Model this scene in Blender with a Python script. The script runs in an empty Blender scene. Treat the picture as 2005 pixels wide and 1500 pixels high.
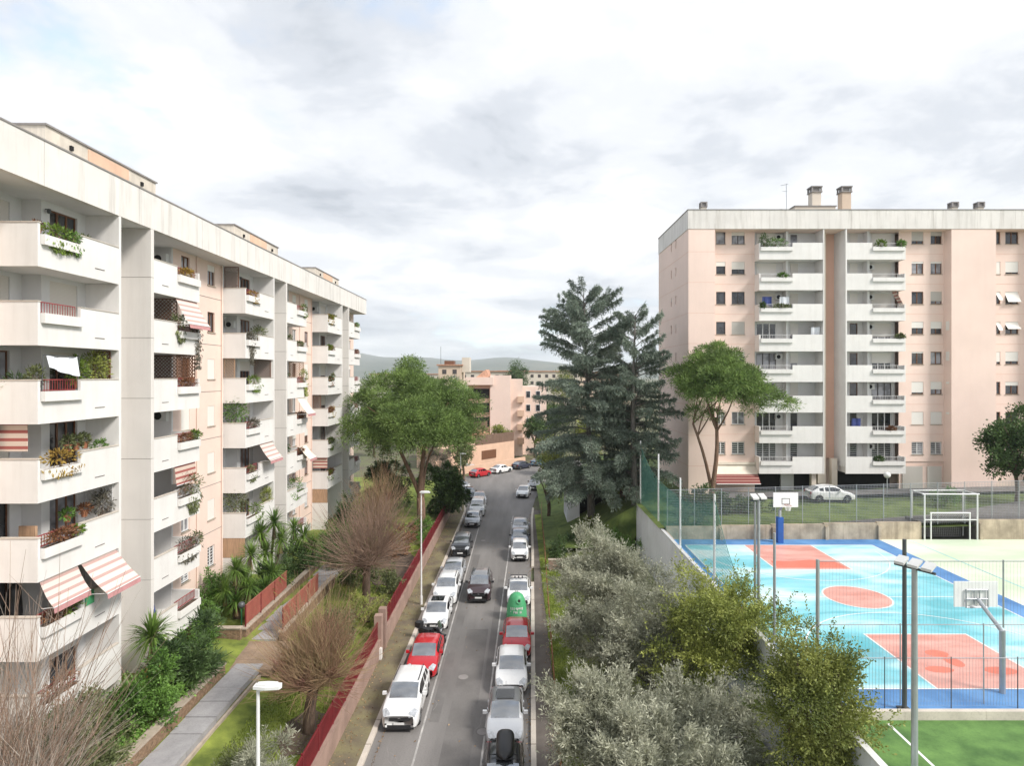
import bpy, math, random
import numpy as np
from mathutils import Vector
R = math.radians
sc = bpy.context.scene
C = sc.collection
random.seed(7)
rng = np.random.default_rng(7)

# ------------------------------------------------------------------ camera
cam_d = bpy.data.cameras.new('camera')
cam = bpy.data.objects.new('camera', cam_d)
C.objects.link(cam)
cam.location = (0, 0, 17)
cam.rotation_euler = (R(90), 0, 0)
cam_d.sensor_width = 36
cam_d.lens = 36 * 1200 / 2005
cam_d.shift_x = -12.5 / 2005
cam_d.shift_y = -15 / 2005
cam_d.clip_start = 0.3
cam_d.clip_end = 20000
sc.camera = cam

# ------------------------------------------------------------------ world, sun, exposure
SUN_EL = R(42)
SUN_AZ = math.atan2(0.86, -0.51)          # towards +X and behind the camera
world = bpy.data.worlds.new('World')
sc.world = world
world.use_nodes = True
wn = world.node_tree.nodes
wl = world.node_tree.links
wn.clear()


def wnode(t, **kw):
    n = wn.new(t)
    for k, v in kw.items():
        setattr(n, k, v)
    return n


def wmath(op, a, b=None, clamp=False):
    n = wnode('ShaderNodeMath', operation=op, use_clamp=clamp)
    for i, x in enumerate((a, b)):
        if x is None:
            continue
        if isinstance(x, (int, float)):
            n.inputs[i].default_value = x
        else:
            wl.new(x, n.inputs[i])
    return n.outputs[0]


w_out = wnode('ShaderNodeOutputWorld')
w_bg = wnode('ShaderNodeBackground')
w_bg.inputs['Strength'].default_value = 0.1
SC = 0.75
SH = (25.2, 31.3)
CV = (6.3, 6.6)
w_sky = wnode('ShaderNodeTexSky', sky_type='NISHITA', sun_disc=False)
w_sky.sun_elevation = SUN_EL
w_sky.sun_rotation = SUN_AZ
w_tc = wnode('ShaderNodeTexCoord')
w_sep = wnode('ShaderNodeSeparateXYZ')
wl.new(w_tc.outputs['Generated'], w_sep.inputs[0])
w_den = wmath('ADD', wmath('MAXIMUM', w_sep.outputs['Z'], 0.0), 0.16)
w_cmb = wnode('ShaderNodeCombineXYZ')
wl.new(wmath('DIVIDE', w_sep.outputs['X'], w_den), w_cmb.inputs[0])
wl.new(wmath('DIVIDE', w_sep.outputs['Y'], w_den), w_cmb.inputs[1])


def wnoise(off, scale, detail, rough, dist):
    m = wnode('ShaderNodeMapping')
    m.inputs['Location'].default_value = off
    wl.new(w_cmb.outputs[0], m.inputs['Vector'])
    n = wnode('ShaderNodeTexNoise')
    n.inputs['Scale'].default_value = scale
    n.inputs['Detail'].default_value = detail
    n.inputs['Roughness'].default_value = rough
    n.inputs['Distortion'].default_value = dist
    wl.new(m.outputs[0], n.inputs['Vector'])
    return n.outputs[0]


def wramp(fac, stops):
    r = wnode('ShaderNodeValToRGB')
    r.color_ramp.interpolation = 'EASE'
    e = r.color_ramp.elements
    while len(e) < len(stops):
        e.new(0.5)
    for i, (p, c) in enumerate(stops):
        e[i].position = p
        e[i].color = (*c, 1)
    wl.new(fac, r.inputs[0])
    return r.outputs[0]


w_shade = wnoise((SH[0], SH[1], 0.0), SC, 5, 0.5, 0.15)
w_fine = wnoise((9.3, 5.2, 2.0), 1.9, 10, 0.62, 0.25)
w_low = wmath('MULTIPLY', wmath('SUBTRACT', 1.0, wmath('DIVIDE', wmath('MAXIMUM', w_sep.outputs['Z'], 0.0), 0.14), True), 0.07)   # paler veil low over the horizon
w_mixn = wmath('ADD', wmath('ADD', wmath('MULTIPLY', w_shade, 0.58), wmath('MULTIPLY', w_fine, 0.42)), w_low)
w_cloud = wramp(w_mixn, [(0.385, (0.45, 0.485, 0.535)), (0.45, (0.585, 0.615, 0.665)), (0.51, (0.715, 0.735, 0.77)), (0.565, (0.82, 0.83, 0.85)), (0.635, (1.0, 1.0, 1.0))])
w_cmix = wmath('ADD', wmath('MULTIPLY', wnoise((CV[0], CV[1], 0.0), 0.5, 4, 0.5, 0.2), 0.65), wmath('MULTIPLY', w_fine, 0.35))
w_cov = wramp(w_cmix, [(0.36, (0, 0, 0)), (0.46, (1, 1, 1))])
w_cl5 = wnode('ShaderNodeVectorMath', operation='SCALE')
wl.new(w_cloud, w_cl5.inputs[0])
w_cl5.inputs['Scale'].default_value = 3.35
w_hz = wnode('ShaderNodeMix', data_type='RGBA')            # thin bright veil in front of the blue
w_hz.inputs[0].default_value = 0.5
wl.new(w_sky.outputs[0], w_hz.inputs[6])
w_hz.inputs[7].default_value = (1.95, 2.4, 2.9, 1)
w_mix = wnode('ShaderNodeMix', data_type='RGBA')
wl.new(w_cov, w_mix.inputs[0])
wl.new(w_hz.outputs[2], w_mix.inputs[6])
wl.new(w_cl5.outputs[0], w_mix.inputs[7])
wl.new(w_mix.outputs[2], w_bg.inputs['Color'])
wl.new(w_bg.outputs[0], w_out.inputs['Surface'])

sun_d = bpy.data.lights.new('sun', 'SUN')
sun_d.energy = 1.1
sun_d.angle = R(16)
sun_d.color = (1.0, 0.955, 0.89)
sun = bpy.data.objects.new('sun', sun_d)
C.objects.link(sun)
sun.location = (60, -50, 90)
sd = Vector((math.sin(SUN_AZ) * math.cos(SUN_EL), math.cos(SUN_AZ) * math.cos(SUN_EL), math.sin(SUN_EL)))
sun.rotation_euler = sd.to_track_quat('Z', 'Y').to_euler()

sc.view_settings.view_transform = 'Standard'
sc.view_settings.look = 'None'
sc.view_settings.gamma = 1.0
world.cycles.sampling_method = 'MANUAL'
world.cycles.sample_map_resolution = 256
sc.view_settings.use_curve_mapping = False
sc.view_settings.exposure = 2.0
sc.render.engine = 'CYCLES'
sc.cycles.use_denoising = True
sc.cycles.max_bounces = 6
sc.cycles.diffuse_bounces = 3
sc.cycles.glossy_bounces = 3
sc.cycles.transmission_bounces = 4
sc.cycles.volume_bounces = 2
sc.cycles.transparent_max_bounces = 8


# ------------------------------------------------------------------ materials
def M(name, col, rough=0.65, var=0.1, scale=1.5, bump=0.0, bscale=30.0, metal=0.0, streak=0.0, streak_col=None,
      col2=None, coat=0.0, ior=1.45, leaf=0.0, detail=6.0, stretch=(1, 1, 1), speck=0.0):
    m = bpy.data.materials.new(name)
    m.use_nodes = True
    nt = m.node_tree
    n, l = nt.nodes, nt.links
    b = n['Principled BSDF']
    b.inputs['Roughness'].default_value = rough
    b.inputs['Metallic'].default_value = metal
    b.inputs['IOR'].default_value = ior
    b.inputs['Coat Weight'].default_value = coat
    b.inputs['Coat Roughness'].default_value = 0.06
    tc = n.new('ShaderNodeTexCoord')
    mp = n.new('ShaderNodeMapping')
    mp.inputs['Scale'].default_value = stretch
    l.new(tc.outputs['Object'], mp.inputs['Vector'])
    ns = n.new('ShaderNodeTexNoise')
    ns.inputs['Scale'].default_value = scale
    ns.inputs['Detail'].default_value = detail
    ns.inputs['Roughness'].default_value = 0.6
    l.new(mp.outputs[0], ns.inputs['Vector'])
    rp = n.new('ShaderNodeValToRGB')
    c1 = [max(0, x * (1 - var)) for x in col]
    c2 = col2 if col2 else [min(1, x * (1 + var)) for x in col]
    rp.color_ramp.elements[0].position = 0.34
    rp.color_ramp.elements[1].position = 0.66
    rp.color_ramp.elements[0].color = (*c1, 1)
    rp.color_ramp.elements[1].color = (*c2, 1)
    l.new(ns.outputs[0], rp.inputs[0])
    out = rp.outputs[0]

    def mixin(fac, colr):
        nonlocal out
        x = n.new('ShaderNodeMix')
        x.data_type = 'RGBA'
        l.new(fac, x.inputs[0])
        l.new(out, x.inputs[6])
        x.inputs[7].default_value = (*colr, 1)
        out = x.outputs[2]
    if streak:
        mp2 = n.new('ShaderNodeMapping')
        mp2.inputs['Scale'].default_value = (2.2, 2.2, 0.16)
        l.new(tc.outputs['Object'], mp2.inputs['Vector'])
        n2 = n.new('ShaderNodeTexNoise')
        n2.inputs['Scale'].default_value = 1.0
        n2.inputs['Detail'].default_value = 7
        n2.inputs['Roughness'].default_value = 0.7
        l.new(mp2.outputs[0], n2.inputs['Vector'])
        r2 = n.new('ShaderNodeMapRange')
        r2.inputs['From Min'].default_value = 0.48
        r2.inputs['From Max'].default_value = 0.78
        r2.inputs['To Max'].default_value = streak
        l.new(n2.outputs[0], r2.inputs[0])
        mixin(r2.outputs[0], streak_col or tuple(x * 0.45 for x in col))
    if speck:
        n3 = n.new('ShaderNodeTexNoise')
        n3.inputs['Scale'].default_value = 14.0
        n3.inputs['Detail'].default_value = 3
        l.new(tc.outputs['Object'], n3.inputs['Vector'])
        r3 = n.new('ShaderNodeMapRange')
        r3.inputs['From Min'].default_value = 0.5
        r3.inputs['From Max'].default_value = 0.75
        r3.inputs['To Max'].default_value = speck
        l.new(n3.outputs[0], r3.inputs[0])
        mixin(r3.outputs[0], tuple(x * 0.5 for x in col))
    if leaf:
        at = n.new('ShaderNodeAttribute')
        at.attribute_name = 'rnd'
        hs = n.new('ShaderNodeHueSaturation')
        mr = n.new('ShaderNodeMapRange')
        mr.inputs['To Min'].default_value = 0.62
        mr.inputs['To Max'].default_value = 1.4
        l.new(at.outputs['Fac'], mr.inputs[0])
        l.new(mr.outputs[0], hs.inputs['Value'])
        l.new(out, hs.inputs['Color'])
        out = hs.outputs[0]
    l.new(out, b.inputs['Base Color'])
    if leaf:
        tr = n.new('ShaderNodeBsdfTranslucent')
        l.new(out, tr.inputs['Color'])
        ms = n.new('ShaderNodeMixShader')
        ms.inputs[0].default_value = leaf
        l.new(b.outputs[0], ms.inputs[1])
        l.new(tr.outputs[0], ms.inputs[2])
        l.new(ms.outputs[0], n['Material Output'].inputs['Surface'])
    if bump:
        nb = n.new('ShaderNodeTexNoise')
        nb.inputs['Scale'].default_value = bscale
        nb.inputs['Detail'].default_value = 4
        l.new(tc.outputs['Object'], nb.inputs['Vector'])
        bp = n.new('ShaderNodeBump')
        bp.inputs['Strength'].default_value = bump
        bp.inputs['Distance'].default_value = 0.03
        l.new(nb.outputs[0], bp.inputs['Height'])
        l.new(bp.outputs[0], b.inputs['Normal'])
    return m


def stripe_mat(name, ca, cb, axis, freq, rough=0.8, thr=0.5):
    m = bpy.data.materials.new(name)
    m.use_nodes = True
    n, l = m.node_tree.nodes, m.node_tree.links
    b = n['Principled BSDF']
    b.inputs['Roughness'].default_value = rough
    tc = n.new('ShaderNodeTexCoord')
    sp = n.new('ShaderNodeSeparateXYZ')
    l.new(tc.outputs['Object'], sp.inputs[0])
    mu = n.new('ShaderNodeMath'); mu.operation = 'MULTIPLY'; mu.inputs[1].default_value = freq
    l.new(sp.outputs[axis], mu.inputs[0])
    fr = n.new('ShaderNodeMath'); fr.operation = 'FRACT'
    l.new(mu.outputs[0], fr.inputs[0])
    gt = n.new('ShaderNodeMath'); gt.operation = 'GREATER_THAN'; gt.inputs[1].default_value = thr
    l.new(fr.outputs[0], gt.inputs[0])
    x = n.new('ShaderNodeMix'); x.data_type = 'RGBA'
    l.new(gt.outputs[0], x.inputs[0])
    x.inputs[6].default_value = (*ca, 1)
    x.inputs[7].default_value = (*cb, 1)
    l.new(x.outputs[2], b.inputs['Base Color'])
    return m


def glass_mat(name, col, ior, rough=0.04):
    m = bpy.data.materials.new(name)
    m.use_nodes = True
    b = m.node_tree.nodes['Principled BSDF']
    n, l = m.node_tree.nodes, m.node_tree.links
    tc = n.new('ShaderNodeTexCoord')
    ns = n.new('ShaderNodeTexNoise')
    ns.inputs['Scale'].default_value = 1.1
    l.new(tc.outputs['Object'], ns.inputs['Vector'])
    rp = n.new('ShaderNodeValToRGB')
    rp.color_ramp.elements[0].position = 0.4
    rp.color_ramp.elements[1].position = 0.62
    rp.color_ramp.elements[0].color = (*[x * 0.55 for x in col], 1)
    rp.color_ramp.elements[1].color = (*[x * 1.5 for x in col], 1)
    l.new(ns.outputs[0], rp.inputs[0])
    l.new(rp.outputs[0], b.inputs['Base Color'])
    b.inputs['Roughness'].default_value = rough
    b.inputs['IOR'].default_value = ior
    return m


mt = {}
mt['white'] = M('white_render', (0.755, 0.735, 0.71), 0.75, 0.05, 0.5, streak=0.3, streak_col=(0.5, 0.47, 0.43))
mt['fascia'] = M('fascia_concrete', (0.72, 0.69, 0.655), 0.8, 0.06, 0.4, streak=0.75, streak_col=(0.42, 0.39, 0.35))
mt['fin'] = M('fin_concrete', (0.70, 0.665, 0.63), 0.8, 0.04, 0.5, streak=0.3, streak_col=(0.50, 0.46, 0.42))
mt['loggia'] = M('loggia_render', (0.70, 0.69, 0.68), 0.8, 0.05, 0.6)
mt['pink'] = M('pink_render', (0.79, 0.62, 0.535), 0.8, 0.05, 0.5, streak=0.15, streak_col=(0.60, 0.42, 0.34))
mt['salmon'] = M('salmon_render', (0.81, 0.635, 0.555), 0.8, 0.05, 0.25, streak=0.2, streak_col=(0.70, 0.51, 0.43))
mt['salmon_deep'] = M('deep_salmon_render', (0.70, 0.44, 0.34), 0.8, 0.06, 0.3)
mt['beige'] = M('beige_render', (0.66, 0.58, 0.49), 0.8, 0.05, 0.4)
mt['orange'] = M('orange_render', (0.66, 0.45, 0.33), 0.85, 0.08, 0.5, streak=0.2, streak_col=(0.5, 0.28, 0.17))
mt['roofblock'] = M('roof_block_render', (0.62, 0.56, 0.48), 0.85, 0.15, 0.7, streak=0.6, streak_col=(0.35, 0.31, 0.26))
mt['roofpeach'] = M('roof_block_peach', (0.68, 0.46, 0.33), 0.85, 0.08, 0.7, streak=0.3)
mt['coping'] = M('coping_metal', (0.26, 0.24, 0.23), 0.6, 0.1, 2)
mt['joint'] = M('joint_dark', (0.20, 0.18, 0.17), 0.9, 0.1, 2)
mt['roof'] = M('roof_felt', (0.30, 0.29, 0.28), 0.9, 0.15, 0.6)
mt['wood'] = M('brown_wood', (0.16, 0.07, 0.035), 0.55, 0.25, 4, stretch=(6, 6, 0.6))
mt['woodpale'] = M('pale_wood', (0.42, 0.27, 0.17), 0.65, 0.2, 3, stretch=(6, 6, 0.6))
mt['frame_white'] = M('white_frame', (0.78, 0.78, 0.77), 0.4, 0.03, 2)
mt['frame_dark'] = M('dark_frame', (0.07, 0.06, 0.06), 0.4, 0.1, 2)
mt['shutter'] = stripe_mat('roller_shutter', (0.70, 0.66, 0.60), (0.58, 0.54, 0.49), 'Z', 18, 0.6, 0.72)
mt['shutter_grey'] = stripe_mat('roller_shutter_grey', (0.50, 0.47, 0.43), (0.40, 0.38, 0.35), 'Z', 18, 0.6, 0.72)
mt['shutter_white'] = stripe_mat('roller_shutter_white', (0.80, 0.77, 0.72), (0.68, 0.65, 0.60), 'Z', 18, 0.6, 0.72)
mt['glass'] = glass_mat('window_glass', (0.035, 0.038, 0.045), 1.7)
mt['glass_curtain'] = glass_mat('curtained_glass', (0.26, 0.26, 0.28), 1.6, 0.08)
mt['car_glass'] = glass_mat('car_glass', (0.09, 0.10, 0.115), 3.2, 0.05)
mt['car_side_glass'] = glass_mat('car_side_glass', (0.012, 0.013, 0.015), 1.7, 0.03)
mt['red_rail'] = M('red_railing_paint', (0.30, 0.055, 0.055), 0.5, 0.15, 3)
mt['white_rail'] = M('pale_railing_paint', (0.62, 0.61, 0.6), 0.5, 0.06, 3)
mt['soil'] = M('planter_soil', (0.10, 0.07, 0.05), 0.95, 0.3, 5)
mt['terracotta'] = M('terracotta', (0.36, 0.15, 0.08), 0.8, 0.15, 4)
mt['awning'] = stripe_mat('striped_awning', (0.62, 0.50, 0.42), (0.34, 0.10, 0.085), 'Z', 3.3, 0.85, 0.6)
mt['awning_pale'] = stripe_mat('pale_striped_awning', (0.66, 0.58, 0.52), (0.47, 0.31, 0.28), 'Z', 3.6, 0.85, 0.62)
mt['awning_red'] = stripe_mat('red_striped_awning', (0.42, 0.24, 0.20), (0.20, 0.05, 0.045), 'Z', 4.2, 0.85, 0.3)
mt['awning_valance'] = M('awning_valance', (0.50, 0.25, 0.25), 0.85, 0.1, 3)
mt['canvas'] = M('cream_canvas', (0.75, 0.68, 0.58), 0.85, 0.05, 2)
mt['cloth'] = M('white_cloth', (0.72, 0.74, 0.78), 0.9, 0.06, 3)
mt['blue_cloth'] = M('blue_cloth', (0.05, 0.07, 0.22), 0.9, 0.2, 3)
mt['aircon'] = M('air_conditioner_casing', (0.62, 0.62, 0.60), 0.5, 0.05, 3)
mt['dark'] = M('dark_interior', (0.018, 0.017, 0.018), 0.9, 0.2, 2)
mt['asphalt'] = M('asphalt', (0.195, 0.183, 0.175), 0.82, 0.22, 0.22, bump=0.25, bscale=60, speck=0.35, stretch=(2.2, 0.28, 1), detail=9)
mt['asphalt2'] = M('asphalt_patch', (0.165, 0.155, 0.148), 0.85, 0.16, 0.6, bump=0.3, bscale=60, speck=0.4)
mt['paint'] = M('road_paint', (0.46, 0.44, 0.42), 0.7, 0.25, 1.6, speck=0.5)
mt['paint_white'] = M('white_line_paint', (0.80, 0.80, 0.78), 0.6, 0.05, 2)
mt['kerb'] = M('kerb_stone', (0.58, 0.52, 0.45), 0.85, 0.1, 1.2, speck=0.3)
mt['pave_moss'] = M('mossy_pavement', (0.20, 0.160, 0.120), 0.92, 0.28, 0.7, bump=0.4, bscale=30, col2=(0.23, 0.205, 0.105), speck=0.4)
mt['pave'] = M('worn_pavement', (0.165, 0.138, 0.118), 0.92, 0.25, 0.8, bump=0.4, bscale=30, speck=0.4, col2=(0.18, 0.155, 0.135))
mt['streetwall'] = M('street_wall_render', (0.33, 0.225, 0.185), 0.9, 0.18, 0.8, bump=0.3, streak=0.35, streak_col=(0.24, 0.16, 0.12))
mt['red_fence'] = M('oxide_red_fence', (0.17, 0.017, 0.022), 0.55, 0.2, 2)
mt['red_panel'] = M('orange_red_panel', (0.36, 0.12, 0.09), 0.5, 0.12, 2)
mt['lawn'] = M('lawn', (0.13, 0.18, 0.032), 0.95, 0.35, 0.8, bump=0.6, bscale=40, col2=(0.26, 0.31, 0.055))
mt['lawn2'] = M('bank_grass', (0.085, 0.135, 0.035), 0.95, 0.3, 0.6, bump=0.6, bscale=30, col2=(0.15, 0.20, 0.05))
mt['ground'] = M('dry_ground', (0.15, 0.12, 0.09), 0.95, 0.25, 0.3, bump=0.4, col2=(0.14, 0.16, 0.07))
mt['dirt'] = M('bare_dirt', (0.09, 0.065, 0.05), 0.95, 0.3, 1.2, bump=0.6)
mt['path_grey'] = M('grey_path_slab', (0.34, 0.33, 0.335), 0.85, 0.12, 1.5, speck=0.35)
mt['path_brown'] = M('brown_path_slab', (0.28, 0.20, 0.14), 0.85, 0.2, 1.2, speck=0.35)
mt['brick'] = M('old_brick', (0.25, 0.165, 0.105), 0.9, 0.3, 6, bump=0.5)
mt['brick_cap'] = M('stone_cap', (0.42, 0.35, 0.28), 0.9, 0.15, 2)
mt['retain'] = M('grey_retaining_panel', (0.82, 0.83, 0.88), 0.8, 0.06, 0.5, streak=0.3, streak_col=(0.62, 0.63, 0.68))
mt['stainwall'] = M('stained_concrete', (0.42, 0.35, 0.26), 0.9, 0.3, 0.8, streak=0.85, streak_col=(0.15, 0.12, 0.09))
mt['metal'] = M('galvanised_metal', (0.42, 0.44, 0.46), 0.45, 0.1, 2, metal=0.5)
mt['metal_white'] = M('white_painted_steel', (0.72, 0.72, 0.71), 0.45, 0.05, 2)
mt['metal_dark'] = M('dark_steel', (0.10, 0.105, 0.11), 0.5, 0.1, 2, metal=0.3)
mt['wire'] = M('fence_wire', (0.36, 0.37, 0.39), 0.6, 0.1, 2)
mt['net'] = M('green_net', (0.060, 0.170, 0.140), 0.8, 0.15, 2)
mt['blue_court'] = M('blue_court_border', (0.055, 0.21, 0.50), 0.45, 0.2, 0.4, col2=(0.13, 0.31, 0.60))
mt['salmon_court'] = M('coral_court_key', (0.66, 0.28, 0.23), 0.45, 0.1, 0.9, speck=0.22, streak=0.25, streak_col=(0.55, 0.33, 0.29), col2=(0.78, 0.43, 0.37), stretch=(0.4, 1.2, 1))
mt['coral_dark'] = M('coral_deep_band', (0.70, 0.19, 0.13), 0.45, 0.1, 0.6)  # deeper coral for the band and blots on the keys
mt['blue_pad'] = M('blue_post_padding', (0.02, 0.10, 0.36), 0.6, 0.12, 2)
mt['green_pitch'] = M('artificial_turf', (0.085, 0.19, 0.05), 0.9, 0.25, 0.9, speck=0.3, bump=0.5, bscale=60, col2=(0.15, 0.285, 0.075))
mt['bark'] = M('bark', (0.13, 0.09, 0.065), 0.95, 0.35, 3, bump=0.8, bscale=14, stretch=(3, 3, 0.6))
mt['bark_pine'] = M('pine_bark', (0.20, 0.125, 0.085), 0.95, 0.35, 3, bump=0.8, bscale=12, stretch=(3, 3, 0.6))
mt['bark_grey'] = M('grey_bark', (0.16, 0.145, 0.13), 0.95, 0.35, 3, bump=0.8, bscale=12, stretch=(3, 3, 0.6))
mt['twig'] = M('bare_twig', (0.25, 0.17, 0.125), 0.85, 0.25, 2)
mt['twig_red'] = M('reddish_twig', (0.29, 0.135, 0.105), 0.85, 0.25, 0.9, col2=(0.33, 0.26, 0.13))
mt['twig_pale'] = M('pale_twig', (0.36, 0.305, 0.26), 0.85, 0.25, 2)
mt['plate'] = M('number_plate', (0.75, 0.75, 0.74), 0.4, 0.02, 2)
mt['tyre'] = M('tyre_rubber', (0.02, 0.02, 0.021), 0.85, 0.15, 6)
mt['rim'] = M('alloy_rim', (0.42, 0.43, 0.44), 0.35, 0.1, 3, metal=0.7)
mt['trim'] = M('black_plastic_trim', (0.022, 0.022, 0.024), 0.5, 0.15, 5)
mt['lamp'] = M('headlight_lens', (0.42, 0.44, 0.47), 0.1, 0.3, 9, ior=1.8)
mt['tail'] = M('tail_light', (0.35, 0.02, 0.02), 0.2, 0.1, 5)
mt['bin_green'] = M('green_bin_shell', (0.075, 0.36, 0.16), 0.45, 0.12, 1.5)
mt['seat_dark'] = M('black_vinyl', (0.02, 0.02, 0.022), 0.4, 0.1, 4)
mt['chrome'] = M('chrome', (0.6, 0.6, 0.62), 0.2, 0.05, 4, metal=1.0)
mt['tiles'] = M('clay_roof_tiles', (0.44, 0.24, 0.16), 0.9, 0.25, 2.5)
mt['fencewood'] = M('weathered_slats', (0.20, 0.13, 0.095), 0.85, 0.25, 2, stretch=(6, 6, 0.4))
mt['hill'] = M('far_hill', (0.060, 0.085, 0.050), 1.0, 0.3, 0.004, col2=(0.12, 0.12, 0.08))
mt['farhouse'] = M('far_house_render', (0.62, 0.49, 0.38), 0.9, 0.1, 0.1)
mt['farhouse2'] = M('far_house_pale', (0.62, 0.56, 0.48), 0.9, 0.1, 0.1)


def paint_mat(name, col, metal=0.0):
    return M(name, col, 0.32, 0.03, 2.0, coat=0.7, metal=metal)


paints = {
    'white': paint_mat('white_car_paint', (0.76, 0.76, 0.76)),
    'red': paint_mat('red_car_paint', (0.47, 0.012, 0.02)),
    'darkred': paint_mat('dark_aubergine_car_paint', (0.055, 0.03, 0.034), 0.2),
    'grey': paint_mat('grey_car_paint', (0.20, 0.205, 0.215), 0.3),
    'silver': paint_mat('silver_car_paint', (0.50, 0.51, 0.53), 0.3),
    'dark': paint_mat('charcoal_car_paint', (0.038, 0.040, 0.045), 0.2),
    'navy': paint_mat('navy_car_paint', (0.025, 0.03, 0.055), 0.2),
    'blue': paint_mat('steel_blue_car_paint', (0.10, 0.19, 0.27), 0.2),
    'bluegrey': paint_mat('blue_grey_car_paint', (0.28, 0.31, 0.38), 0.3),
}


def leafmat(name, col, col2, tr=0.25, scale=0.6, rough=0.6):
    return M(name, col, rough, 0.25, scale, col2=col2, leaf=tr, detail=3)


lf = {
    'pine': leafmat('pine_needles', (0.115, 0.185, 0.052), (0.265, 0.375, 0.110), 0.35),
    'cedar': leafmat('cedar_needles', (0.15, 0.20, 0.155), (0.31, 0.365, 0.29), 0.32),
    'olive': leafmat('olive_leaves', (0.31, 0.325, 0.23), (0.54, 0.54, 0.42), 0.36, 0.7),
    'yellow': leafmat('yellow_green_leaves', (0.21, 0.265, 0.065), (0.43, 0.46, 0.12), 0.3, 0.5),
    'laurel': leafmat('laurel_leaves', (0.13, 0.18, 0.048), (0.33, 0.35, 0.09), 0.25, 0.5),
    'dark': leafmat('dark_evergreen_leaves', (0.048, 0.092, 0.030), (0.115, 0.185, 0.058), 0.2, 0.5),
    'green': leafmat('shrub_leaves', (0.09, 0.19, 0.034), (0.19, 0.34, 0.068), 0.25),
    'bright': leafmat('bright_leaves', (0.115, 0.210, 0.030), (0.22, 0.31, 0.05), 0.3),
    'yucca': leafmat('yucca_blades', (0.085, 0.17, 0.034), (0.21, 0.32, 0.065), 0.25, 0.9, 0.45),
    'dull': leafmat('dull_hedge_leaves', (0.12, 0.15, 0.06), (0.21, 0.235, 0.10), 0.2),
    'rust': leafmat('rust_leaves', (0.20, 0.085, 0.05), (0.30, 0.155, 0.07), 0.25),
    'flower': leafmat('ochre_flowers', (0.34, 0.19, 0.04), (0.42, 0.30, 0.06), 0.25),
    'vine': leafmat('dry_hanging_vine', (0.135, 0.125, 0.095), (0.20, 0.185, 0.140), 0.2),
    'thatch': leafmat('dead_palm_leaves', (0.30, 0.19, 0.10), (0.42, 0.29, 0.16), 0.2),
    'grass': leafmat('grass_blades', (0.15, 0.21, 0.034), (0.30, 0.37, 0.065), 0.3),
}


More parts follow.
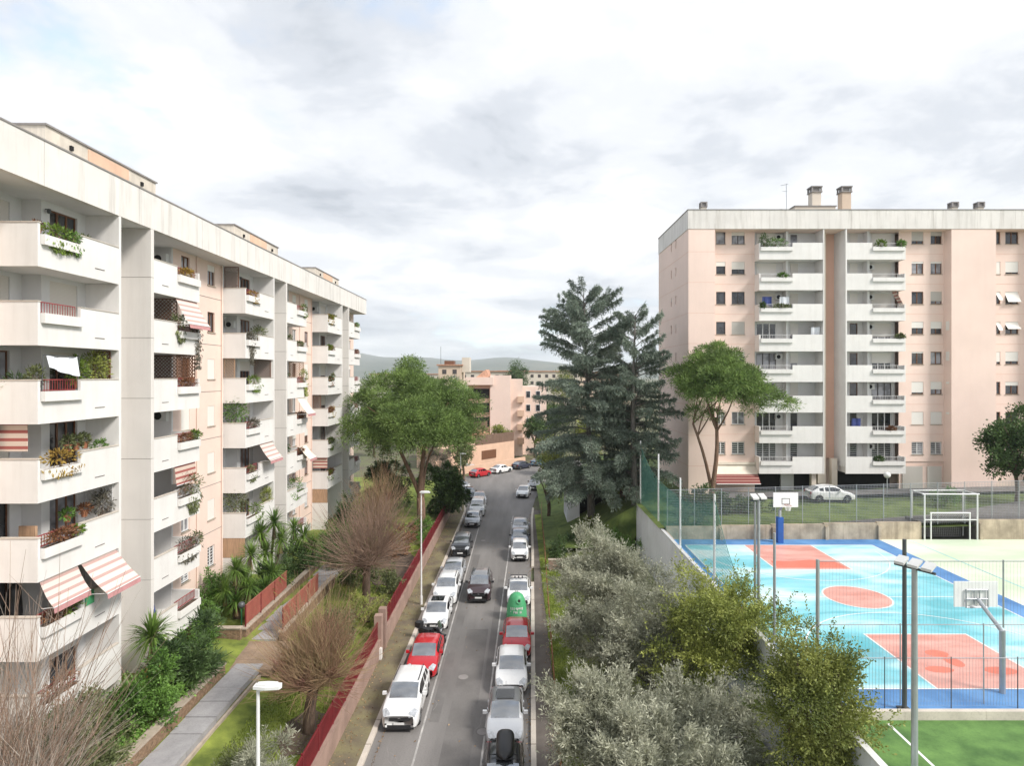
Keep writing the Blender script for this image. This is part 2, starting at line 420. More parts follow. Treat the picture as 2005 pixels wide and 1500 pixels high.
# ------------------------------------------------------------------ helpers
class MB:
    def __init__(s):
        s.v, s.f = [], []

    def quad(s, *p):
        i = len(s.v)
        s.v.extend(tuple(q) for q in p)
        s.f.append(tuple(range(i, i + len(p))))
        return s

    def box(s, x0, x1, y0, y1, z0, z1):
        i = len(s.v)
        s.v.extend([(x0, y0, z0), (x1, y0, z0), (x1, y1, z0), (x0, y1, z0), (x0, y0, z1), (x1, y0, z1), (x1, y1, z1), (x0, y1, z1)])
        for q in ((0, 3, 2, 1), (4, 5, 6, 7), (0, 1, 5, 4), (1, 2, 6, 5), (2, 3, 7, 6), (3, 0, 4, 7)):
            s.f.append(tuple(i + k for k in q))
        return s

    def tube(s, p, q, r0, r1=None, n=6, cap=True):
        r1 = r0 if r1 is None else r1
        p, q = Vector(p), Vector(q)
        d = (q - p)
        if d.length < 1e-6:
            return s
        d.normalize()
        a = d.orthogonal().normalized()
        b = d.cross(a)
        i = len(s.v)
        for c, r in ((p, r0), (q, r1)):
            for k in range(n):
                t = 2 * math.pi * k / n
                s.v.append(tuple(c + a * (r * math.cos(t)) + b * (r * math.sin(t))))
        for k in range(n):
            k2 = (k + 1) % n
            s.f.append((i + k, i + k2, i + n + k2, i + n + k))
        if cap:
            s.f.append(tuple(i + k for k in reversed(range(n))))
            s.f.append(tuple(i + n + k for k in range(n)))
        return s

    def path(s, pts, rad, n=6):
        """tapered continuous tube through pts"""
        pts = [Vector(p) for p in pts]
        i = len(s.v)
        ref = Vector((0.31, 0.87, 0.13))
        for j, p in enumerate(pts):
            d = (pts[min(j + 1, len(pts) - 1)] - pts[max(j - 1, 0)])
            if d.length < 1e-6:
                d = Vector((0, 0, 1))
            d.normalize()
            a = d.cross(ref)
            if a.length < 1e-3:
                a = d.orthogonal()
            a.normalize()
            b = d.cross(a)
            for k in range(n):
                t = 2 * math.pi * k / n
                s.v.append(tuple(p + (a * math.cos(t) + b * math.sin(t)) * rad[j]))
        for j in range(len(pts) - 1):
            for k in range(n):
                k2 = (k + 1) % n
                s.f.append((i + j * n + k, i + j * n + k2, i + (j + 1) * n + k2, i + (j + 1) * n + k))
        s.f.append(tuple(i + (len(pts) - 1) * n + k for k in range(n)))
        return s

    def prism(s, pts, z0, z1):
        """vertical prism over a plan polygon"""
        i = len(s.v)
        n = len(pts)
        s.v.extend((x, y, z0) for x, y in pts)
        s.v.extend((x, y, z1) for x, y in pts)
        s.f.append(tuple(i + k for k in reversed(range(n))))
        s.f.append(tuple(i + n + k for k in range(n)))
        for k in range(n):
            k2 = (k + 1) % n
            s.f.append((i + k, i + k2, i + n + k2, i + n + k))
        return s

    def lathe(s, c, prof, n=16):
        """prof = [(r, z)...] round the vertical axis through c"""
        i = len(s.v)
        for r, z in prof:
            for k in range(n):
                t = 2 * math.pi * k / n
                s.v.append((c[0] + r * math.cos(t), c[1] + r * math.sin(t), c[2] + z))
        for j in range(len(prof) - 1):
            for k in range(n):
                k2 = (k + 1) % n
                s.f.append((i + j * n + k, i + j * n + k2, i + (j + 1) * n + k2, i + (j + 1) * n + k))
        s.f.append(tuple(i + k for k in reversed(range(n))))
        s.f.append(tuple(i + (len(prof) - 1) * n + k for k in range(n)))
        return s

    def grid(s, xs, ys, hf):
        i = len(s.v)
        for y in ys:
            for x in xs:
                s.v.append((x, y, hf(x, y)))
        nx = len(xs)
        for b in range(len(ys) - 1):
            for a in range(nx - 1):
                k = i + b * nx + a
                s.f.append((k, k + 1, k + nx + 1, k + nx))
        return s


def root_of(o):
    while o.parent:
        o = o.parent
    return o


def mk(name, mb, mat, parent=None, smooth=False, local=False, **props):
    v, f = mb.v, mb.f
    if parent is not None and not local:
        ox, oy, oz = root_of(parent)['at']
        v = [(a - ox, b - oy, c - oz) for a, b, c in v]
    me = bpy.data.meshes.new(name)
    me.from_pydata(v, [], f)
    me.materials.append(mat)
    if smooth:
        me.polygons.foreach_set('use_smooth', [True] * len(me.polygons))
    o = bpy.data.objects.new(name, me)
    C.objects.link(o)
    if parent is not None:
        o.parent = parent
    for k, x in props.items():
        o[k] = x
    return o


def inst(name, src, parent, loc=(0, 0, 0), rot=0.0):
    """a further object that shares src's mesh"""
    o = bpy.data.objects.new(name, src.data)
    C.objects.link(o)
    o.parent = parent
    o.location = loc
    o.rotation_euler = (0, 0, rot)
    return o


def thing(name, label, cat, loc=(0, 0, 0), rz=0.0, group=None):
    o = bpy.data.objects.new(name, None)
    C.objects.link(o)
    o.location = loc
    o.rotation_euler = (0, 0, rz)
    o.empty_display_size = 0.3
    o['at'] = tuple(loc)
    o['label'] = label
    o['category'] = cat
    if group:
        o['group'] = group
    return o


def mesh_np(name, V, F, mat, parent=None, rnd=None, local=False, smooth=False):
    V = np.asarray(V, dtype=np.float32)
    if parent is not None and not local:
        V = V - np.array(root_of(parent)['at'], dtype=np.float32)
    F = np.asarray(F, dtype=np.int32)
    me = bpy.data.meshes.new(name)
    k = F.shape[1]
    me.vertices.add(len(V))
    me.vertices.foreach_set('co', V.ravel())
    me.loops.add(F.size)
    me.loops.foreach_set('vertex_index', F.ravel())
    me.polygons.add(len(F))
    me.polygons.foreach_set('loop_start', np.arange(0, F.size, k, dtype=np.int32))
    me.update(calc_edges=True)
    if rnd is not None:
        a = me.attributes.new('rnd', 'FLOAT', 'POINT')
        a.data.foreach_set('value', np.asarray(rnd, dtype=np.float32))
    me.materials.append(mat)
    if smooth:
        me.polygons.foreach_set('use_smooth', np.ones(len(F), dtype=bool))
    o = bpy.data.objects.new(name, me)
    C.objects.link(o)
    if parent is not None:
        o.parent = parent
    return o


def unit(a):
    return a / np.maximum(np.linalg.norm(a, axis=1, keepdims=True), 1e-6)


def leaves(name, P, D, length, width, mat, parent, jitter=0.35, local=False, fold=0.0):
    """one lozenge-shaped leaf per point, pointing along D"""
    n = len(P)
    D = unit(D + rng.normal(0, jitter, (n, 3)))
    S = unit(np.cross(D, rng.normal(0, 1, (n, 3))))
    Lh = (length * rng.uniform(0.6, 1.3, (n, 1)))
    Wd = (width * rng.uniform(0.7, 1.25, (n, 1)))
    V = np.empty((n, 4, 3), dtype=np.float32)
    V[:, 0] = P
    V[:, 1] = P + D * Lh * 0.5 + S * Wd * 0.5
    V[:, 2] = P + D * Lh
    if fold:
        V[:, 2, 2] -= fold * Lh[:, 0]
    V[:, 3] = P + D * Lh * 0.5 - S * Wd * 0.5
    F = np.arange(n * 4, dtype=np.int32).reshape(n, 4)
    rnd = np.repeat(rng.uniform(0, 1, n), 4)
    return mesh_np(name, V.reshape(-1, 3), F, mat, parent, rnd, local)


def sphere_dirs(n, up=0.0):
    a = rng.normal(0, 1, (n, 3))
    a[:, 2] += up
    return unit(a)


def clump_points(centres, radii, per, flat=0.8, shell=0.55, up=0.25):
    """points and outward directions on lumpy shells round each centre"""
    P, Dn = [], []
    for c, r in zip(centres, radii):
        n = int(per * (r ** 2))
        d = sphere_dirs(n, up)
        rr = r * rng.uniform(shell, 1.0, (n, 1)) * (1 + 0.18 * rng.normal(0, 1, (n, 1)))
        q = d * rr
        q[:, 2] *= flat
        P.append(np.array(c) + q)
        Dn.append(d)
    return np.vstack(P), np.vstack(Dn)


def wall_open(mb, o, ud, nd, U, V, ops, depth):
    """wall sheet in the plane through o with openings cut out and reveals of the given depth"""
    o, ud, nd = Vector(o), Vector(ud), Vector(nd)
    vd = Vector((0, 0, 1))

    def pt(u, v, w=0.0):
        return o + ud * u + vd * v - nd * w
    us = sorted(set([U[0], U[1]] + [x for a in ops for x in a[:2]]))
    vs = sorted(set([V[0], V[1]] + [x for a in ops for x in a[2:4]]))
    us = [x for x in us if U[0] - 1e-6 <= x <= U[1] + 1e-6]
    vs = [x for x in vs if V[0] - 1e-6 <= x <= V[1] + 1e-6]
    for a, b in zip(us, us[1:]):
        run = None
        for c, d in zip(vs, vs[1:]):
            mu, mv = (a + b) / 2, (c + d) / 2
            hole = any(q[0] < mu < q[1] and q[2] < mv < q[3] for q in ops)
            if hole:
                if run is not None:
                    mb.quad(pt(a, run), pt(b, run), pt(b, c), pt(a, c))
                run = None
            elif run is None:
                run = c
        if run is not None:
            mb.quad(pt(a, run), pt(b, run), pt(b, vs[-1]), pt(a, vs[-1]))
    for q in ops:
        a, b, c, d = q[:4]
        mb.quad(pt(a, c), pt(a, d), pt(a, d, depth), pt(a, c, depth))
        mb.quad(pt(b, c), pt(b, c, depth), pt(b, d, depth), pt(b, d))
        mb.quad(pt(a, c), pt(a, c, depth), pt(b, c, depth), pt(b, c))
        mb.quad(pt(a, d), pt(b, d), pt(b, d, depth), pt(a, d, depth))
    return pt


def obox(mb, pt, u0, u1, v0, v1, w0, w1):
    """box in a wall's own axes; w is measured inwards"""
    i = len(mb.v)
    for w in (w0, w1):
        for u, v in ((u0, v0), (u1, v0), (u1, v1), (u0, v1)):
            mb.v.append(tuple(pt(u, v, w)))
    for q in ((0, 1, 2, 3), (7, 6, 5, 4), (0, 4, 5, 1), (1, 5, 6, 2), (2, 6, 7, 3), (3, 7, 4, 0)):
        mb.f.append(tuple(i + k for k in q))


def window(parent, pt, op, depth, frame='frame_white', leavesn=2, roll=0.0, roll_mat='shutter', glass='glass', grille=False, sill=True, tilt=False, name='window'):
    a, b, c, d = op[:4]
    fw = 0.06
    m = MB()
    w0, w1 = depth - 0.07, depth - 0.01
    obox(m, pt, a, a + fw, c, d, w0, w1)
    obox(m, pt, b - fw, b, c, d, w0, w1)
    obox(m, pt, a + fw, b - fw, c, c + fw, w0, w1)
    obox(m, pt, a + fw, b - fw, d - fw, d, w0, w1)
    for i in range(1, leavesn):
        u = a + (b - a) * i / leavesn
        obox(m, pt, u - fw * 0.75, u + fw * 0.75, c + fw, d - fw, w0 + 0.004, w1)
    if grille:
        k = c + 0.16
        while k < d - 0.1:
            obox(m, pt, a + fw, b - fw, k - 0.015, k + 0.015, w0 - 0.03, w0 - 0.006)
            k += 0.19
    o = mk(name, m, mt[frame], parent)
    g = MB()
    g.quad(pt(a + fw, c + fw, depth - 0.03), pt(b - fw, c + fw, depth - 0.03), pt(b - fw, d - fw, depth - 0.03), pt(a + fw, d - fw, depth - 0.03))
    mk('pane', g, mt[glass], o)
    if roll > 0:
        s = MB()
        lo = d - (d - c) * roll
        if tilt:
            mid = d - 0.25
            s.quad(pt(a, d, 0.05), pt(b, d, 0.05), pt(b, mid, 0.03), pt(a, mid, 0.03))
            s.quad(pt(a, mid, 0.03), pt(b, mid, 0.03), pt(b, lo, -0.38), pt(a, lo, -0.38))
        else:
            obox(s, pt, a + 0.01, b - 0.01, lo, d, depth - 0.13, depth - 0.09)
        mk('shutter', s, mt[roll_mat], o)
    if sill:
        s = MB()
        obox(s, pt, a - 0.06, b + 0.06, c - 0.06, c, -0.06, depth - 0.02)
        mk('sill', s, mt['brick_cap'], o)
    return o


def railing(parent, a, b, z0, z1, mat, step=0.13):
    """vertical bars between two plan points with a top and a bottom rail"""
    m = MB()
    a, b = Vector((a[0], a[1], 0)), Vector((b[0], b[1], 0))
    L = (b - a).length
    n = max(2, int(L / step))
    for k in range(n + 1):
        p = a.lerp(b, k / n)
        m.tube((p.x, p.y, z0), (p.x, p.y, z1), 0.013, n=4, cap=False)
    for z in (z0 + 0.03, z1):
        m.tube((a.x, a.y, z), (b.x, b.y, z), 0.025, n=4)
    return mk('railing', m, mat, parent)


def S(o, kind='structure'):
    o['kind'] = kind
    return o


# ------------------------------------------------------------------ the setting: ground, street, pavements
S(mk('ground', MB().quad((-6000, -200, -0.06), (6000, -200, -0.06), (6000, 9000, -0.06), (-6000, 9000, -0.06)), mt['ground']))

ROAD = [(-6.78, 8), (-6.74, 27), (-6.62, 50), (-6.5, 76), (-7.4, 86), (-9.4, 97.5), (-13, 99.5), (-13, 102.5), (-9.6, 101.9),
        (-7.7, 104.2), (-0.4, 113.2), (5.5, 119.6), (18, 127), (18, 118), (10, 106), (5.2, 96), (2.4, 85), (1.75, 78), (1.45, 72), (1.22, 57), (1.04, 50), (0.55, 27), (0.25, 8)]
m = MB()
m.quad(*[(x, y, 0.0) for x, y in ROAD])
S(mk('road', m, mt['asphalt']))


def lerp_edge(pts, y):
    for (x0, y0), (x1, y1) in zip(pts, pts[1:]):
        if y0 <= y <= y1:
            return x0 + (x1 - x0) * (y - y0) / (y1 - y0)
    return pts[-1][0]


LK = [(-6.78, 8), (-6.74, 27), (-6.62, 50), (-6.5, 76), (-7.4, 86), (-8.1, 90)]
RK = [(0.25, 8), (0.55, 27), (1.04, 50), (1.22, 57), (1.45, 72), (1.75, 78), (2.4, 85), (5.2, 96), (10, 106), (18, 118)]


def strip(mb, ya, yb, fx0, fx1, z0, z1, n=8):
    ys = [ya + (yb - ya) * k / n for k in range(n + 1)]
    for a, b in zip(ys, ys[1:]):
        x0, x1, x2, x3 = fx0(a), fx1(a), fx1(b), fx0(b)
        mb.quad((x0, a, z1), (x1, a, z1), (x2, b, z1), (x3, b, z1))
        mb.quad((x0, a, z0), (x0, b, z0), (x3, b, z1), (x0, a, z1)) if False else None
        mb.quad((x0, a, z0), (x0, a, z1), (x3, b, z1), (x3, b, z0))
        mb.quad((x1, a, z0), (x2, b, z0), (x2, b, z1), (x1, a, z1))
    mb.quad((fx0(ya), ya, z0), (fx1(ya), ya, z0), (fx1(ya), ya, z1), (fx0(ya), ya, z1))
    mb.quad((fx0(yb), yb, z0), (fx1(yb), yb, z0), (fx1(yb), yb, z1), (fx0(yb), yb, z1))


lk = lambda y: lerp_edge(LK, y)
rk = lambda y: lerp_edge(RK, y)
m = MB(); strip(m, 10, 90, lambda y: -8.25, lambda y: lk(y) - 0.24, -0.05, 0.13, 24)
S(mk('pavement', m, mt['pave_moss']))
m = MB(); strip(m, 10, 76.5, lambda y: rk(y) + 0.24, lambda y: rk(y) + 1.2, -0.05, 0.13, 20)
S(mk('pavement', m, mt['pave']))
# kerb stones, each its own piece
kl = thing('kerb', 'pale stone kerb along the mossy pavement under the red fence', 'kerb', (-6.8, 30, 0)); kl['kind'] = 'structure'
kr = thing('kerb', 'pale stone kerb along the pavement beside the olive garden', 'kerb', (0.8, 30, 0)); kr['kind'] = 'structure'
y = 12.0
while y < 88:
    y1 = y + 1.96
    for par, fx, sg in ((kl, lk, -1), (kr, rk, 1)):
        if par is kr and (49 < y + 1 < 55.0 or y > 76):
            continue
        m = MB()
        dz = random.uniform(-0.006, 0.006)
        if sg < 0:
            m.prism([(fx(y) - 0.24, y + 0.008), (fx(y), y + 0.008), (fx(y1), y1 - 0.008), (fx(y1) - 0.24, y1 - 0.008)], -0.05, 0.145 + dz)
        else:
            m.prism([(fx(y), y + 0.008), (fx(y) + 0.24, y + 0.008), (fx(y1) + 0.24, y1 - 0.008), (fx(y1), y1 - 0.008)], -0.05, 0.145 + dz)
        mk('kerb_stone', m, mt['kerb'], par)
    y += 2.0
# lines of the parking bays
for fx, off, ya, yb, in ((lk, 2.12, 12, 74), (rk, -2.18, 12, 74)):
    m = MB()
    n = 26
    for k in range(n):
        a = ya + (yb - ya) * k / n
        b = ya + (yb - ya) * (k + 1) / n
        m.quad((fx(a) + off - 0.045, a, 0.004), (fx(a) + off + 0.045, a, 0.004), (fx(b) + off + 0.045, b, 0.004), (fx(b) + off - 0.045, b, 0.004))
    S(mk('bay_line', m, mt['paint']))
m = MB()
for (x0, x1, y0, y1) in ((-3.6, -2.3, 12, 41), (-4.4, -3.9, 30, 58), (-1.9, -1.4, 34, 52)):
    m.quad((x0, y0, 0.002), (x1, y0, 0.002), (x1 + 0.3, y1, 0.002), (x0 + 0.2, y1, 0.002))
S(mk('road_patch', m, mt['asphalt2']))

# manhole covers and cracks
for (x, y) in ((-3.1, 34.5), (-2.2, 51), (-3.6, 63), (-1.7, 29.2)):
    t = thing('manhole_cover', {34.5: 'round iron manhole cover in the lane beside the red hatchback', 51: 'round iron manhole cover behind the driving dark car', 63: 'round iron manhole cover far up the lane', 29.2: 'round iron manhole cover beside the car with the glass roof'}[y], 'manhole', (x, y, 0.005))
    mk('ring', MB().lathe((x, y, 0), [(0.34, 0.001), (0.34, 0.006), (0.30, 0.007)], 20), mt['asphalt2'], t)
    mk('lid', MB().lathe((x, y, 0), [(0.28, 0.002), (0.28, 0.010)], 20), mt['coping'], t)
m = MB()
rc_ = random.Random(4)
for k in range(26):
    x, y = rc_.uniform(-6.2, 0.2), rc_.uniform(18, 75)
    a = rc_.uniform(0, 6.28)
    for j in range(rc_.randint(4, 10)):
        a += rc_.uniform(-0.7, 0.7)
        L = rc_.uniform(0.15, 0.5)
        nx_, ny_ = x + L * math.cos(a), y + L * math.sin(a)
        if not -6.5 < nx_ < 0.4:
            break
        w_ = 0.009
        sx_, sy_ = -math.sin(a) * w_, math.cos(a) * w_
        m.quad((x - sx_, y - sy_, 0.003), (x + sx_, y + sy_, 0.003), (nx_ + sx_, ny_ + sy_, 0.003), (nx_ - sx_, ny_ - sy_, 0.003))
        x, y = nx_, ny_
S(mk('road_crack', m, mt['coping']))
# raised garden behind the street wall (higher towards the block)


def zg(x, y):
    t = min(1, max(0, (-8.3 - x) / 8.0))
    return 1.05 + 1.35 * t * t * (3 - 2 * t) + 0.05 * math.sin(x * 1.3 + y * 0.7)


S(mk('lawn', MB().grid([-40, -30, -20] + [-17 + 0.8 * k for k in range(11)] + [-8.4], [8 + 2 * k for k in range(41)], zg), mt['lawn']))
# strip of garden between the other pavement and the court


def zr(x, y):
    t = min(1, max(0, (x - 2.2) / 9.0))
    return 0.16 + 0.75 * t + 0.05 * math.sin(x * 1.1 + y * 0.8) * min(1, (x - 1.9)) + max(0, (y - 52) / 12.0) * 0.9 * t


S(mk('lawn', MB().grid([1.95, 2.5, 3.5, 4.5, 5.5, 6.5, 7.5, 8.5, 9.5, 10.7], [8 + 2 * k for k in range(34)], zr), mt['lawn']))
# bank up to the terrace of the pink tower


def zb(x, y):
    if y < 58:
        t = min(1, max(0, (x - 9.5) / 4.5))
        t = t * t * (3 - 2 * t)
        s = min(1, max(0, (y - 47) / 9.0))
        return (1.0 + (5.35 - 1.0) * t) if x < 14 else 5.35 + 0.12 * math.sin(x * 0.7) * s + max(0, (x - 30)) * 0.03
    t = min(1, max(0, (x - 3.0) / 11.0))
    t = t * t * (3 - 2 * t)
    return 0.9 + (5.35 - 0.9) * t + max(0, (x - 30)) * 0.03


S(mk('lawn', MB().grid([2.6, 4, 5.5, 7, 8.5, 10, 11, 12, 13, 14, 17, 20, 24, 28, 33, 38, 44, 52, 64], [56.7 + 1.5 * k for k in range(24)], zb), mt['lawn2']))
S(mk('lawn', MB().grid([10.7, 11.5, 12.5, 14, 17, 20, 24, 28, 33, 38, 44, 52, 64], [46.75 + 0.98 * k for k in range(11)], lambda x, y: zb(max(x, 14), min(y, 57.9)) + (-0.0)), mt['lawn2']))
m = MB()
m.quad((21, 47.0, 5.50), (64, 47.0, 6.47), (64, 57, 6.5), (46, 54.6, 5.97), (34, 50.2, 5.62))
S(mk('ramp', m, mt['asphalt2']))
m = MB()
m.quad((19.5, 57.5, 5.49), (60, 57.5, 6.42), (60, 59.9, 6.42), (19.5, 59.9, 5.49))
S(mk('forecourt', m, mt['asphalt2']))
# bare earth under the pollarded trees
for (cx, cy, rx, ry) in ((-9.5, 27.2, 0.9, 1.9), (-10.0, 41.5, 1.3, 2.4), (-10.2, 50, 1.6, 5.0)):
    m = MB()
    n = 20
    ring = [(cx + rx * math.cos(2 * math.pi * k / n) * random.uniform(0.8, 1.15), cy + ry * math.sin(2 * math.pi * k / n) * random.uniform(0.8, 1.15)) for k in range(n)]
    for k in range(n):
        (a, b), (c, d) = ring[k], ring[(k + 1) % n]
        a, c = min(a, -8.45), min(c, -8.45)
        m.quad((cx, cy, zg(cx, cy) + 0.07), (a, b, zg(a, b) + 0.05), (c, d, zg(c, d) + 0.05))
    S(mk('earth_bed', m, mt['dirt']))

# garden path: slabs laid one by one
gp = thing('garden_path', 'grey slab path between the brick planter and the lawn', 'path', (-13, 25, 2)); gp['kind'] = 'structure'
y = 12.0
while y < 30.6:
    zz = max(zg(-14.4, y), zg(-13, y), zg(-13.6, y + 1), zg(-13, y + 1), zg(-14.4, y + 1)) + 0.06
    mk('paving_slab', MB().box(-14.35, -13.0, y + 0.01, y + 1.19, zz - 0.25, zz + random.uniform(0, 0.008)), mt['path_grey'], gp)
    y += 1.2
y = 34.2
while y < 47:
    mk('paving_slab', MB().box(-15.1, -13.5, y + 0.01, y + 1.19, 1.9, zg(-14.3, y) + 0.1), mt['path_grey'], gp)
    y += 1.2
for a in range(3):
    for b in range(4):
        mk('paving_slab', MB().box(-15.6 + b * 0.8, -14.82 + b * 0.8, 30.7 + a * 1.1, 31.78 + a * 1.1, 1.9, zg(-14, 31) + 0.13 + random.uniform(0, 0.006)), mt['path_brown'], gp)
mk('edge_strip', MB().box(-12.98, -12.86, 12, 30.6, 1.6, zg(-12.9, 20) + 0.17), mt['brick_cap'], gp)


def brick_wall(name, label, x0, x1, y0, y1, z0, z1, group=None):
    """low garden wall of coursed bricks with a stone cap"""
    t = thing(name, label, 'wall', ((x0 + x1) / 2, (y0 + y1) / 2, z0), group=group)
    mk('mortar', MB().box(x0 + 0.015, x1 - 0.015, y0 + 0.015, y1 - 0.015, z0 - 0.4, z1), mt['brick_cap'], t)
    m = MB()
    h = 0.085
    r = 0
    z = z0
    while z + h < z1:
        for (ax, a0, a1) in (('y', y0, y1), ('x', x0, x1)):
            a = a0 - (0.13 if r % 2 else 0)
            while a < a1:
                b = min(a + 0.25, a1)
                c = max(a, a0)
                if b - c > 0.04:
                    if ax == 'y':
                        m.box(x1 - 0.03, x1 + random.uniform(0, 0.008), c, b, z, z + h - 0.012)
                    else:
                        m.box(c, b, y0 - random.uniform(0, 0.008), y0 + 0.03, z, z + h - 0.012)
                a += 0.262
        z += h
        r += 1
    o = mk('brickwork', m, mt['brick'], t)
    o['kind'] = 'stuff'
    mk('cap', MB().box(x0 - 0.05, x1 + 0.05, y0 - 0.05, y1 + 0.05, z1, z1 + 0.07), mt['brick_cap'], t)
    return t


brick_wall('brick_wall', 'low brick planter wall along the grey slab path below the shrubs', -14.78, -14.45, 17, 30.2, 2.0, 2.75)
brick_wall('brick_wall', 'low brick wall under the lamp at the head of the yucca bed', -18.6, -15.4, 33.9, 34.15, 2.2, 2.95)
brick_wall('brick_wall', 'long low brick wall carrying the red panels beside the yuccas', -15.5, -15.25, 34.3, 47, 2.2, 2.75)
brick_wall('brick_wall', 'short brick pier wall carrying the red panels beside the lawn', -13.4, -13.15, 34.3, 44, 2.0, 2.6)
for (x, ya, yb, zl, lab) in ((-15.37, 34.5, 41.6, 2.84, 'orange red panel railing above the brick wall beside the yuccas'), (-13.27, 34.5, 40.8, 2.69, 'orange red panel railing above the brick wall beside the lawn')):
    t = thing('panel_fence', lab, 'fence', (x, (ya + yb) / 2, zl))
    n = int((yb - ya) / 2.05)
    for k in range(n):
        a = ya + k * 2.05
        mk('post', MB().box(x - 0.03, x + 0.03, a, a + 0.06, zl - 0.02, zl + 1.2), mt['red_fence'], t)
        mk('panel', MB().box(x - 0.012, x + 0.012, a + 0.08, a + 2.02, zl + 0.1, zl + 1.15), mt['red_panel'], t)
        m = MB()
        for j in range(16):
            m.box(x + 0.013, x + 0.03, a + 0.12 + j * 0.12, a + 0.15 + j * 0.12, zl + 0.1, zl + 1.18)
        m.box(x - 0.02, x + 0.035, a + 0.06, a + 2.05, zl + 1.15, zl + 1.2)
        mk('grille', m, mt['red_panel'], t)

# street wall with red fence
t = thing('street_wall', 'low pinkish rendered wall carrying the oxide red street fence', 'wall', (-8.35, 45, 0.1))
segs = []
y = 12.0
while y < 81:
    y1 = min(y + 5.9, 81)
    if not (y < 37.6 < y1):
        segs.append((y, y1, 1.15))
    else:
        segs.append((y, 36.6, 1.15)); segs.append((38.2, y1, 1.15))
    y = y1
for a, b, h in segs:
    mk('wall_section', MB().box(-8.55, -8.25, a + 0.005, b - 0.005, -0.05, h), mt['streetwall'], t)
    mk('cap', MB().box(-8.58, -8.21, a + 0.004, b - 0.004, h, h + 0.06), mt['streetwall'], t)
mk('gate_pillar', MB().box(-8.62, -8.18, 36.6, 37.05, -0.05, 2.6), mt['streetwall'], t)
mk('gate_pillar', MB().box(-8.62, -8.18, 37.75, 38.2, -0.05, 2.6), mt['streetwall'], t)
mk('pillar_foot', MB().box(-8.66, -8.12, 36.3, 36.6, -0.05, 0.75), mt['white'], t)
f = thing('street_fence', 'oxide red bar fence on top of the low street wall', 'fence', (-8.4, 45, 1.2))
for a, b, h in segs:
    n = max(1, round((b - a) / 2.0))
    for k in range(n):
        c, d = a + (b - a) * k / n, a + (b - a) * (k + 1) / n
        m = MB()
        j = c + 0.06
        while j < d - 0.03:
            m.box(-8.415, -8.385, j, j + 0.028, h + 0.06, h + 1.06)
            j += 0.062
        m.box(-8.43, -8.37, c, d, h + 1.02, h + 1.07)
        m.box(-8.43, -8.37, c, d, h + 0.1, h + 0.15)
        mk('bar_panel', m, mt['red_fence'], f)
        mk('post', MB().box(-8.44, -8.36, c - 0.03, c + 0.03, h + 0.06, h + 1.14), mt['red_fence'], f)
gt = thing('garden_gate', 'dark red metal gate between rendered pillars in the street wall', 'gate', (-8.4, 37.4, 0.1))
m = MB()
for j in range(8):
    m.box(-8.41, -8.39, 37.08 + j * 0.085, 37.11 + j * 0.085, 0.2, 2.2)
m.box(-8.42, -8.38, 37.06, 37.74, 0.2, 0.26); m.box(-8.42, -8.38, 37.06, 37.74, 2.14, 2.2)
mk('gate_leaf', m, mt['red_fence'], gt)
mk('hinge', MB().box(-8.43, -8.37, 37.05, 37.09, 1.7, 1.85), mt['metal_dark'], gt)

# thin rusty railing along the olive garden
t = thing('pavement_railing', 'thin rusty pipe railing between the pavement and the olive garden', 'railing', (1.9, 40, 0.1))
mt['rust_pipe'] = M('rusty_pipe', (0.26, 0.13, 0.06), 0.8, 0.3, 3)
y = 13.0
while y < 76:
    if not 49 < y < 52.5:
        x = rk(y) + 1.24
        mk('post', MB().tube((x, y, 0.05), (x, y, 1.1), 0.03, n=6), mt['rust_pipe'], t)
        y2 = y + 2.0
        x2 = rk(y2) + 1.24
        for z in (0.55, 1.08):
            mk('rail', MB().tube((x, y, z), (x2, y2, z), 0.022, n=6), mt['rust_pipe'], t)
    y += 2.0


# ------------------------------------------------------------------ cream block with stepped balconies
ORD = ['top', 'second', 'third', 'fourth', 'fifth', 'sixth', 'seventh', 'eighth']
COL = ['first', 'second', 'third', 'fourth', 'fifth', 'sixth']
PK = lambda k: 22.75 - 2.97 * k
XF, XW, XD, XB = -18.0, -19.5, -20.3, -20.7
LB = thing('apartment_block', 'long cream apartment block with stepped balconies and projecting fins behind the garden', 'building', (-24, 42, 2.2))
FINS = [12.55, 30.0, 47.45, 64.9]
BEND = 72.5
ZS = 24.2
mk('core', MB().box(-31, XB - 0.08, 12, BEND - 0.02, 1.5, ZS - 0.02), mt['loggia'], LB)
mk('roof_slab', MB().box(-31, XF - 0.25, 11.5, BEND, ZS, ZS + 0.5), mt['loggia'], LB)
y = 11.6
while y < BEND - 0.1:
    y1 = min(y + 5.82, BEND)
    mk('fascia_panel', MB().box(XF - 0.24, XF + 0.02, y + 0.012, y1 - 0.012, ZS - 0.005, 25.9), mt['fascia'], LB)
    y = y1
mk('fascia_return', MB().box(-31, XF - 0.25, BEND - 0.22, BEND, ZS + 0.5, 25.9), mt['fascia'], LB)
mk('fascia_core', MB().box(XF - 0.22, XF - 0.03, 11.7, BEND - 0.05, ZS + 0.01, 25.85), mt['joint'], LB)
mk('coping', MB().box(XF - 0.28, XF + 0.05, 11.6, BEND + 0.02, 25.9, 25.97), mt['coping'], LB)
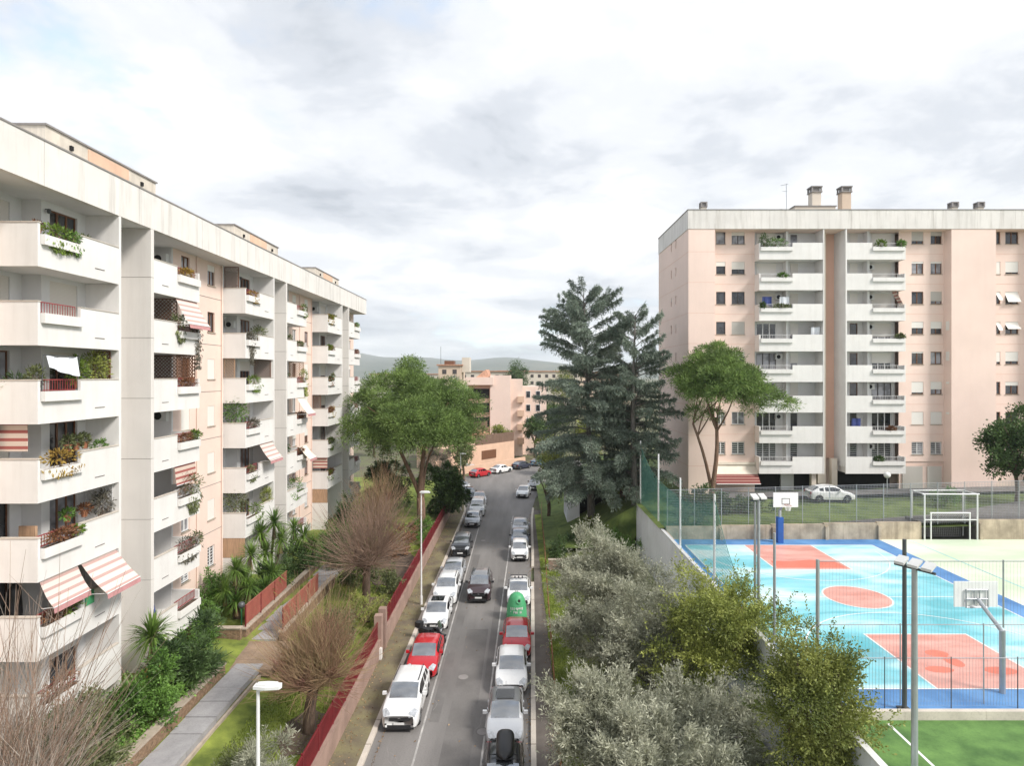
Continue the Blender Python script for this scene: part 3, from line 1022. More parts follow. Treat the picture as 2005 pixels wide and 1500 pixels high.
for i, Yb in enumerate((26.3, 43.75, 61.2)):
    rb = mk('roof_block', MB().box(-27, -20.3, Yb, Yb + 8.0, ZS + 0.4, 27.75), mt['roofblock'], LB)
    mk('coping', MB().box(-27.1, -20.22, Yb - 0.07, Yb + 8.07, 27.75, 27.83), mt['coping'], rb)
    mk('peach_infill', MB().box(-20.4, -20.27, Yb + 2.6, Yb + 5.6, 25.6, 27.68), mt['roofpeach'], rb)
    for q in (1.4, 6.6):
        mk('vent', MB().box(-20.4, -20.2, Yb + q, Yb + q + 0.16, 27.2, 27.4), mt['dark'], rb)
mk('aerial', MB().tube((-20.5, 23.6, ZS + 0.5), (-20.5, 23.6, 27.6), 0.03).tube((-20.5, 23.4, 27.3), (-20.5, 24.2, 27.5), 0.02).tube((-20.5, 23.6, 27.0), (-20.5, 23.3, 27.2), 0.02), mt['metal_dark'], LB)
mk('aerial', MB().tube((-20.5, 39.2, ZS + 0.5), (-20.5, 39.2, 27.2), 0.02).tube((-20.5, 38.9, 27.0), (-20.5, 39.6, 27.05), 0.015), mt['metal'], LB)


def trough(parent, x0, x1, y0, y1, z0, z1, mat='white'):
    m = MB()
    e = 0.05
    m.box(x0, x1, y0, y1, z0, z0 + e)
    m.box(x0, x0 + e, y0, y1, z0 + e, z1); m.box(x1 - e, x1, y0, y1, z0 + e, z1)
    m.box(x0 + e, x1 - e, y0, y0 + e, z0 + e, z1); m.box(x0 + e, x1 - e, y1 - e, y1, z0 + e, z1)
    o = mk('planter_trough', m, mt[mat], parent)
    mk('soil', MB().box(x0 + e, x1 - e, y0 + e, y1 - e, z0 + e, z1 - 0.06), mt['soil'], parent)
    return o


def balcony_left(kind, Y0, Y1, k, rail):
    P = PK(k)
    zb_ = P - 1.65
    m = MB()
    if kind == 'C':
        ya, yb = Y0 + 0.12, Y0 + 2.25
        m.box(XW + 0.0, XF, Y0, Y0 + 0.12, zb_, P)
        m.box(XF - 0.12, XF, yb, Y1, zb_, P)
    else:
        ya, yb = Y1 - 2.25, Y1 - 0.12
        m.box(XF - 0.12, XF, Y0, ya, zb_, P)
        m.box(XW + 0.0, XF, Y1 - 0.12, Y1, zb_, P)
    m.box(XF - 0.125, XF - 0.005, ya, yb, zb_, P - 0.8)
    m.box(-20.62, XF - 0.125, Y0 + 0.125, Y1 - 0.125, zb_ + 0.03, P - 1.08)
    b = mk('balcony', m, mt['white'], LB)
    m = MB()
    if kind == 'C':
        m.box(XF - 0.15, XF + 0.03, yb, Y1 - 0.01, P, P + 0.035); m.box(XW + 0.02, XF + 0.03, Y0 - 0.03, Y0 + 0.14, P, P + 0.035)
    else:
        m.box(XF - 0.15, XF + 0.03, Y0 + 0.01, ya, P, P + 0.035)
    mk('coping', m, mt['kerb'], b)
    trough(b, XF - 0.30, XF + 0.16, ya + 0.03, yb - 0.03, P - 0.8, P - 0.42)
    if rail:
        railing(b, (XF - 0.2, ya + 0.05), (XF - 0.2, yb - 0.05), P - 0.42, P + 0.02, mt[rail])
    m = MB()
    m.box(XF + 0.001, XF + 0.02, (Y1 + (yb if kind == 'C' else ya)) / 2 - 0.35 if kind == 'C' else Y0 + 0.7, (Y1 + (yb if kind == 'C' else ya)) / 2 + 0.25 if kind == 'C' else Y0 + 1.25, P - 1.2, P - 1.17)
    mk('drip_slot', m, mt['joint'], b)
    return b


rails = {}
cols_left = []                         # (kind, Y0, Y1, module index)
for i, Yf in enumerate(FINS):
    if i > 0:
        cols_left.append(('B', Yf + 0.26, Yf + 4.6))
    if i < 3:
        cols_left.append(('C', Yf + 10.4, Yf + 15.05))
RL = ['red_rail', 'red_rail', 'red_rail', 'red_rail', 'red_rail', 'red_rail', 'red_rail']
for ci, (kind, Y0, Y1) in enumerate(cols_left):
    for k in range(7):
        if kind == 'C' and k == 6 and ci > 0:
            continue
        rail = None if (ci, k) in ((0, 0), (0, 3), (2, 2), (2, 5)) else ('red_rail' if (ci * 3 + k) % 7 else 'white_rail')
        balcony_left(kind, Y0, Y1, k, rail)

GL = ['glass', 'glass', 'glass_curtain']
for ci, (kind, Y0, Y1) in enumerate(cols_left):
    if kind == 'C':
        # end partition, stepped back wall with tall doors
        mk('partition_wall', MB().box(XB, XF + 0.01, Y1, Y1 + 0.16, 1.8, ZS), mt['white'], LB)
        ops, ops2 = [], []
        for k in range(7):
            fl = PK(k) - 1.08
            ops.append((Y0 + 2.55, Y0 + 4.15, fl + 0.02, fl + 2.25))
            ops2.append((Y0 + 0.4, Y0 + 1.5, fl + 0.02, fl + 2.25))
        m = MB()
        pt = wall_open(m, (XW, 0, 0), (0, 1, 0), (1, 0, 0), (Y0 + 2.1, Y1), (1.8, ZS), ops, 0.16)
        m.quad((XB - 0.05, Y0 + 2.1, 1.8), (XW, Y0 + 2.1, 1.8), (XW, Y0 + 2.1, ZS), (XB - 0.05, Y0 + 2.1, ZS))
        m2 = MB()
        pt2 = wall_open(m2, (XD, 0, 0), (0, 1, 0), (1, 0, 0), (Y0 - 0.02, Y0 + 2.1), (1.8, ZS), ops2, 0.16)
        m.v += []
        i0 = len(m.v)
        m.v += m2.v
        m.f += [tuple(a + i0 for a in q) for q in m2.f]
        mk('loggia_wall', m, mt['loggia'], LB)
        for k in range(7):
            if kind == 'C' and k == 6 and ci > 0:
                window(LB, pt, ops[k], 0.16, 'woodpale', 2, 1.0, 'shutter', sill=False, name='door')
                mk('end_panel', MB().box(XW, XF - 0.02, Y0, Y0 + 0.1, 1.8, PK(6)), mt['white'], LB)
                mk('wood_screen', MB().box(XW, XF - 0.05, Y0 + 0.02, Y0 + 0.08, PK(6) + 0.02, PK(5) - 1.66), mt['woodpale'], LB)
                continue
            rl = {(0, 1): 1.0, (2, 0): 0.0}.get((ci, k), random.choice([0, 0, 0, 0.45, 0.3]))
            window(LB, pt, ops[k], 0.16, 'wood', 3, rl, 'shutter', random.choice(GL), sill=False, name='door')
            window(LB, pt2, ops2[k], 0.16, 'wood', 2, random.choice([0, 0, 0.4, 1.0]), 'shutter', random.choice(GL), sill=False, name='door')
        # stair slot behind, between partition and fin
        ops = [(Y1 + 0.9, Y1 + 1.6, PK(k) - 0.3, PK(k) + 0.9) for k in range(7)]
        m = MB()
        pt = wall_open(m, (XW - 0.2, 0, 0), (0, 1, 0), (1, 0, 0), (Y1 + 0.16, Y1 + 2.4), (1.8, ZS), ops, 0.12)
        mk('slot_wall', m, mt['fin'], LB)
        for k in range(7):
            window(LB, pt, ops[k], 0.12, 'frame_dark', 1, 0)
    else:
        m = MB()
        m.box(XB - 0.05, XW - 0.004, Y1 - 0.14, Y1, 1.8, ZS)
        ops = [(Y0 + 1.2, Y0 + 2.9, PK(k) - 1.06, PK(k) + 1.1) for k in range(7)]
        pt = wall_open(m, (XB, 0, 0), (0, 1, 0), (1, 0, 0), (Y0, Y1 - 0.14), (1.8, ZS), ops, 0.07)
        mk('loggia_wall', m, mt['loggia'], LB)
        for k in range(7):
            window(LB, pt, ops[k], 0.07, 'wood', 2, random.choice([0, 0, 0.5]), 'shutter', random.choice(GL), sill=False, name='door')
# pink recessed facade with two window columns per bay
pink_bays = [(FINS[0] + 4.6, FINS[0] + 10.4), (FINS[1] + 4.6, FINS[1] + 10.4), (FINS[2] + 4.6, FINS[2] + 10.4), (FINS[3] + 4.6, BEND)]
for bi, (Y0, Y1) in enumerate(pink_bays):
    ops = []
    for k in range(7):
        P = PK(k)
        ops.append((Y0 + 0.85, Y0 + 1.75, P - 0.05, P + 1.22))
        if Y1 - Y0 > 5:
            ops.append((Y0 + 3.85, Y0 + 4.75, P - 0.05, P + 1.22))
    m = MB()
    pt = wall_open(m, (XW, 0, 0), (0, 1, 0), (1, 0, 0), (Y0, Y1), (3.15, ZS), ops, 0.15)
    mk('pink_wall', m, mt['pink'], LB)
    for k in range(7):
        z = PK(k) - 0.85
        mk('string_course', MB().box(XW - 0.01, XW + 0.012, Y0 + 0.01, Y1 - 0.01, z, z + 0.03), mt['joint'], LB)
    for op in ops:
        low = op[2] < 6.5
        window(LB, pt, op, 0.15, 'frame_white' if low else random.choice(['wood', 'wood', 'frame_white']), 2, random.choice([0, 0, 0.3, 0.5, 1.0, 1.0]) if not low else 0, 'shutter_white', random.choice(GL), grille=low)
    if bi in (0, 1, 2):
        mk('open_ground_floor', MB().box(XW - 0.7, XW - 0.5, Y0, Y1 - 1.0, 1.8, 3.15).box(XW - 0.5, XW, Y1 - 0.4, Y1, 1.8, 3.15), mt['loggia'], LB)
        mk('pilotis', MB().box(XF - 0.3, XF - 0.1, Y0 - 0.3, Y0 - 0.1, 1.8, PK(6) - 1.65), mt['white'], LB)
# projecting fins: concrete panels one storey high
for fi, Yf in enumerate(FINS):
    mk('fin_core', MB().box(XW - 0.4, XF - 0.03, Yf + 0.03, Yf + 0.22, 1.8, ZS), mt['joint'], LB)
    zs = [ZS - 0.01] + [21.8 - 2.97 * k for k in range(7)] + [1.8]
    for a, b in zip(zs, zs[1:]):
        mk('fin_panel', MB().box(XW - 0.4, XF + 0.012, Yf, Yf + 0.25, b + 0.022, a), mt['fin'], LB)

for (x, y) in ((XW + 0.06, FINS[1] + 10.2), (XW + 0.06, FINS[2] + 10.2), (XW + 0.06, FINS[1] + 7.1), (XW + 0.06, FINS[2] + 7.1)):
    mk('downpipe', MB().tube((x, y, 2.2), (x, y, ZS), 0.045, n=8), mt['pink'], LB)
# lattice screens, awnings and air conditioners belong to the block


def lattice(y0, y1, x0, x1, z0, z1, mat='wood'):
    """diagonal wooden lattice in a frame; a plane from (x0,y0) to (x1,y1)"""
    m = MB()
    a, b = Vector((x0, y0, 0)), Vector((x1, y1, 0))
    L = (b - a).length
    d = (b - a) / L
    H = z1 - z0
    st = 0.2
    c = -H
    while c < L:
        for s in (1, -1):
            p0, p1 = max(0, c), min(L, c + H)
            if p1 > p0 + 0.02:
                za, zc = (p0 - c, p1 - c) if s > 0 else (H - (p0 - c), H - (p1 - c))
                A, B = a + d * p0, a + d * p1
                m.tube((A.x, A.y, z0 + za), (B.x, B.y, z0 + zc), 0.018, n=4, cap=False)
        c += st
    for z in (z0, z1):
        m.tube((a.x, a.y, z), (b.x, b.y, z), 0.03, n=4)
    for q in (a, b):
        m.tube((q.x, q.y, z0), (q.x, q.y, z1), 0.03, n=4)
    return mk('lattice', m, mt[mat], LB)


def awning(y0, y1, zt, out, drop, mat='awning', valance=True):
    """sloping striped cloth from the soffit outwards"""
    m = MB()
    n = 6
    for j in range(n):
        a, b = j / n, (j + 1) / n
        sag = lambda q: -0.10 * math.sin(math.pi * q)
        m.quad((XF - 0.1 + out * a, y0, zt - drop * a + sag(a)), (XF - 0.1 + out * a, y1, zt - drop * a + sag(a)), (XF - 0.1 + out * b, y1, zt - drop * b + sag(b)), (XF - 0.1 + out * b, y0, zt - drop * b + sag(b)))
    o = mk('awning', m, mt[mat], LB)
    x = XF - 0.1 + out
    m = MB()
    if valance:
        m.quad((x, y0, zt - drop), (x, y1, zt - drop), (x + 0.03, y1, zt - drop - 0.22), (x + 0.03, y0, zt - drop - 0.22))
        mk('valance', m, mt['awning_valance'], o)
    m = MB().tube((x, y0, zt - drop), (x, y1, zt - drop), 0.025, n=6)
    for yy in (y0 + 0.05, y1 - 0.05):
        m.tube((XF - 0.05, yy, zt - drop - 0.05), (x, yy, zt - drop), 0.015, n=5)
    mk('awning_frame', m, mt['metal_white'], o)
    return o


cC0, cB1, cC1, cB2, cC2, cB3 = cols_left
awning(cC0[1] + 2.4, cC0[2] - 0.05, PK(5) + 1.3, 1.1, 1.25, 'awning_pale')
awning(cC0[1] + 0.2, cC0[1] + 2.2, PK(5) + 1.3, 0.55, 1.0, 'awning_pale')
awning(cB1[1] + 2.1, cB1[2] - 0.1, PK(1) + 1.3, 0.75, 1.35, 'awning_pale')
awning(cC1[1] + 2.4, cC1[2] - 0.05, PK(4) + 1.3, 0.8, 1.15, 'awning_pale')
awning(cB2[1] + 2.4, cB2[2] - 0.1, PK(3) + 1.3, 0.9, 1.3, 'canvas')
awning(cB2[1] + 2.9, cB2[2] + 0.2, PK(4) + 0.2, 0.9, 1.0, 'canvas')
awning(cB1[1] + 2.0, cB1[2] - 0.3, PK(4) + 1.3, 0.12, 1.0, 'awning', False)
for (c, k, a, b) in ((cC0, 3, -0.9, 0.9), (cC2, 5, 0.0, 0.0)):
    y0 = c[1]
    m = MB()
    m.box(XW + 0.02 if k == 5 else -20.2, XF - 0.1 if k == 5 else -18.55, y0 + 0.2, y0 + 0.23, PK(k) + 0.28, PK(k) + 1.3)
    mk('side_blind', m, mt['awning'], LB)
lattice(cC0[2] - 0.05, cC0[2] - 0.06, XW + 0.1, XF - 0.25, PK(4) + 0.05, PK(4) + 1.25, 'white_rail')
lattice(cC0[2] - 0.05, cC0[2] - 0.06, XW + 0.4, XF - 0.35, PK(2) + 0.05, PK(2) + 1.25)
lattice(cB1[2] - 0.2, cB1[2] - 0.21, XB + 0.1, XF - 0.15, PK(2) + 0.05, PK(2) + 1.28)
lattice(cB1[1] + 2.5, cB1[2] - 0.3, XF - 0.25, XF - 0.25, PK(2) + 0.0, PK(2) + 1.28)
lattice(cB1[1] + 2.3, cB1[1] + 2.4, XB + 0.6, XF - 0.2, PK(1) + 0.0, PK(1) + 1.28)
lattice(cC1[1] + 0.1, cC1[1] + 0.11, XW + 0.1, XW + 1.0, PK(0) + 0.02, PK(0) + 1.4)
lattice(cC1[1] + 0.1, cC1[1] + 0.11, XW + 0.05, XW + 0.75, PK(2) + 0.02, PK(2) + 1.28, 'woodpale')
lattice(cC1[2] - 0.05, cC1[2] - 0.06, XW + 0.15, XF - 0.2, PK(2) + 0.02, PK(2) + 1.28)
lattice(cB2[2] - 0.15, cB2[2] - 0.16, XW + 0.1, XF - 0.2, PK(2) + 0.02, PK(2) + 1.28, 'woodpale')
lattice(cC2[1] + 0.1, cC2[1] + 0.11, XW + 0.1, XF - 0.7, PK(3) + 0.02, PK(3) + 1.28)


def aircon(parent, x0, x1, y, z0, face):
    """outdoor unit on a wall facing the camera; face = y of the wall"""
    h = (x1 - x0) * 0.75
    o = mk('air_conditioner', MB().box(x0, x1, y - 0.28, y, z0, z0 + h), mt['aircon'], parent)
    cx, cz, r = x0 + (x1 - x0) * 0.4, z0 + h / 2, h * 0.38
    m = MB()
    for k in range(14):
        t0, t1 = 2 * math.pi * k / 14, 2 * math.pi * (k + 1) / 14
        m.quad((cx, y - 0.29, cz), (cx + r * math.cos(t0), y - 0.29, cz + r * math.sin(t0)), (cx + r * math.cos(t1), y - 0.29, cz + r * math.sin(t1)))
    mk('fan_grille', m, mt['dark'], o)
    return o


for (c, k, dz) in ((cB1, 0, 0.45), (cB1, 3, 0.6), (cC1, 1, 0.5), (cB2, 0, 0.5), (cC2, 0, 0.5)):
    if c[0] == 'B':
        aircon(LB, -20.45, -19.65, c[2] - 0.14, PK(k) + dz, 0)
    else:
        aircon(LB, -20.22, -19.6, c[1] + 2.1, PK(k) + dz, 0)
for c, k in ((cC0, 0), (cC0, 5), (cC1, 0)):
    m = MB().tube((XW, c[1] + 2.3, PK(k) + 1.1), (XW + 0.16, c[1] + 2.3, PK(k) + 1.1), 0.02, n=6).lathe((XW + 0.16, c[1] + 2.3, PK(k) + 0.92), [(0.03, 0.2), (0.07, 0.18), (0.08, 0.06), (0.05, 0)], 8)
    mk('wall_lamp', m, mt['metal_dark'], LB)

# things standing on the balconies


def plant(label, pos, size, mat, n=220, leaf=(0.16, 0.06), up=0.3, pot=True, group='plants on the balconies of the cream block', trail=0.0, cat='plant'):
    t = thing('balcony_plant', label, cat, pos, group=group)
    x, y, z = pos
    sx, sy, sz = [q * 1.12 for q in size]
    n = int(n * 1.35)
    d = sphere_dirs(n, up)
    P = np.array(pos) + np.array([0, 0, 0.15 + sz * 0.45]) + d * rng.uniform(0.35, 1.0, (n, 1)) * np.array([sx, sy, sz * 0.55])
    if trail:
        k = rng.random(n) < 0.6
        P[k, 2] = z - rng.uniform(-0.1, trail, k.sum())
        P[k, 0] = x + 0.12 + rng.normal(0, 0.07, k.sum())
        P[k, 1] = y + rng.uniform(-sy, sy, k.sum()) * (1 - 0.6 * np.clip((z - P[k, 2]) / max(trail, 0.01), 0, 1))
        d[k] = [0.15, 0, -1]
    leaves('foliage', P, d, leaf[0], leaf[1], lf[mat], t)
    if pot:
        mk('pot', MB().lathe((x, y, z), [(0.10, 0.0), (0.14, 0.24), (0.16, 0.24), (0.16, 0.28)], 10), mt['terracotta'], t)
    m = MB()
    for k in range(5):
        q = P[rng.integers(0, n)]
        m.path([(x, y, z + 0.1), ((x + q[0]) / 2 + random.uniform(-.05, .05), (y + q[1]) / 2, (z + 0.1 + q[2]) / 2 + 0.05), tuple(q)], [0.014, 0.01, 0.004], 4)
    mk('stem', m, mt['twig'], t)
    return t


tr = lambda c, k, f: (XF - 0.07, (c[1] + 0.2 + 2.0 * f) if c[0] == 'C' else (c[2] - 2.15 + 2.0 * f), PK(k) - 0.50)
fl = lambda c, k, y, x=XF - 0.35, dz=-0.35: (x, c[1] + y, PK(k) + dz)
plant('bright trailing succulent along the top planter trough of the first balcony column', tr(cC0, 0, 0.45), (0.2, 0.85, 0.42), 'bright', 420, trail=0.4, pot=False)
plant('olive green trailing tuft at the corner of the top planter trough, first column', tr(cC0, 0, 0.85), (0.2, 0.3, 0.35), 'green', 180, trail=0.35, pot=False)
plant('dry potted plant on the top parapet beside the trailing succulent, first column', fl(cC0, 0, 2.9), (0.15, 0.4, 0.3), 'dull', 140)
plant('red leaved pot plant by the door of the top balcony, first column', fl(cC0, 0, 0.9, XF - 0.7, -0.2), (0.15, 0.15, 0.25), 'rust', 80)
plant('tall climbing plant on the lattice of the third balcony, first column', fl(cC0, 2, 3.9, XF - 0.5), (0.35, 0.7, 1.3), 'yellow', 520)
plant('loose leafy plant beside the hanging cloth on the third balcony, first column', fl(cC0, 2, 0.4, XF - 0.4), (0.25, 0.3, 0.7), 'dull', 220)
plant('pale shrub between cloth and lattice on the third balcony, first column', fl(cC0, 2, 2.9, XF - 0.6), (0.3, 0.5, 1.1), 'bright', 300)
plant('spiky plant by the back wall of the third balcony, first column', (-19.2, cC0[1] + 0.5, PK(2) - 0.5), (0.3, 0.3, 0.5), 'dark', 120, (0.3, 0.04))
for q, nm in enumerate(('first', 'middle', 'last')):
    plant(f'{nm} of three round pot plants on the fourth balcony of the first column', fl(cC0, 3, 2.55 + 0.5 * q, XF - 0.75, 0.0), (0.2, 0.2, 0.45), 'dull', 160)
plant('ochre flowering plants filling the trough of the fourth balcony, first column', tr(cC0, 3, 0.5), (0.28, 0.95, 0.5), 'flower', 520, trail=0.25, pot=False)
plant('small leafy plant at the far end of the fourth balcony, first column', fl(cC0, 3, 3.9), (0.2, 0.4, 0.5), 'green', 160)
plant('green pot plant on the sill of the fifth balcony, first column', fl(cC0, 4, 2.6, XF - 0.8, 0.0), (0.2, 0.3, 0.35), 'green', 160)
plant('red flowering pot plant on the sill of the fifth balcony, first column', fl(cC0, 4, 3.6, XF - 0.8, 0.0), (0.2, 0.25, 0.35), 'rust', 130)
plant('rust and green plants in the trough of the fifth balcony, first column', tr(cC0, 4, 0.55), (0.2, 0.9, 0.35), 'rust', 320, pot=False)
plant('bright green tuft at the end of the fifth trough, first column', tr(cC0, 4, 0.98), (0.2, 0.2, 0.3), 'bright', 140, pot=False)
plant('dry creeper over the white lattice of the fifth balcony, first column', fl(cC0, 4, 4.3, XF - 0.5), (0.4, 0.4, 1.1), 'vine', 300)
plant('yellow green grassy plant in the trough of the sixth balcony, first column', tr(cC0, 5, 0.7), (0.25, 0.5, 0.55), 'bright', 260, (0.25, 0.04), pot=False)
plant('rust coloured plants in the trough of the sixth balcony, first column', tr(cC0, 5, 0.3), (0.2, 0.5, 0.3), 'rust', 180, pot=False)
plant('reddish shrub spilling from the lowest balcony of the first column', tr(cC0, 6, 0.5), (0.3, 1.0, 0.5), 'rust', 420, trail=0.4, pot=False)
plant('grey leaved bushy plant on the second balcony corner of the second column', tr(cB1, 1, 0.05), (0.35, 0.35, 0.75), 'dull', 420, trail=0.5, pot=False)
plant('long hanging plant at the far corner of the second balcony, second column', tr(cB1, 1, 0.95), (0.25, 0.3, 0.6), 'vine', 420, trail=1.9, pot=False)
plant('flowering plants behind the railing of the third balcony, second column', tr(cB1, 2, 0.5), (0.2, 0.8, 0.3), 'rust', 220, pot=False)
plant('green and yellow plant at the trough end of the fourth balcony, second column', tr(cB1, 3, 0.9), (0.25, 0.3, 0.4), 'bright', 200, pot=False)
plant('brown plants along the trough of the fourth balcony, second column', tr(cB1, 3, 0.35), (0.2, 0.6, 0.3), 'rust', 160, pot=False)
plant('large mound of trailing green plants on the fifth balcony, second column', tr(cB1, 4, 0.7), (0.45, 0.75, 0.95), 'dull', 760, trail=0.9, pot=False)
plant('bare wispy plant above the trailing mound, fifth balcony, second column', tr(cB1, 4, 0.4), (0.3, 0.6, 1.1), 'rust', 200, (0.2, 0.03), pot=False)
plant('sparse leafy plants along the trough of the sixth balcony, second column', tr(cB1, 5, 0.5), (0.3, 1.1, 0.6), 'vine', 360, trail=0.5, pot=False)
plant('leggy shrub at the far trough end of the sixth balcony, second column', tr(cB1, 5, 1.0), (0.25, 0.3, 0.6), 'dull', 160, pot=False)
plant('brown hanging vines over the second balcony parapet of the third column', tr(cC1, 1, 0.35), (0.25, 0.4, 0.4), 'vine', 520, trail=1.5, pot=False)
plant('leafy plant behind the second balcony of the third column', fl(cC1, 1, 3.6, XF - 0.6), (0.4, 0.8, 0.9), 'dull', 300)
plant('bright bushy plant in the third trough of the third column', tr(cC1, 2, 0.65), (0.3, 0.75, 0.45), 'bright', 420, trail=0.4, pot=False)
plant('square of green creeper on the side of the fourth balcony, third column', (XW + 0.75, cC1[1] + 0.12, PK(3) - 0.1), (0.8, 0.12, 1.6), 'green', 620, up=0, pot=False)
plant('wiry plants in the fourth trough of the third column', tr(cC1, 3, 0.6), (0.25, 0.8, 0.5), 'vine', 260, pot=False)
plant('grassy creeper on the side of the sixth balcony, third column', (XW + 0.75, cC1[1] + 0.12, PK(5) - 0.1), (0.75, 0.12, 1.5), 'dull', 520, up=0, pot=False)
plant('yellow flowering shrub at the far end of the sixth balcony, third column', fl(cC1, 5, 4.1, XF - 0.3), (0.35, 0.5, 1.1), 'yellow', 420)
plant('bright round shrub in the sixth trough of the third column', tr(cC1, 5, 0.8), (0.35, 0.7, 0.6), 'bright', 420, trail=0.3, pot=False)
plant('fresh green plant in the top trough of the fourth column', tr(cB2, 0, 0.8), (0.25, 0.5, 0.5), 'bright', 260, trail=0.3, pot=False)
plant('tall yellow green climber on the third balcony of the fourth column', tr(cB2, 2, 0.9), (0.3, 0.4, 1.0), 'yellow', 420, trail=1.0, pot=False)
plant('dark leafy plant in the loggia of the third balcony, fourth column', fl(cB2, 2, 0.9, XF - 0.7), (0.4, 0.5, 0.8), 'dark', 240)
plant('brown plants in the fourth trough of the fourth column', tr(cB2, 3, 0.5), (0.25, 0.8, 0.4), 'rust', 200, pot=False)
plant('leafy shrub covering the sixth balcony of the fourth column', fl(cB2, 5, 2.2, XF - 0.2), (0.5, 1.4, 0.9), 'green', 520, trail=0.6, pot=False)
for k, mm in ((0, 'bright'), (1, 'rust'), (2, 'dark'), (3, 'rust'), (4, 'dull'), (5, 'rust')):
    plant(f'small plant in the {ORD[k]} trough from the top of the fifth balcony column', tr(cC2, k, 0.5), (0.22, 0.7, 0.4), mm, 220, pot=False)
for k, mm in ((0, 'green'), (1, 'rust')):
    plant(f'small plant in the {ORD[k]} trough from the top of the last balcony column', tr(cB3, k, 0.5), (0.22, 0.7, 0.4), mm, 180, pot=False)

rp_ = random.Random(17)
done = {(0, k) for k in range(7)} | {(1, 1), (1, 2), (1, 3), (1, 4), (1, 5), (2, 1), (2, 2), (2, 3), (2, 5), (3, 0), (3, 2), (3, 3), (3, 5)}
for ci, c in enumerate(cols_left[:5]):
    for k in range(6):
        if (ci, k) in done:
            continue
        mm = rp_.choice(['green', 'rust', 'bright', 'dull', 'flower'])
        cn = {'green': 'green', 'rust': 'rust red', 'bright': 'light green', 'dull': 'grey green', 'flower': 'ochre'}[mm]
        plant(f'{cn} trough planting on the {ORD[k]} balcony from the top, {COL[ci]} column', tr(c, k, rp_.uniform(0.3, 0.7)), (0.24, rp_.uniform(0.4, 0.9), rp_.uniform(0.3, 0.5)), mm, 240, trail=rp_.choice([0, 0.3, 0.5]), pot=False)
        if rp_.random() < 0.6:
            plant(f'pot plant behind the parapet of the {ORD[k]} balcony from the top, {COL[ci]} column', fl(c, k, (3.2 if c[0] == 'C' else 1.2) + rp_.uniform(-.4, .4)), (0.2, 0.25, rp_.uniform(0.4, 0.8)), rp_.choice(['green', 'dark', 'dull']), 160)
t = thing('clothes_line', 'white cloth hung to dry on the third balcony of the first column', 'laundry', (XF - 0.15, cC0[1] + 1.2, PK(2)))
m = MB()
ny, nz = 10, 6
gy = lambda j: cC0[1] + 0.55 + 1.6 * j / ny
V = [[(XF - 0.1 + 0.06 * math.sin(j * 1.3) + 0.12 * i / nz, gy(j), PK(2) + 0.95 - 0.05 * math.sin(math.pi * j / ny) - (0.45 + 0.35 * j / ny) * i / nz) for j in range(ny + 1)] for i in range(nz + 1)]
for i in range(nz):
    for j in range(ny):
        m.quad(V[i][j], V[i][j + 1], V[i + 1][j + 1], V[i + 1][j])
mk('cloth', m, mt['cloth'], t)
mk('rack', MB().tube((XF - 0.1, cC0[1] + 0.4, PK(2) + 0.97), (XF - 0.1, cC0[1] + 2.3, PK(2) + 0.93), 0.02).tube((XF - 0.2, cC0[1] + 0.4, PK(2) - 1.07), (XF - 0.1, cC0[1] + 0.4, PK(2) + 0.97), 0.02).tube((XF - 0.2, cC0[1] + 2.3, PK(2) - 1.07), (XF - 0.1, cC0[1] + 2.3, PK(2) + 0.95), 0.02), mt['metal_dark'], t)
t = thing('wicker_chair', 'wicker chair behind the parapet of the fifth balcony, first column', 'chair', (-19.1, cC0[1] + 0.6, PK(4) - 1.06))
x, y, z = -19.1, cC0[1] + 0.6, PK(4) - 1.06
mk('seat', MB().box(x - 0.3, x + 0.3, y - 0.3, y + 0.3, z + 0.42, z + 0.5), mt['thatch'] if 'thatch' in mt else mt['woodpale'], t)
mk('backrest', MB().prism([(x - 0.32, y + 0.26), (x + 0.32, y + 0.26), (x + 0.36, y + 0.34), (x - 0.36, y + 0.34)], z + 0.5, z + 1.32), mt['woodpale'], t)
for a in (-0.27, 0.27):
    for b in (-0.27, 0.27):
        mk('leg', MB().tube((x + a, y + b, z), (x + a, y + b, z + 0.42), 0.025), mt['woodpale'], t)
    mk('armrest', MB().box(x + a - 0.05, x + a + 0.05, y - 0.3, y + 0.3, z + 0.68, z + 0.73), mt['woodpale'], t)
t = thing('hanging_towel', 'small green towel hung over the sixth parapet of the first column', 'towel', (XF + 0.05, cC0[1] + 2.6, PK(5)))
m = MB()
for j in range(4):
    a, b = cC0[1] + 2.45 + 0.13 * j, cC0[1] + 2.45 + 0.13 * (j + 1)
    w = lambda q: XF + 0.045 + 0.015 * math.sin(q * 9)
    m.quad((w(a), a, PK(5) + 0.05), (w(b), b, PK(5) + 0.05), (w(b) + 0.01, b, PK(5) - 0.5), (w(a) + 0.01, a, PK(5) - 0.5))
    m.quad((w(a), a, PK(5) + 0.05), (w(b), b, PK(5) + 0.05), (XF - 0.16, b, PK(5) + 0.04), (XF - 0.16, a, PK(5) + 0.04))
mk('towel_cloth', m, mt['bin_green'], t)
t = thing('dark_coat', 'dark garment hanging on the sixth balcony of the first column', 'clothing', (-19.6, cC0[1] + 0.9, PK(5)))
m = MB().lathe((-19.6, cC0[1] + 0.9, PK(5) - 0.5), [(0.22, 0), (0.25, 0.4), (0.22, 1.0), (0.2, 1.3), (0.06, 1.48)], 10)
mk('coat_cloth', m, mt['seat_dark'], t, smooth=True)
mk('hanger', MB().tube((-19.85, cC0[1] + 0.9, PK(5) + 0.95), (-19.35, cC0[1] + 0.9, PK(5) + 0.95), 0.015).tube((-19.6, cC0[1] + 0.9, PK(5) + 0.95), (-19.6, cC0[1] + 0.9, PK(5) + 1.3), 0.01), mt['metal_dark'], t)
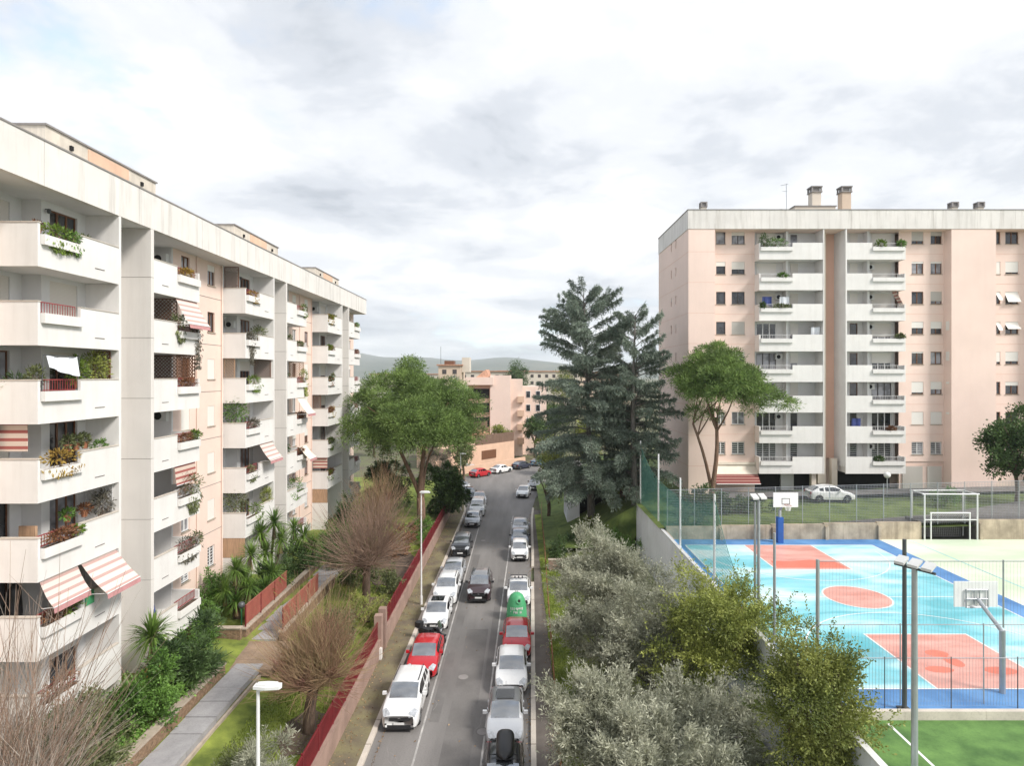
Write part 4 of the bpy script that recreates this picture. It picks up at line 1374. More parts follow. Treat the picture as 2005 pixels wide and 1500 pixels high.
t = thing('blue_cover', 'dark blue covered heap on the lowest balcony of the second column', 'cover', (-19.6, cB1[1] + 1.6, PK(6) - 1.06))
d = MB().lathe((-19.3, cB1[1] + 1.4, PK(6) - 1.06), [(0.5, 0), (0.52, 0.6), (0.4, 1.2), (0.25, 1.7), (0.05, 1.85)], 10)
d.v = [(a + random.uniform(-.06, .06), b + random.uniform(-.06, .06), c) for a, b, c in d.v]
mk('tarpaulin', d, mt['blue_cloth'], t, smooth=False)
mk('strap', MB().lathe((-19.3, cB1[1] + 1.4, PK(6) - 0.3), [(0.50, 0), (0.50, 0.05)], 10), mt['metal_dark'], t)


# ------------------------------------------------------------------ pink tower beyond the courts
QK = lambda k: 30.0 - 3.0 * k
RB = thing('apartment_tower', 'pink eight storey apartment tower with white balconies beyond the sports court', 'building', (36, 66, 5.2))
ZR0, ZT = 4.6, 31.35
Y0R = 60.0
mk('core', MB().box(17.2, 56, 62.6, 72.6, ZR0, ZT), mt['salmon'], RB)
mk('roof_slab', MB().box(16.8, 56, 60.3, 72.6, ZT - 0.02, ZT + 0.5), mt['roof'], RB)
# side wall with pairs of slit windows
ops = []
for k in range(8):
    z = QK(k) + 0.45
    ops += [(4.6, 5.0, z, z + 0.95), (6.5, 6.95, z, z + 0.95)]
m = MB()
pt = wall_open(m, (16.65, Y0R, 0), (0, 1, 0), (-1, 0, 0), (0, 12.7), (ZR0, ZT), ops, 0.18)
mk('side_wall', m, mt['salmon'], RB)
for op in ops:
    window(RB, pt, op, 0.18, 'frame_white', 1, random.choice([0, 0, 0.4]), sill=False)
mk('corner_panel', MB().box(16.652, 19.25, Y0R, Y0R + 1.2, ZR0, ZT), mt['salmon'], RB)
for k in range(8):
    z = QK(k) - 0.9
    mk('string_course', MB().box(16.64, 16.655, Y0R + 0.02, 72.6, z, z + 0.03), mt['salmon_deep'], RB)
    mk('string_course', MB().box(16.67, 19.23, Y0R - 0.006, Y0R + 0.01, z, z + 0.03), mt['salmon_deep'], RB)


def face(name, x0, x1, y, ops, mat, depth=0.16, z0=None, z1=None):
    m = MB()
    pt = wall_open(m, (0, y, 0), (1, 0, 0), (0, -1, 0), (x0, x1), (ZR0 if z0 is None else z0, ZT if z1 is None else z1), ops, depth)
    mk(name, m, mt[mat], RB)
    return pt


RW = [0, 0, 0, 0.25, 0.45, 0.65, 1.0]
# recessed window wall at the corner
wk = lambda k: QK(k) + 0.1
opsA = [(19.75, 20.68, wk(k), wk(k) + 1.25) for k in range(8)]
opsB = [(21.3, 22.6, wk(k), wk(k) + 1.25) for k in range(8)]
pt = face('window_wall', 19.25, 23.6, Y0R + 1.2, opsA + opsB, 'salmon')
rollA = [0, 0.35, 0, 0, 0, 0.5, 0, 0]
rollB = [0.3, 0.6, 0, 1.0, 0.4, 0.5, 0, 0]
glA = ['glass_curtain', 'glass', 'glass', 'glass', 'glass', 'glass_curtain', 'glass_curtain', 'glass']
for k in range(8):
    low = k >= 6
    window(RB, pt, opsA[k], 0.16, 'frame_white' if low else 'frame_dark', 2 if low else 1, rollA[k], 'shutter_white', glA[k], grille=k == 7)
    window(RB, pt, opsB[k], 0.16, 'frame_white' if low else 'frame_dark', 2, rollB[k], 'shutter' if k != 3 else 'shutter_grey', glA[k], grille=k == 7)
# second recessed window wall and slit windows on the return of the projecting pier
opsA = [(39.2, 40.38, wk(k), wk(k) + 1.25) for k in range(8)]
opsB = [(41.1, 42.22, wk(k), wk(k) + 1.25) for k in range(8)]
pt = face('window_wall', 37.9, 42.4, Y0R + 1.1, opsA + opsB, 'salmon', z0=8.4)
rA = [0.75, 0.15, 0, 0.5, 0.1, 0.85, 1.0, 0]
rB = [0.35, 0.15, 0.75, 0.55, 0, 0.6, 1.0, 0]
for k in range(8):
    window(RB, pt, opsA[k], 0.16, 'frame_white' if k == 7 else 'wood', 2, rA[k], 'shutter_grey' if k in (0,) else 'shutter_white', random.choice(GL), grille=k == 7)
    window(RB, pt, opsB[k], 0.16, 'frame_white' if k == 7 else 'wood', 2, rB[k], 'shutter_grey' if k in (0, 2) else 'shutter_white', random.choice(GL), grille=k == 7)
m = MB()
ops = [(0.3, 0.75, wk(k) + 0.35, wk(k) + 1.25) for k in range(8)]
pt = wall_open(m, (42.4, Y0R, 0), (0, 1, 0), (-1, 0, 0), (0, 1.1), (8.4, ZT), ops, 0.1)
mk('pier_return', m, mt['salmon'], RB)
for k, op in enumerate(ops):
    window(RB, pt, op, 0.1, 'frame_dark', 1, [0, 0, 0, 1, 1, 0.2, 0.2, 0][k], 'shutter_white', sill=False)
mk('pier', MB().box(42.402, 46.75, Y0R, Y0R + 2, ZR0, ZT), mt['salmon'], RB)
# third recessed window wall by the picture's edge
opsA = [(47.65, 48.05, wk(k), wk(k) + 1.25) for k in range(8)]
opsB = [(48.55, 49.85, wk(k), wk(k) + 1.25) for k in range(8)]
pt = face('window_wall', 46.75, 51.2, Y0R + 1.1, opsA + opsB, 'salmon')
for k in range(8):
    window(RB, pt, opsA[k], 0.16, 'wood', 1, [0, 1.0, 0.7, 0.7, 0.8, 0, 0, 0][k], 'shutter_white', 'glass', tilt=k in (2, 3))
    window(RB, pt, opsB[k], 0.16, 'wood', 2, [0, 0.85, 0.85, 0.6, 0.75, 0.3, 0, 0][k], 'shutter_white', random.choice(GL), tilt=k in (2, 3))
mk('end_pier', MB().box(51.2, 56, Y0R, Y0R + 2, ZR0, ZT), mt['salmon'], RB)
# string courses of the recessed walls
for x0, x1, y in ((19.27, 23.58, 61.2), (37.92, 42.38, 61.1), (46.77, 51.18, 61.1)):
    for k in range(8):
        z = QK(k) - 0.9
        mk('string_course', MB().box(x0, x1, y - 0.008, y + 0.01, z, z + 0.03), mt['salmon_deep'], RB)
# loggias
LOG = [(23.6, 29.85, 'left'), (32.15, 37.9, 'right')]
for li, (x0, x1, side) in enumerate(LOG):
    s = lambda a: x0 + a if side == 'left' else x1 - a
    ops = []
    for k in range(8):
        fz = QK(k) - 1.05
        for a, b in ((0.35, 2.35), (3.75, 4.55)):
            u0, u1 = sorted((s(a), s(b)))
            ops.append((u0, u1, fz + 0.02, fz + 2.3))
    pt = face('loggia_wall', x0, x1, Y0R + 1.7, ops, 'loggia', 0.12, 7.4)
    for j, op in enumerate(ops):
        k = j // 2
        big = j % 2 == 0
        fr = 'frame_white' if k >= 6 else random.choice(['frame_dark', 'wood', 'frame_white'])
        window(RB, pt, op, 0.12, fr, 3 if big else 1, random.choice([0, 0, 0.45, 0.5, 0.6, 1.0]) if k < 6 else 0, random.choice(['shutter', 'shutter_white']), random.choice(GL), sill=False, grille=k == 7, name='door')
    u0, u1 = sorted((s(3.0), s(3.22)))
    mk('loggia_pier', MB().box(u0, u1, Y0R + 0.9, Y0R + 1.7, 7.4, ZT), mt['loggia'], RB)
    for k in range(8):
        P = QK(k)
        zb_ = P - 1.65
        a0, a1 = sorted((s(0.1), s(3.25)))
        b0, b1 = sorted((s(3.25), s(5.75 if side == 'right' else 6.2)))
        m = MB()
        m.box(b0, b1, Y0R, Y0R + 0.12, zb_, P)
        m.box(a0, a1, Y0R + 0.003, Y0R + 0.12, zb_, P - 0.8)
        if side == 'left':
            m.box(x0 - 0.02, x0 + 0.1, Y0R + 0.001, Y0R + 1.2, zb_, P)
        else:
            m.box(x1 - 0.1, x1 + 0.02, Y0R + 0.001, Y0R + 1.1, zb_, P)
        m.box(x0 + 0.1, x1 - 0.1, Y0R + 0.12, Y0R + 1.69, zb_ + 0.02, P - 1.06)
        b = mk('balcony', m, mt['white'], RB)
        m = MB(); e = 0.05
        ty0, ty1, tz0, tz1 = Y0R - 0.16, Y0R + 0.26, P - 0.8, P - 0.42
        m.box(a0, a1, ty0, ty0 + e, tz0, tz1).box(a0, a1, ty1 - e, ty1, tz0, tz1).box(a0, a1, ty0 + e, ty1 - e, tz0, tz0 + e)
        m.box(a0, a0 + e, ty0 + e, ty1 - e, tz0 + e, tz1).box(a1 - e, a1, ty0 + e, ty1 - e, tz0 + e, tz1)
        mk('planter_trough', m, mt['white'], b)
        mk('soil', MB().box(a0 + e, a1 - e, ty0 + e, ty1 - e, tz0 + e, tz1 - 0.05), mt['soil'], b)
        railing(b, (a0 + 0.1, Y0R + 0.18), (a1 - 0.1, Y0R + 0.18), P - 0.42, P - 0.02, mt['white_rail'], 0.16)
        if (k + li) % 2 == 0 or k == 2:
            u = s(2.55)
            aircon(RB, u - 0.35, u + 0.35, Y0R + 1.7, P + 0.6, 0)
for x in (29.85,):
    mk('edge_strip', MB().box(x, x + 0.1, Y0R - 0.01, Y0R + 2.6, 7.35, ZT), mt['white'], RB)
mk('slot_pier', MB().box(29.95, 30.75, Y0R + 1.3, Y0R + 2.6, 6.2, ZT), mt['beige'], RB)
mk('slot_wall', MB().box(30.75, 32.1, Y0R + 2.2, Y0R + 2.6, 8.6, ZT), mt['salmon_deep'], RB)
mk('slot_side', MB().box(32.03, 32.15, Y0R + 0.12, Y0R + 2.2, 8.0, ZT), mt['loggia'], RB)
mk('edge_strip', MB().box(32.04, 32.17, Y0R - 0.005, Y0R + 0.12, 7.35, ZT), mt['white'], RB)
# fascia and roof
for a, b in ((16.6, 24.6), (24.6, 32.6), (32.6, 40.6), (40.6, 48.6), (48.6, 56.0)):
    mk('fascia_panel', MB().box(a + (0.0 if a < 17 else 0.01), b - 0.01, Y0R - 0.05, Y0R + 0.2, ZT, 33.2), mt['fascia'], RB)
mk('fascia_panel', MB().box(16.6, 16.8, Y0R + 0.21, 66.4, ZT, 33.2), mt['fascia'], RB)
mk('fascia_panel', MB().box(16.6, 16.8, 66.42, 72.7, ZT, 33.2), mt['fascia'], RB)
mk('coping', MB().box(16.55, 56, Y0R - 0.1, Y0R + 0.26, 33.2, 33.27).box(16.55, 16.86, Y0R + 0.26, 72.75, 33.2, 33.27), mt['coping'], RB)
mk('soffit', MB().box(16.7, 56, Y0R + 0.1, Y0R + 2.4, ZT - 0.03, ZT - 0.005), mt['salmon'], RB)


def chimney(x, y, w, z1, cowl=0.7, mat='beige'):
    o = mk('chimney', MB().box(x - w / 2, x + w / 2, y - w / 2, y + w / 2, ZT, z1), mt[mat], RB)
    m = MB()
    for a in (-1, 1):
        for b in (-1, 1):
            m.box(x + a * w * 0.5 - 0.07, x + a * w * 0.5 + 0.07, y + b * w * 0.5 - 0.07, y + b * w * 0.5 + 0.07, z1, z1 + cowl * 0.6)
    m.box(x - w * 0.62, x + w * 0.62, y - w * 0.62, y + w * 0.62, z1 + cowl * 0.6, z1 + cowl * 0.75)
    m.box(x - w * 0.62, x + w * 0.62, y - w * 0.62, y + w * 0.62, z1, z1 + 0.08)
    m.box(x - w * 0.4, x + w * 0.4, y - w * 0.4, y + w * 0.4, z1 + 0.08, z1 + cowl * 0.6)
    mk('cowl', m, mt['coping'], o)
    return o


chimney(19.3, 64, 0.55, 34.5, 0.75, 'farhouse2'); chimney(45.4, 64, 0.6, 34.5, 0.75, 'farhouse2'); chimney(48.1, 64, 0.6, 34.5, 0.75, 'farhouse2')
chimney(31.9, 66, 0.95, 36.6, 0.9); chimney(35.1, 66, 0.95, 36.6, 0.9, 'farhouse')
chimney(33.8, 64.4, 0.5, 33.6, 0.55)
ph = mk('roof_hut', MB().box(29.3, 33.6, 64.9, 69, ZT, 34.9), mt['beige'], RB)
mk('coping', MB().box(29.2, 33.7, 64.8, 69.1, 34.9, 35.0), mt['coping'], ph)
mk('vent', MB().box(31.3, 31.7, 64.86, 64.9, 33.4, 34.2), mt['coping'], ph)
dish = MB()
c0 = Vector((27.4, 64, 34.0))
ring = lambda r, dy: [(c0.x + r * math.cos(2 * math.pi * k / 16), c0.y + dy, c0.z + r * math.sin(2 * math.pi * k / 16)) for k in range(16)]
rs = [ring(0.02, 0.12), ring(0.25, 0.08), ring(0.42, 0.0)]
for A, B in zip(rs, rs[1:]):
    for k in range(16):
        dish.quad(A[k], A[(k + 1) % 16], B[(k + 1) % 16], B[k])
dd = mk('satellite_dish', dish, mt['aircon'], RB)
mk('dish_mast', MB().tube((27.4, 64.1, ZT), (27.4, 64.1, 34.0), 0.04).tube((27.4, 64.1, 33.7), (27.4, 63.5, 34.0), 0.02), mt['metal'], dd)
mk('aerial', MB().tube((28.2, 64.5, ZT), (28.2, 64.5, 37.2), 0.035).tube((27.6, 64.5, 37.0), (28.4, 64.5, 37.15), 0.025).tube((27.8, 64.5, 36.4), (28.3, 64.5, 36.4), 0.02), mt['metal'], RB)
# ground floor: open undercroft, striped awning, roller gates
mk('undercroft_shade', MB().box(23.7, 29.8, 62.42, 62.55, ZR0, 7.4).box(32.3, 37.8, 62.42, 62.55, ZR0, 7.4), mt['dark'], RB)  # black sheets painted in for the shade under the balconies
mk('undercroft_wall', MB().box(26.6, 27.9, 62.1, 62.35, ZR0, 7.35), mt['loggia'], RB)
mk('pilotis', MB().box(28.9, 29.35, 60.4, 60.85, ZR0, 7.35), mt['beige'], RB)
mk('pilotis', MB().box(31.2, 31.75, 61.0, 61.5, ZR0, 8.7), mt['beige'], RB)
mk('undercroft_wall', MB().box(38.0, 42.4, 61.2, 61.4, ZR0, 8.4), mt['salmon'], RB)
mk('garage_gate', MB().box(38.3, 40.3, 61.1, 61.19, ZR0, 7.9), mt['shutter_grey'], RB)
mk('garage_gate', MB().box(40.8, 42.2, 61.1, 61.19, ZR0, 7.9), mt['shutter'], RB)
m = MB()
for j in range(5, 10):
    a, b = j / 10, (j + 1) / 10
    m.quad((19.3, 61.15 - 1.5 * a, 8.1 - 1.7 * a), (23.6, 61.15 - 1.5 * a, 8.1 - 1.7 * a), (23.6, 61.15 - 1.5 * b, 8.1 - 1.7 * b), (19.3, 61.15 - 1.5 * b, 8.1 - 1.7 * b))
aw = mk('awning', m, mt['awning_red'], RB)
m = MB()
for j in range(5):
    a, b = j / 10, (j + 1) / 10
    m.quad((19.3, 61.15 - 1.5 * a, 8.1 - 1.7 * a), (23.6, 61.15 - 1.5 * a, 8.1 - 1.7 * a), (23.6, 61.15 - 1.5 * b, 8.1 - 1.7 * b), (19.3, 61.15 - 1.5 * b, 8.1 - 1.7 * b))
mk('plain_cloth', m, mt['canvas'], aw)
mk('awning_roller', MB().box(19.3, 23.6, 60.95, 61.18, 8.1, 8.35), mt['canvas'], aw)
mk('awning_frame', MB().tube((19.3, 59.65, 6.4), (23.6, 59.65, 6.4), 0.04).tube((19.4, 61.1, 6.4), (19.4, 59.65, 6.4), 0.03).tube((23.5, 61.1, 6.4), (23.5, 59.65, 6.4), 0.03), mt['metal_white'], aw)
m = MB()
for j in range(4):
    a, b = j / 4, (j + 1) / 4
    m.quad((36.9 + 0.7 * a, 60.05 - 0.15, QK(2) + 1.3 - 1.3 * a), (36.9 + 0.7 * a, 60.6, QK(2) + 1.3 - 1.3 * a), (36.9 + 0.7 * b, 60.6, QK(2) + 1.3 - 1.3 * b), (36.9 + 0.7 * b, 60.05 - 0.15, QK(2) + 1.3 - 1.3 * b))
mk('side_awning', m, mt['awning'], RB)

# plants and small things on the tower's balconies
GT = 'plants on the balconies of the pink tower'
for li, k, a, sz, mm, lab in (
        (0, 0, 1.6, (1.2, 0.2, 0.8), 'green', 'bushy green plants filling the top corner balcony trough of the pink tower'),
        (0, 0, 0.5, (0.5, 0.3, 1.3), 'dark', 'dark climbing plant at the edge of the top balcony nearest the stone pine'),
        (0, 1, 2.3, (0.5, 0.15, 0.35), 'green', 'small green plant in the second trough, balcony column beside the pine'),
        (0, 2, 2.2, (0.9, 0.15, 0.3), 'dull', 'low plants along the third trough, balcony column beside the pine'),
        (0, 2, 0.3, (0.25, 0.25, 0.5), 'dark', 'hanging plant on the corner of the third balcony beside the pine'),
        (1, 0, 2.4, (0.6, 0.2, 0.6), 'bright', 'leafy plant in the top trough beside the salmon recess of the tower'),
        (1, 0, 0.4, (0.4, 0.2, 0.6), 'green', 'green plant at the outer end of the top trough beyond the salmon recess'),
        (1, 3, 0.5, (0.5, 0.15, 0.4), 'dull', 'plant at the outer end of the fourth trough beyond the salmon recess'),
        (1, 7, 2.6, (0.5, 0.15, 0.4), 'dark', 'dark plant in the lowest trough beyond the salmon recess'),
        (1, 6, 1.4, (0.5, 0.15, 0.3), 'rust', 'reddish plant in the seventh trough beyond the salmon recess')):
    x0, x1, side = LOG[li]
    x = x0 + a if side == 'left' else x1 - a
    t = thing('tower_plant', lab, 'plant', (x, Y0R + 0.05, QK(k) - 0.5), group=GT)
    n = 260
    d = sphere_dirs(n, 0.3)
    P = np.array((x, Y0R + 0.0, QK(k) - 0.35)) + np.array([0, 0, sz[2] * 0.4]) + d * rng.uniform(0.3, 1, (n, 1)) * np.array([sz[0], sz[1], sz[2] * 0.6])
    leaves('foliage', P, d, 0.22, 0.09, lf[mm], t)
    mk('stem', MB().tube((x, Y0R + 0.05, QK(k) - 0.5), (x, Y0R + 0.05, QK(k) - 0.1), 0.03), mt['twig'], t)
for li, k, a, mat, lab in ((0, 2, 0.9, 'blue_cloth', 'dark blue washing hung on the third balcony of the tower beside the pine'), (0, 2, 2.6, 'cloth', 'white washing hung on the third balcony of the tower beside the pine'),
                           (0, 3, 5.7, 'cloth', 'white cloth by the edge of the fourth tower balcony next to the salmon recess'), (1, 6, 4.6, 'blue_cloth', 'blue grey blanket airing on the seventh tower balcony beyond the salmon recess')):
    x0, x1, side = LOG[li]
    x = x0 + a if side == 'left' else x1 - a
    t = thing('washing', lab, 'laundry', (x, Y0R + 0.4, QK(k)))
    m = MB()
    for j in range(6):
        u0, u1 = x - 0.45 + 0.15 * j, x - 0.45 + 0.15 * (j + 1)
        w = lambda q: Y0R + 0.4 + 0.05 * math.sin(q * 11)
        m.quad((u0, w(u0), QK(k) + 0.75), (u1, w(u1), QK(k) + 0.75), (u1, w(u1) + 0.03, QK(k) - 0.1 + 0.1 * math.sin(j)), (u0, w(u0) + 0.03, QK(k) - 0.1 + 0.1 * math.sin(j - 1)))
    mk('cloth', m, mt[mat], t)
    mk('line', MB().tube((x - 0.7, Y0R + 0.4, QK(k) + 0.76), (x + 0.7, Y0R + 0.4, QK(k) + 0.76), 0.012, n=4), mt['metal_dark'], t)

# ------------------------------------------------------------------ sports courts
ZC = 4.55


def court_mat():
    m = bpy.data.materials.new('turquoise_paint_with_sheen')
    m.use_nodes = True
    n, l = m.node_tree.nodes, m.node_tree.links
    b = n['Principled BSDF']
    b.inputs['Roughness'].default_value = 0.38
    tc = n.new('ShaderNodeTexCoord')
    mp = n.new('ShaderNodeMapping')
    mp.inputs['Scale'].default_value = (0.16, 0.34, 1)
    mp.inputs['Location'].default_value = (2.2, 1.4, 0)
    l.new(tc.outputs['Object'], mp.inputs['Vector'])
    ns = n.new('ShaderNodeTexNoise')
    ns.inputs['Scale'].default_value = 1.0
    ns.inputs['Detail'].default_value = 3.5
    ns.inputs['Roughness'].default_value = 0.5
    ns.inputs['Distortion'].default_value = 0.8
    l.new(mp.outputs[0], ns.inputs['Vector'])
    r = n.new('ShaderNodeValToRGB')  # turquoise paint rising to pale wet sheen, reflected sky put into the colour
    e = r.color_ramp.elements
    e[0].position, e[0].color = 0.35, (0.10, 0.43, 0.50, 1)
    e[1].position, e[1].color = 0.43, (0.20, 0.56, 0.64, 1)
    for p, c in ((0.50, (0.29, 0.64, 0.72)), (0.55, (0.47, 0.74, 0.79)), (0.66, (0.66, 0.82, 0.82))):
        q = e.new(p)
        q.color = (*c, 1)
    l.new(ns.outputs[0], r.inputs[0])
    n2 = n.new('ShaderNodeTexNoise')
    n2.inputs['Scale'].default_value = 2.6
    n2.inputs['Detail'].default_value = 9
    n2.inputs['Roughness'].default_value = 0.72
    l.new(tc.outputs['Object'], n2.inputs['Vector'])
    mr = n.new('ShaderNodeMapRange')
    mr.inputs['From Min'].default_value = 0.47
    mr.inputs['From Max'].default_value = 0.75
    mr.inputs['To Max'].default_value = 0.4
    l.new(n2.outputs[0], mr.inputs[0])
    x = n.new('ShaderNodeMix')
    x.data_type = 'RGBA'
    l.new(mr.outputs[0], x.inputs[0])
    l.new(r.outputs[0], x.inputs[6])
    x.inputs[7].default_value = (0.40, 0.50, 0.50, 1)
    l.new(x.outputs[2], b.inputs['Base Color'])
    m2 = n.new('ShaderNodeMapRange')
    m2.inputs['To Min'].default_value = 0.22
    m2.inputs['To Max'].default_value = 0.62
    l.new(n2.outputs[0], m2.inputs[0])
    l.new(m2.outputs[0], b.inputs['Roughness'])
    return m


mt['court'] = court_mat()
mt['pale_court'] = M('pale_green_court', (0.60, 0.72, 0.52), 0.4, 0.06, 0.4, col2=(0.80, 0.82, 0.70), stretch=(0.3, 0.8, 1))  # paler mottle holds the wet gloss, painted into the base colour
S(mk('court_slab', MB().box(11.05, 60, 22.6, 46.5, 0.2, ZC - 0.008), mt['stainwall']))
sheet = lambda nm, x0, x1, y0, y1, dz, mat: S(mk(nm, MB().quad((x0, y0, ZC + dz), (x1, y0, ZC + dz), (x1, y1, ZC + dz), (x0, y1, ZC + dz)), mt[mat]))
sheet('court_border', 11.2, 27.3, 22.72, 46.48, -0.003, 'blue_court')
sheet('court_floor', 12.2, 25.9, 24.3, 44.9, 0.002, 'court')
sheet('pale_court', 27.3, 60, 22.72, 46.48, -0.003, 'pale_court')
sheet('court_key', 16.55, 21.35, 39.3, 44.86, 0.006, 'salmon_court')
sheet('court_key', 16.65, 21.45, 24.34, 29.4, 0.006, 'salmon_court')
m = MB()
m.quad((16.75, 39.6, ZC + 0.009), (21.2, 39.6, ZC + 0.009), (21.1, 40.9, ZC + 0.009), (19.6, 41.3, ZC + 0.009), (18.2, 41.0, ZC + 0.009), (16.9, 41.1, ZC + 0.009))
S(mk('key_colour_band', m, mt['coral_dark']))
for (cx, cy, rx, ry) in ((18.7, 27.4, 0.5, 0.35), (18.9, 26.6, 0.35, 0.5), (17.8, 25.9, 0.6, 0.3), (20.3, 25.8, 0.7, 0.35)):
    S(mk('key_blot', MB().quad(*[(cx + rx * math.cos(2 * math.pi * k / 12), cy + ry * math.sin(2 * math.pi * k / 12), ZC + 0.009) for k in range(12)]), mt['coral_dark']))
circ = lambda r, n=32: [(19.0 + r * math.cos(2 * math.pi * k / n), 34.4 + r * math.sin(2 * math.pi * k / n)) for k in range(n)]
S(mk('centre_circle', MB().quad(*[(x, y, ZC + 0.006) for x, y in circ(1.7)]), mt['salmon_court']))
m = MB()


def ln(x0, x1, y0, y1, z=ZC + 0.010):
    m.quad((x0, y0, z), (x1, y0, z), (x1, y1, z), (x0, y1, z))


for x0, x1, y0, y1 in ((12.2, 25.9, 24.3, 24.9), ):
    pass
w = 0.08
ln(12.2, 25.9, 24.26, 24.33, ZC + 0.011); ln(12.2, 25.9, 44.87, 44.94, ZC + 0.011); ln(12.17, 12.24, 24.35, 44.85); ln(25.86, 25.94, 24.35, 44.85)
ln(12.3, 17.2, 34.36, 34.44); ln(20.8, 25.8, 34.36, 34.44)
for x0, x1, ya, yb in ((16.55, 21.35, 39.3, 44.86), (16.65, 21.45, 24.34, 29.4)):
    ln(x0 - w, x0, ya, yb); ln(x1, x1 + w, ya, yb)
    ln(x0 - w, x1 + w, (ya - w) if ya > 30 else yb, ya if ya > 30 else yb + w)
for cy, sg in ((43.3, -1), (25.9, 1)):
    pts = [(19.0 + 6.2 * math.cos(t), cy + sg * 6.2 * math.sin(t)) for t in [math.pi * k / 30 for k in range(31)]]
    for (a, b), (c, d) in zip(pts, pts[1:]):
        nx, ny = (a - 19.0) / 6.2 * 0.035, (b - cy) / 6.2 * 0.035
        mx, my = (c - 19.0) / 6.2 * 0.035, (d - cy) / 6.2 * 0.035
        m.quad((a - nx, b - ny, ZC + 0.012), (a + nx, b + ny, ZC + 0.012), (c + mx, d + my, ZC + 0.012), (c - mx, d - my, ZC + 0.012))
ci, co = circ(1.7), circ(1.79)
for k in range(32):
    k2 = (k + 1) % 32
    m.quad((*ci[k], ZC + 0.012), (*co[k], ZC + 0.012), (*co[k2], ZC + 0.012), (*ci[k2], ZC + 0.012))
S(mk('court_lines', m, mt['paint_white']))
m = MB()
ln(29.5, 29.58, 22.8, 46.3, ZC + 0.004); ln(29.58, 46, 33.3, 33.38, ZC + 0.004)
S(mk('pale_court_lines', m, mt['court']))
# green pitch in front
ZP = 4.32
S(mk('pitch', MB().box(11.05, 60, 6, 22.58, 0.2, ZP), mt['green_pitch']))
m = MB()
for x0, x1, y0, y1 in ((13.4, 13.5, 8, 22.3), (16.25, 40, 19.55, 19.66), (16.25, 16.36, 8, 19.55)):
    m.quad((x0, y0, ZP + 0.005), (x1, y0, ZP + 0.005), (x1, y1, ZP + 0.005), (x0, y1, ZP + 0.005))
pts = [(16.36 + 0.55 * math.cos(t), 19.55 + 0.55 * math.sin(t)) for t in [-math.pi / 2 * k / 8 for k in range(9)]]
for (a, b), (c, d) in zip(pts, pts[1:]):
    m.quad((a, b, ZP + 0.006), (a + 0.09, b - 0.02, ZP + 0.006), (c + 0.09, d - 0.02, ZP + 0.006), (c, d, ZP + 0.006))
S(mk('pitch_lines', m, mt['paint_white']))
t = thing('pitch_kerb', 'low concrete kerb between the green pitch and the blue court', 'kerb', (25, 22.6, ZP)); t['kind'] = 'structure'
for k in range(12):
    mk('kerb_stone', MB().box(11.2 + 3 * k, 14.19 + 3 * k, 22.5, 22.7, 4.0, ZC + 0.09), mt['kerb'], t)

# grey retaining wall of upright panels below the court's long side
t = thing('retaining_wall', 'tall grey wall of upright concrete panels below the court', 'wall', (11, 36, 0.6))
y = 8.0
while y < 56.4:
    y1 = min(y + 1.22, 56.6)
    mk('panel', MB().box(10.9 + random.uniform(-0.008, 0.008), 11.04, y + 0.014, y1 - 0.014, 0.1, 5.2), mt['retain'], t)
    y = y1
mk('backing', MB().box(10.98, 11.03, 8, 56.6, 0.1, 5.15), mt['joint'], t)
mk('top_rail', MB().box(10.86, 11.1, 8, 56.65, 5.2, 5.26), mt['metal_white'], t)
# stained concrete wall at the far end of the courts, with a goal recess
t = thing('end_wall', 'stained concrete wall at the far end of the sports courts', 'wall', (28, 46.6, ZC))
for x0, x1 in ((11.2, 15.2), (15.2, 19.2), (19.2, 23.2), (23.2, 27.2), (27.2, 30.6), (34.9, 39), (39, 43), (43, 47), (47, 52), (52, 58)):
    mk('wall_section', MB().box(x0 + 0.01, x1 - 0.01, 46.5, 46.75, ZC - 0.3, 5.5 + 0.022 * max(0, x1 - 15)), mt['stainwall'], t)
    mk('buttress', MB().box(x0 + 0.05, x0 + 0.3, 46.36, 46.5, ZC - 0.3, 5.3 + 0.02 * max(0, x1 - 15)), mt['stainwall'], t)
mk('recess_back', MB().box(30.6, 34.9, 48.2, 48.35, ZC - 0.3, 5.9), mt['asphalt2'], t)
mk('recess_side', MB().box(30.5, 30.6, 46.76, 48.35, ZC - 0.3, 5.9).box(34.9, 35.0, 46.76, 48.35, ZC - 0.3, 5.95), mt['asphalt2'], t)

# fences


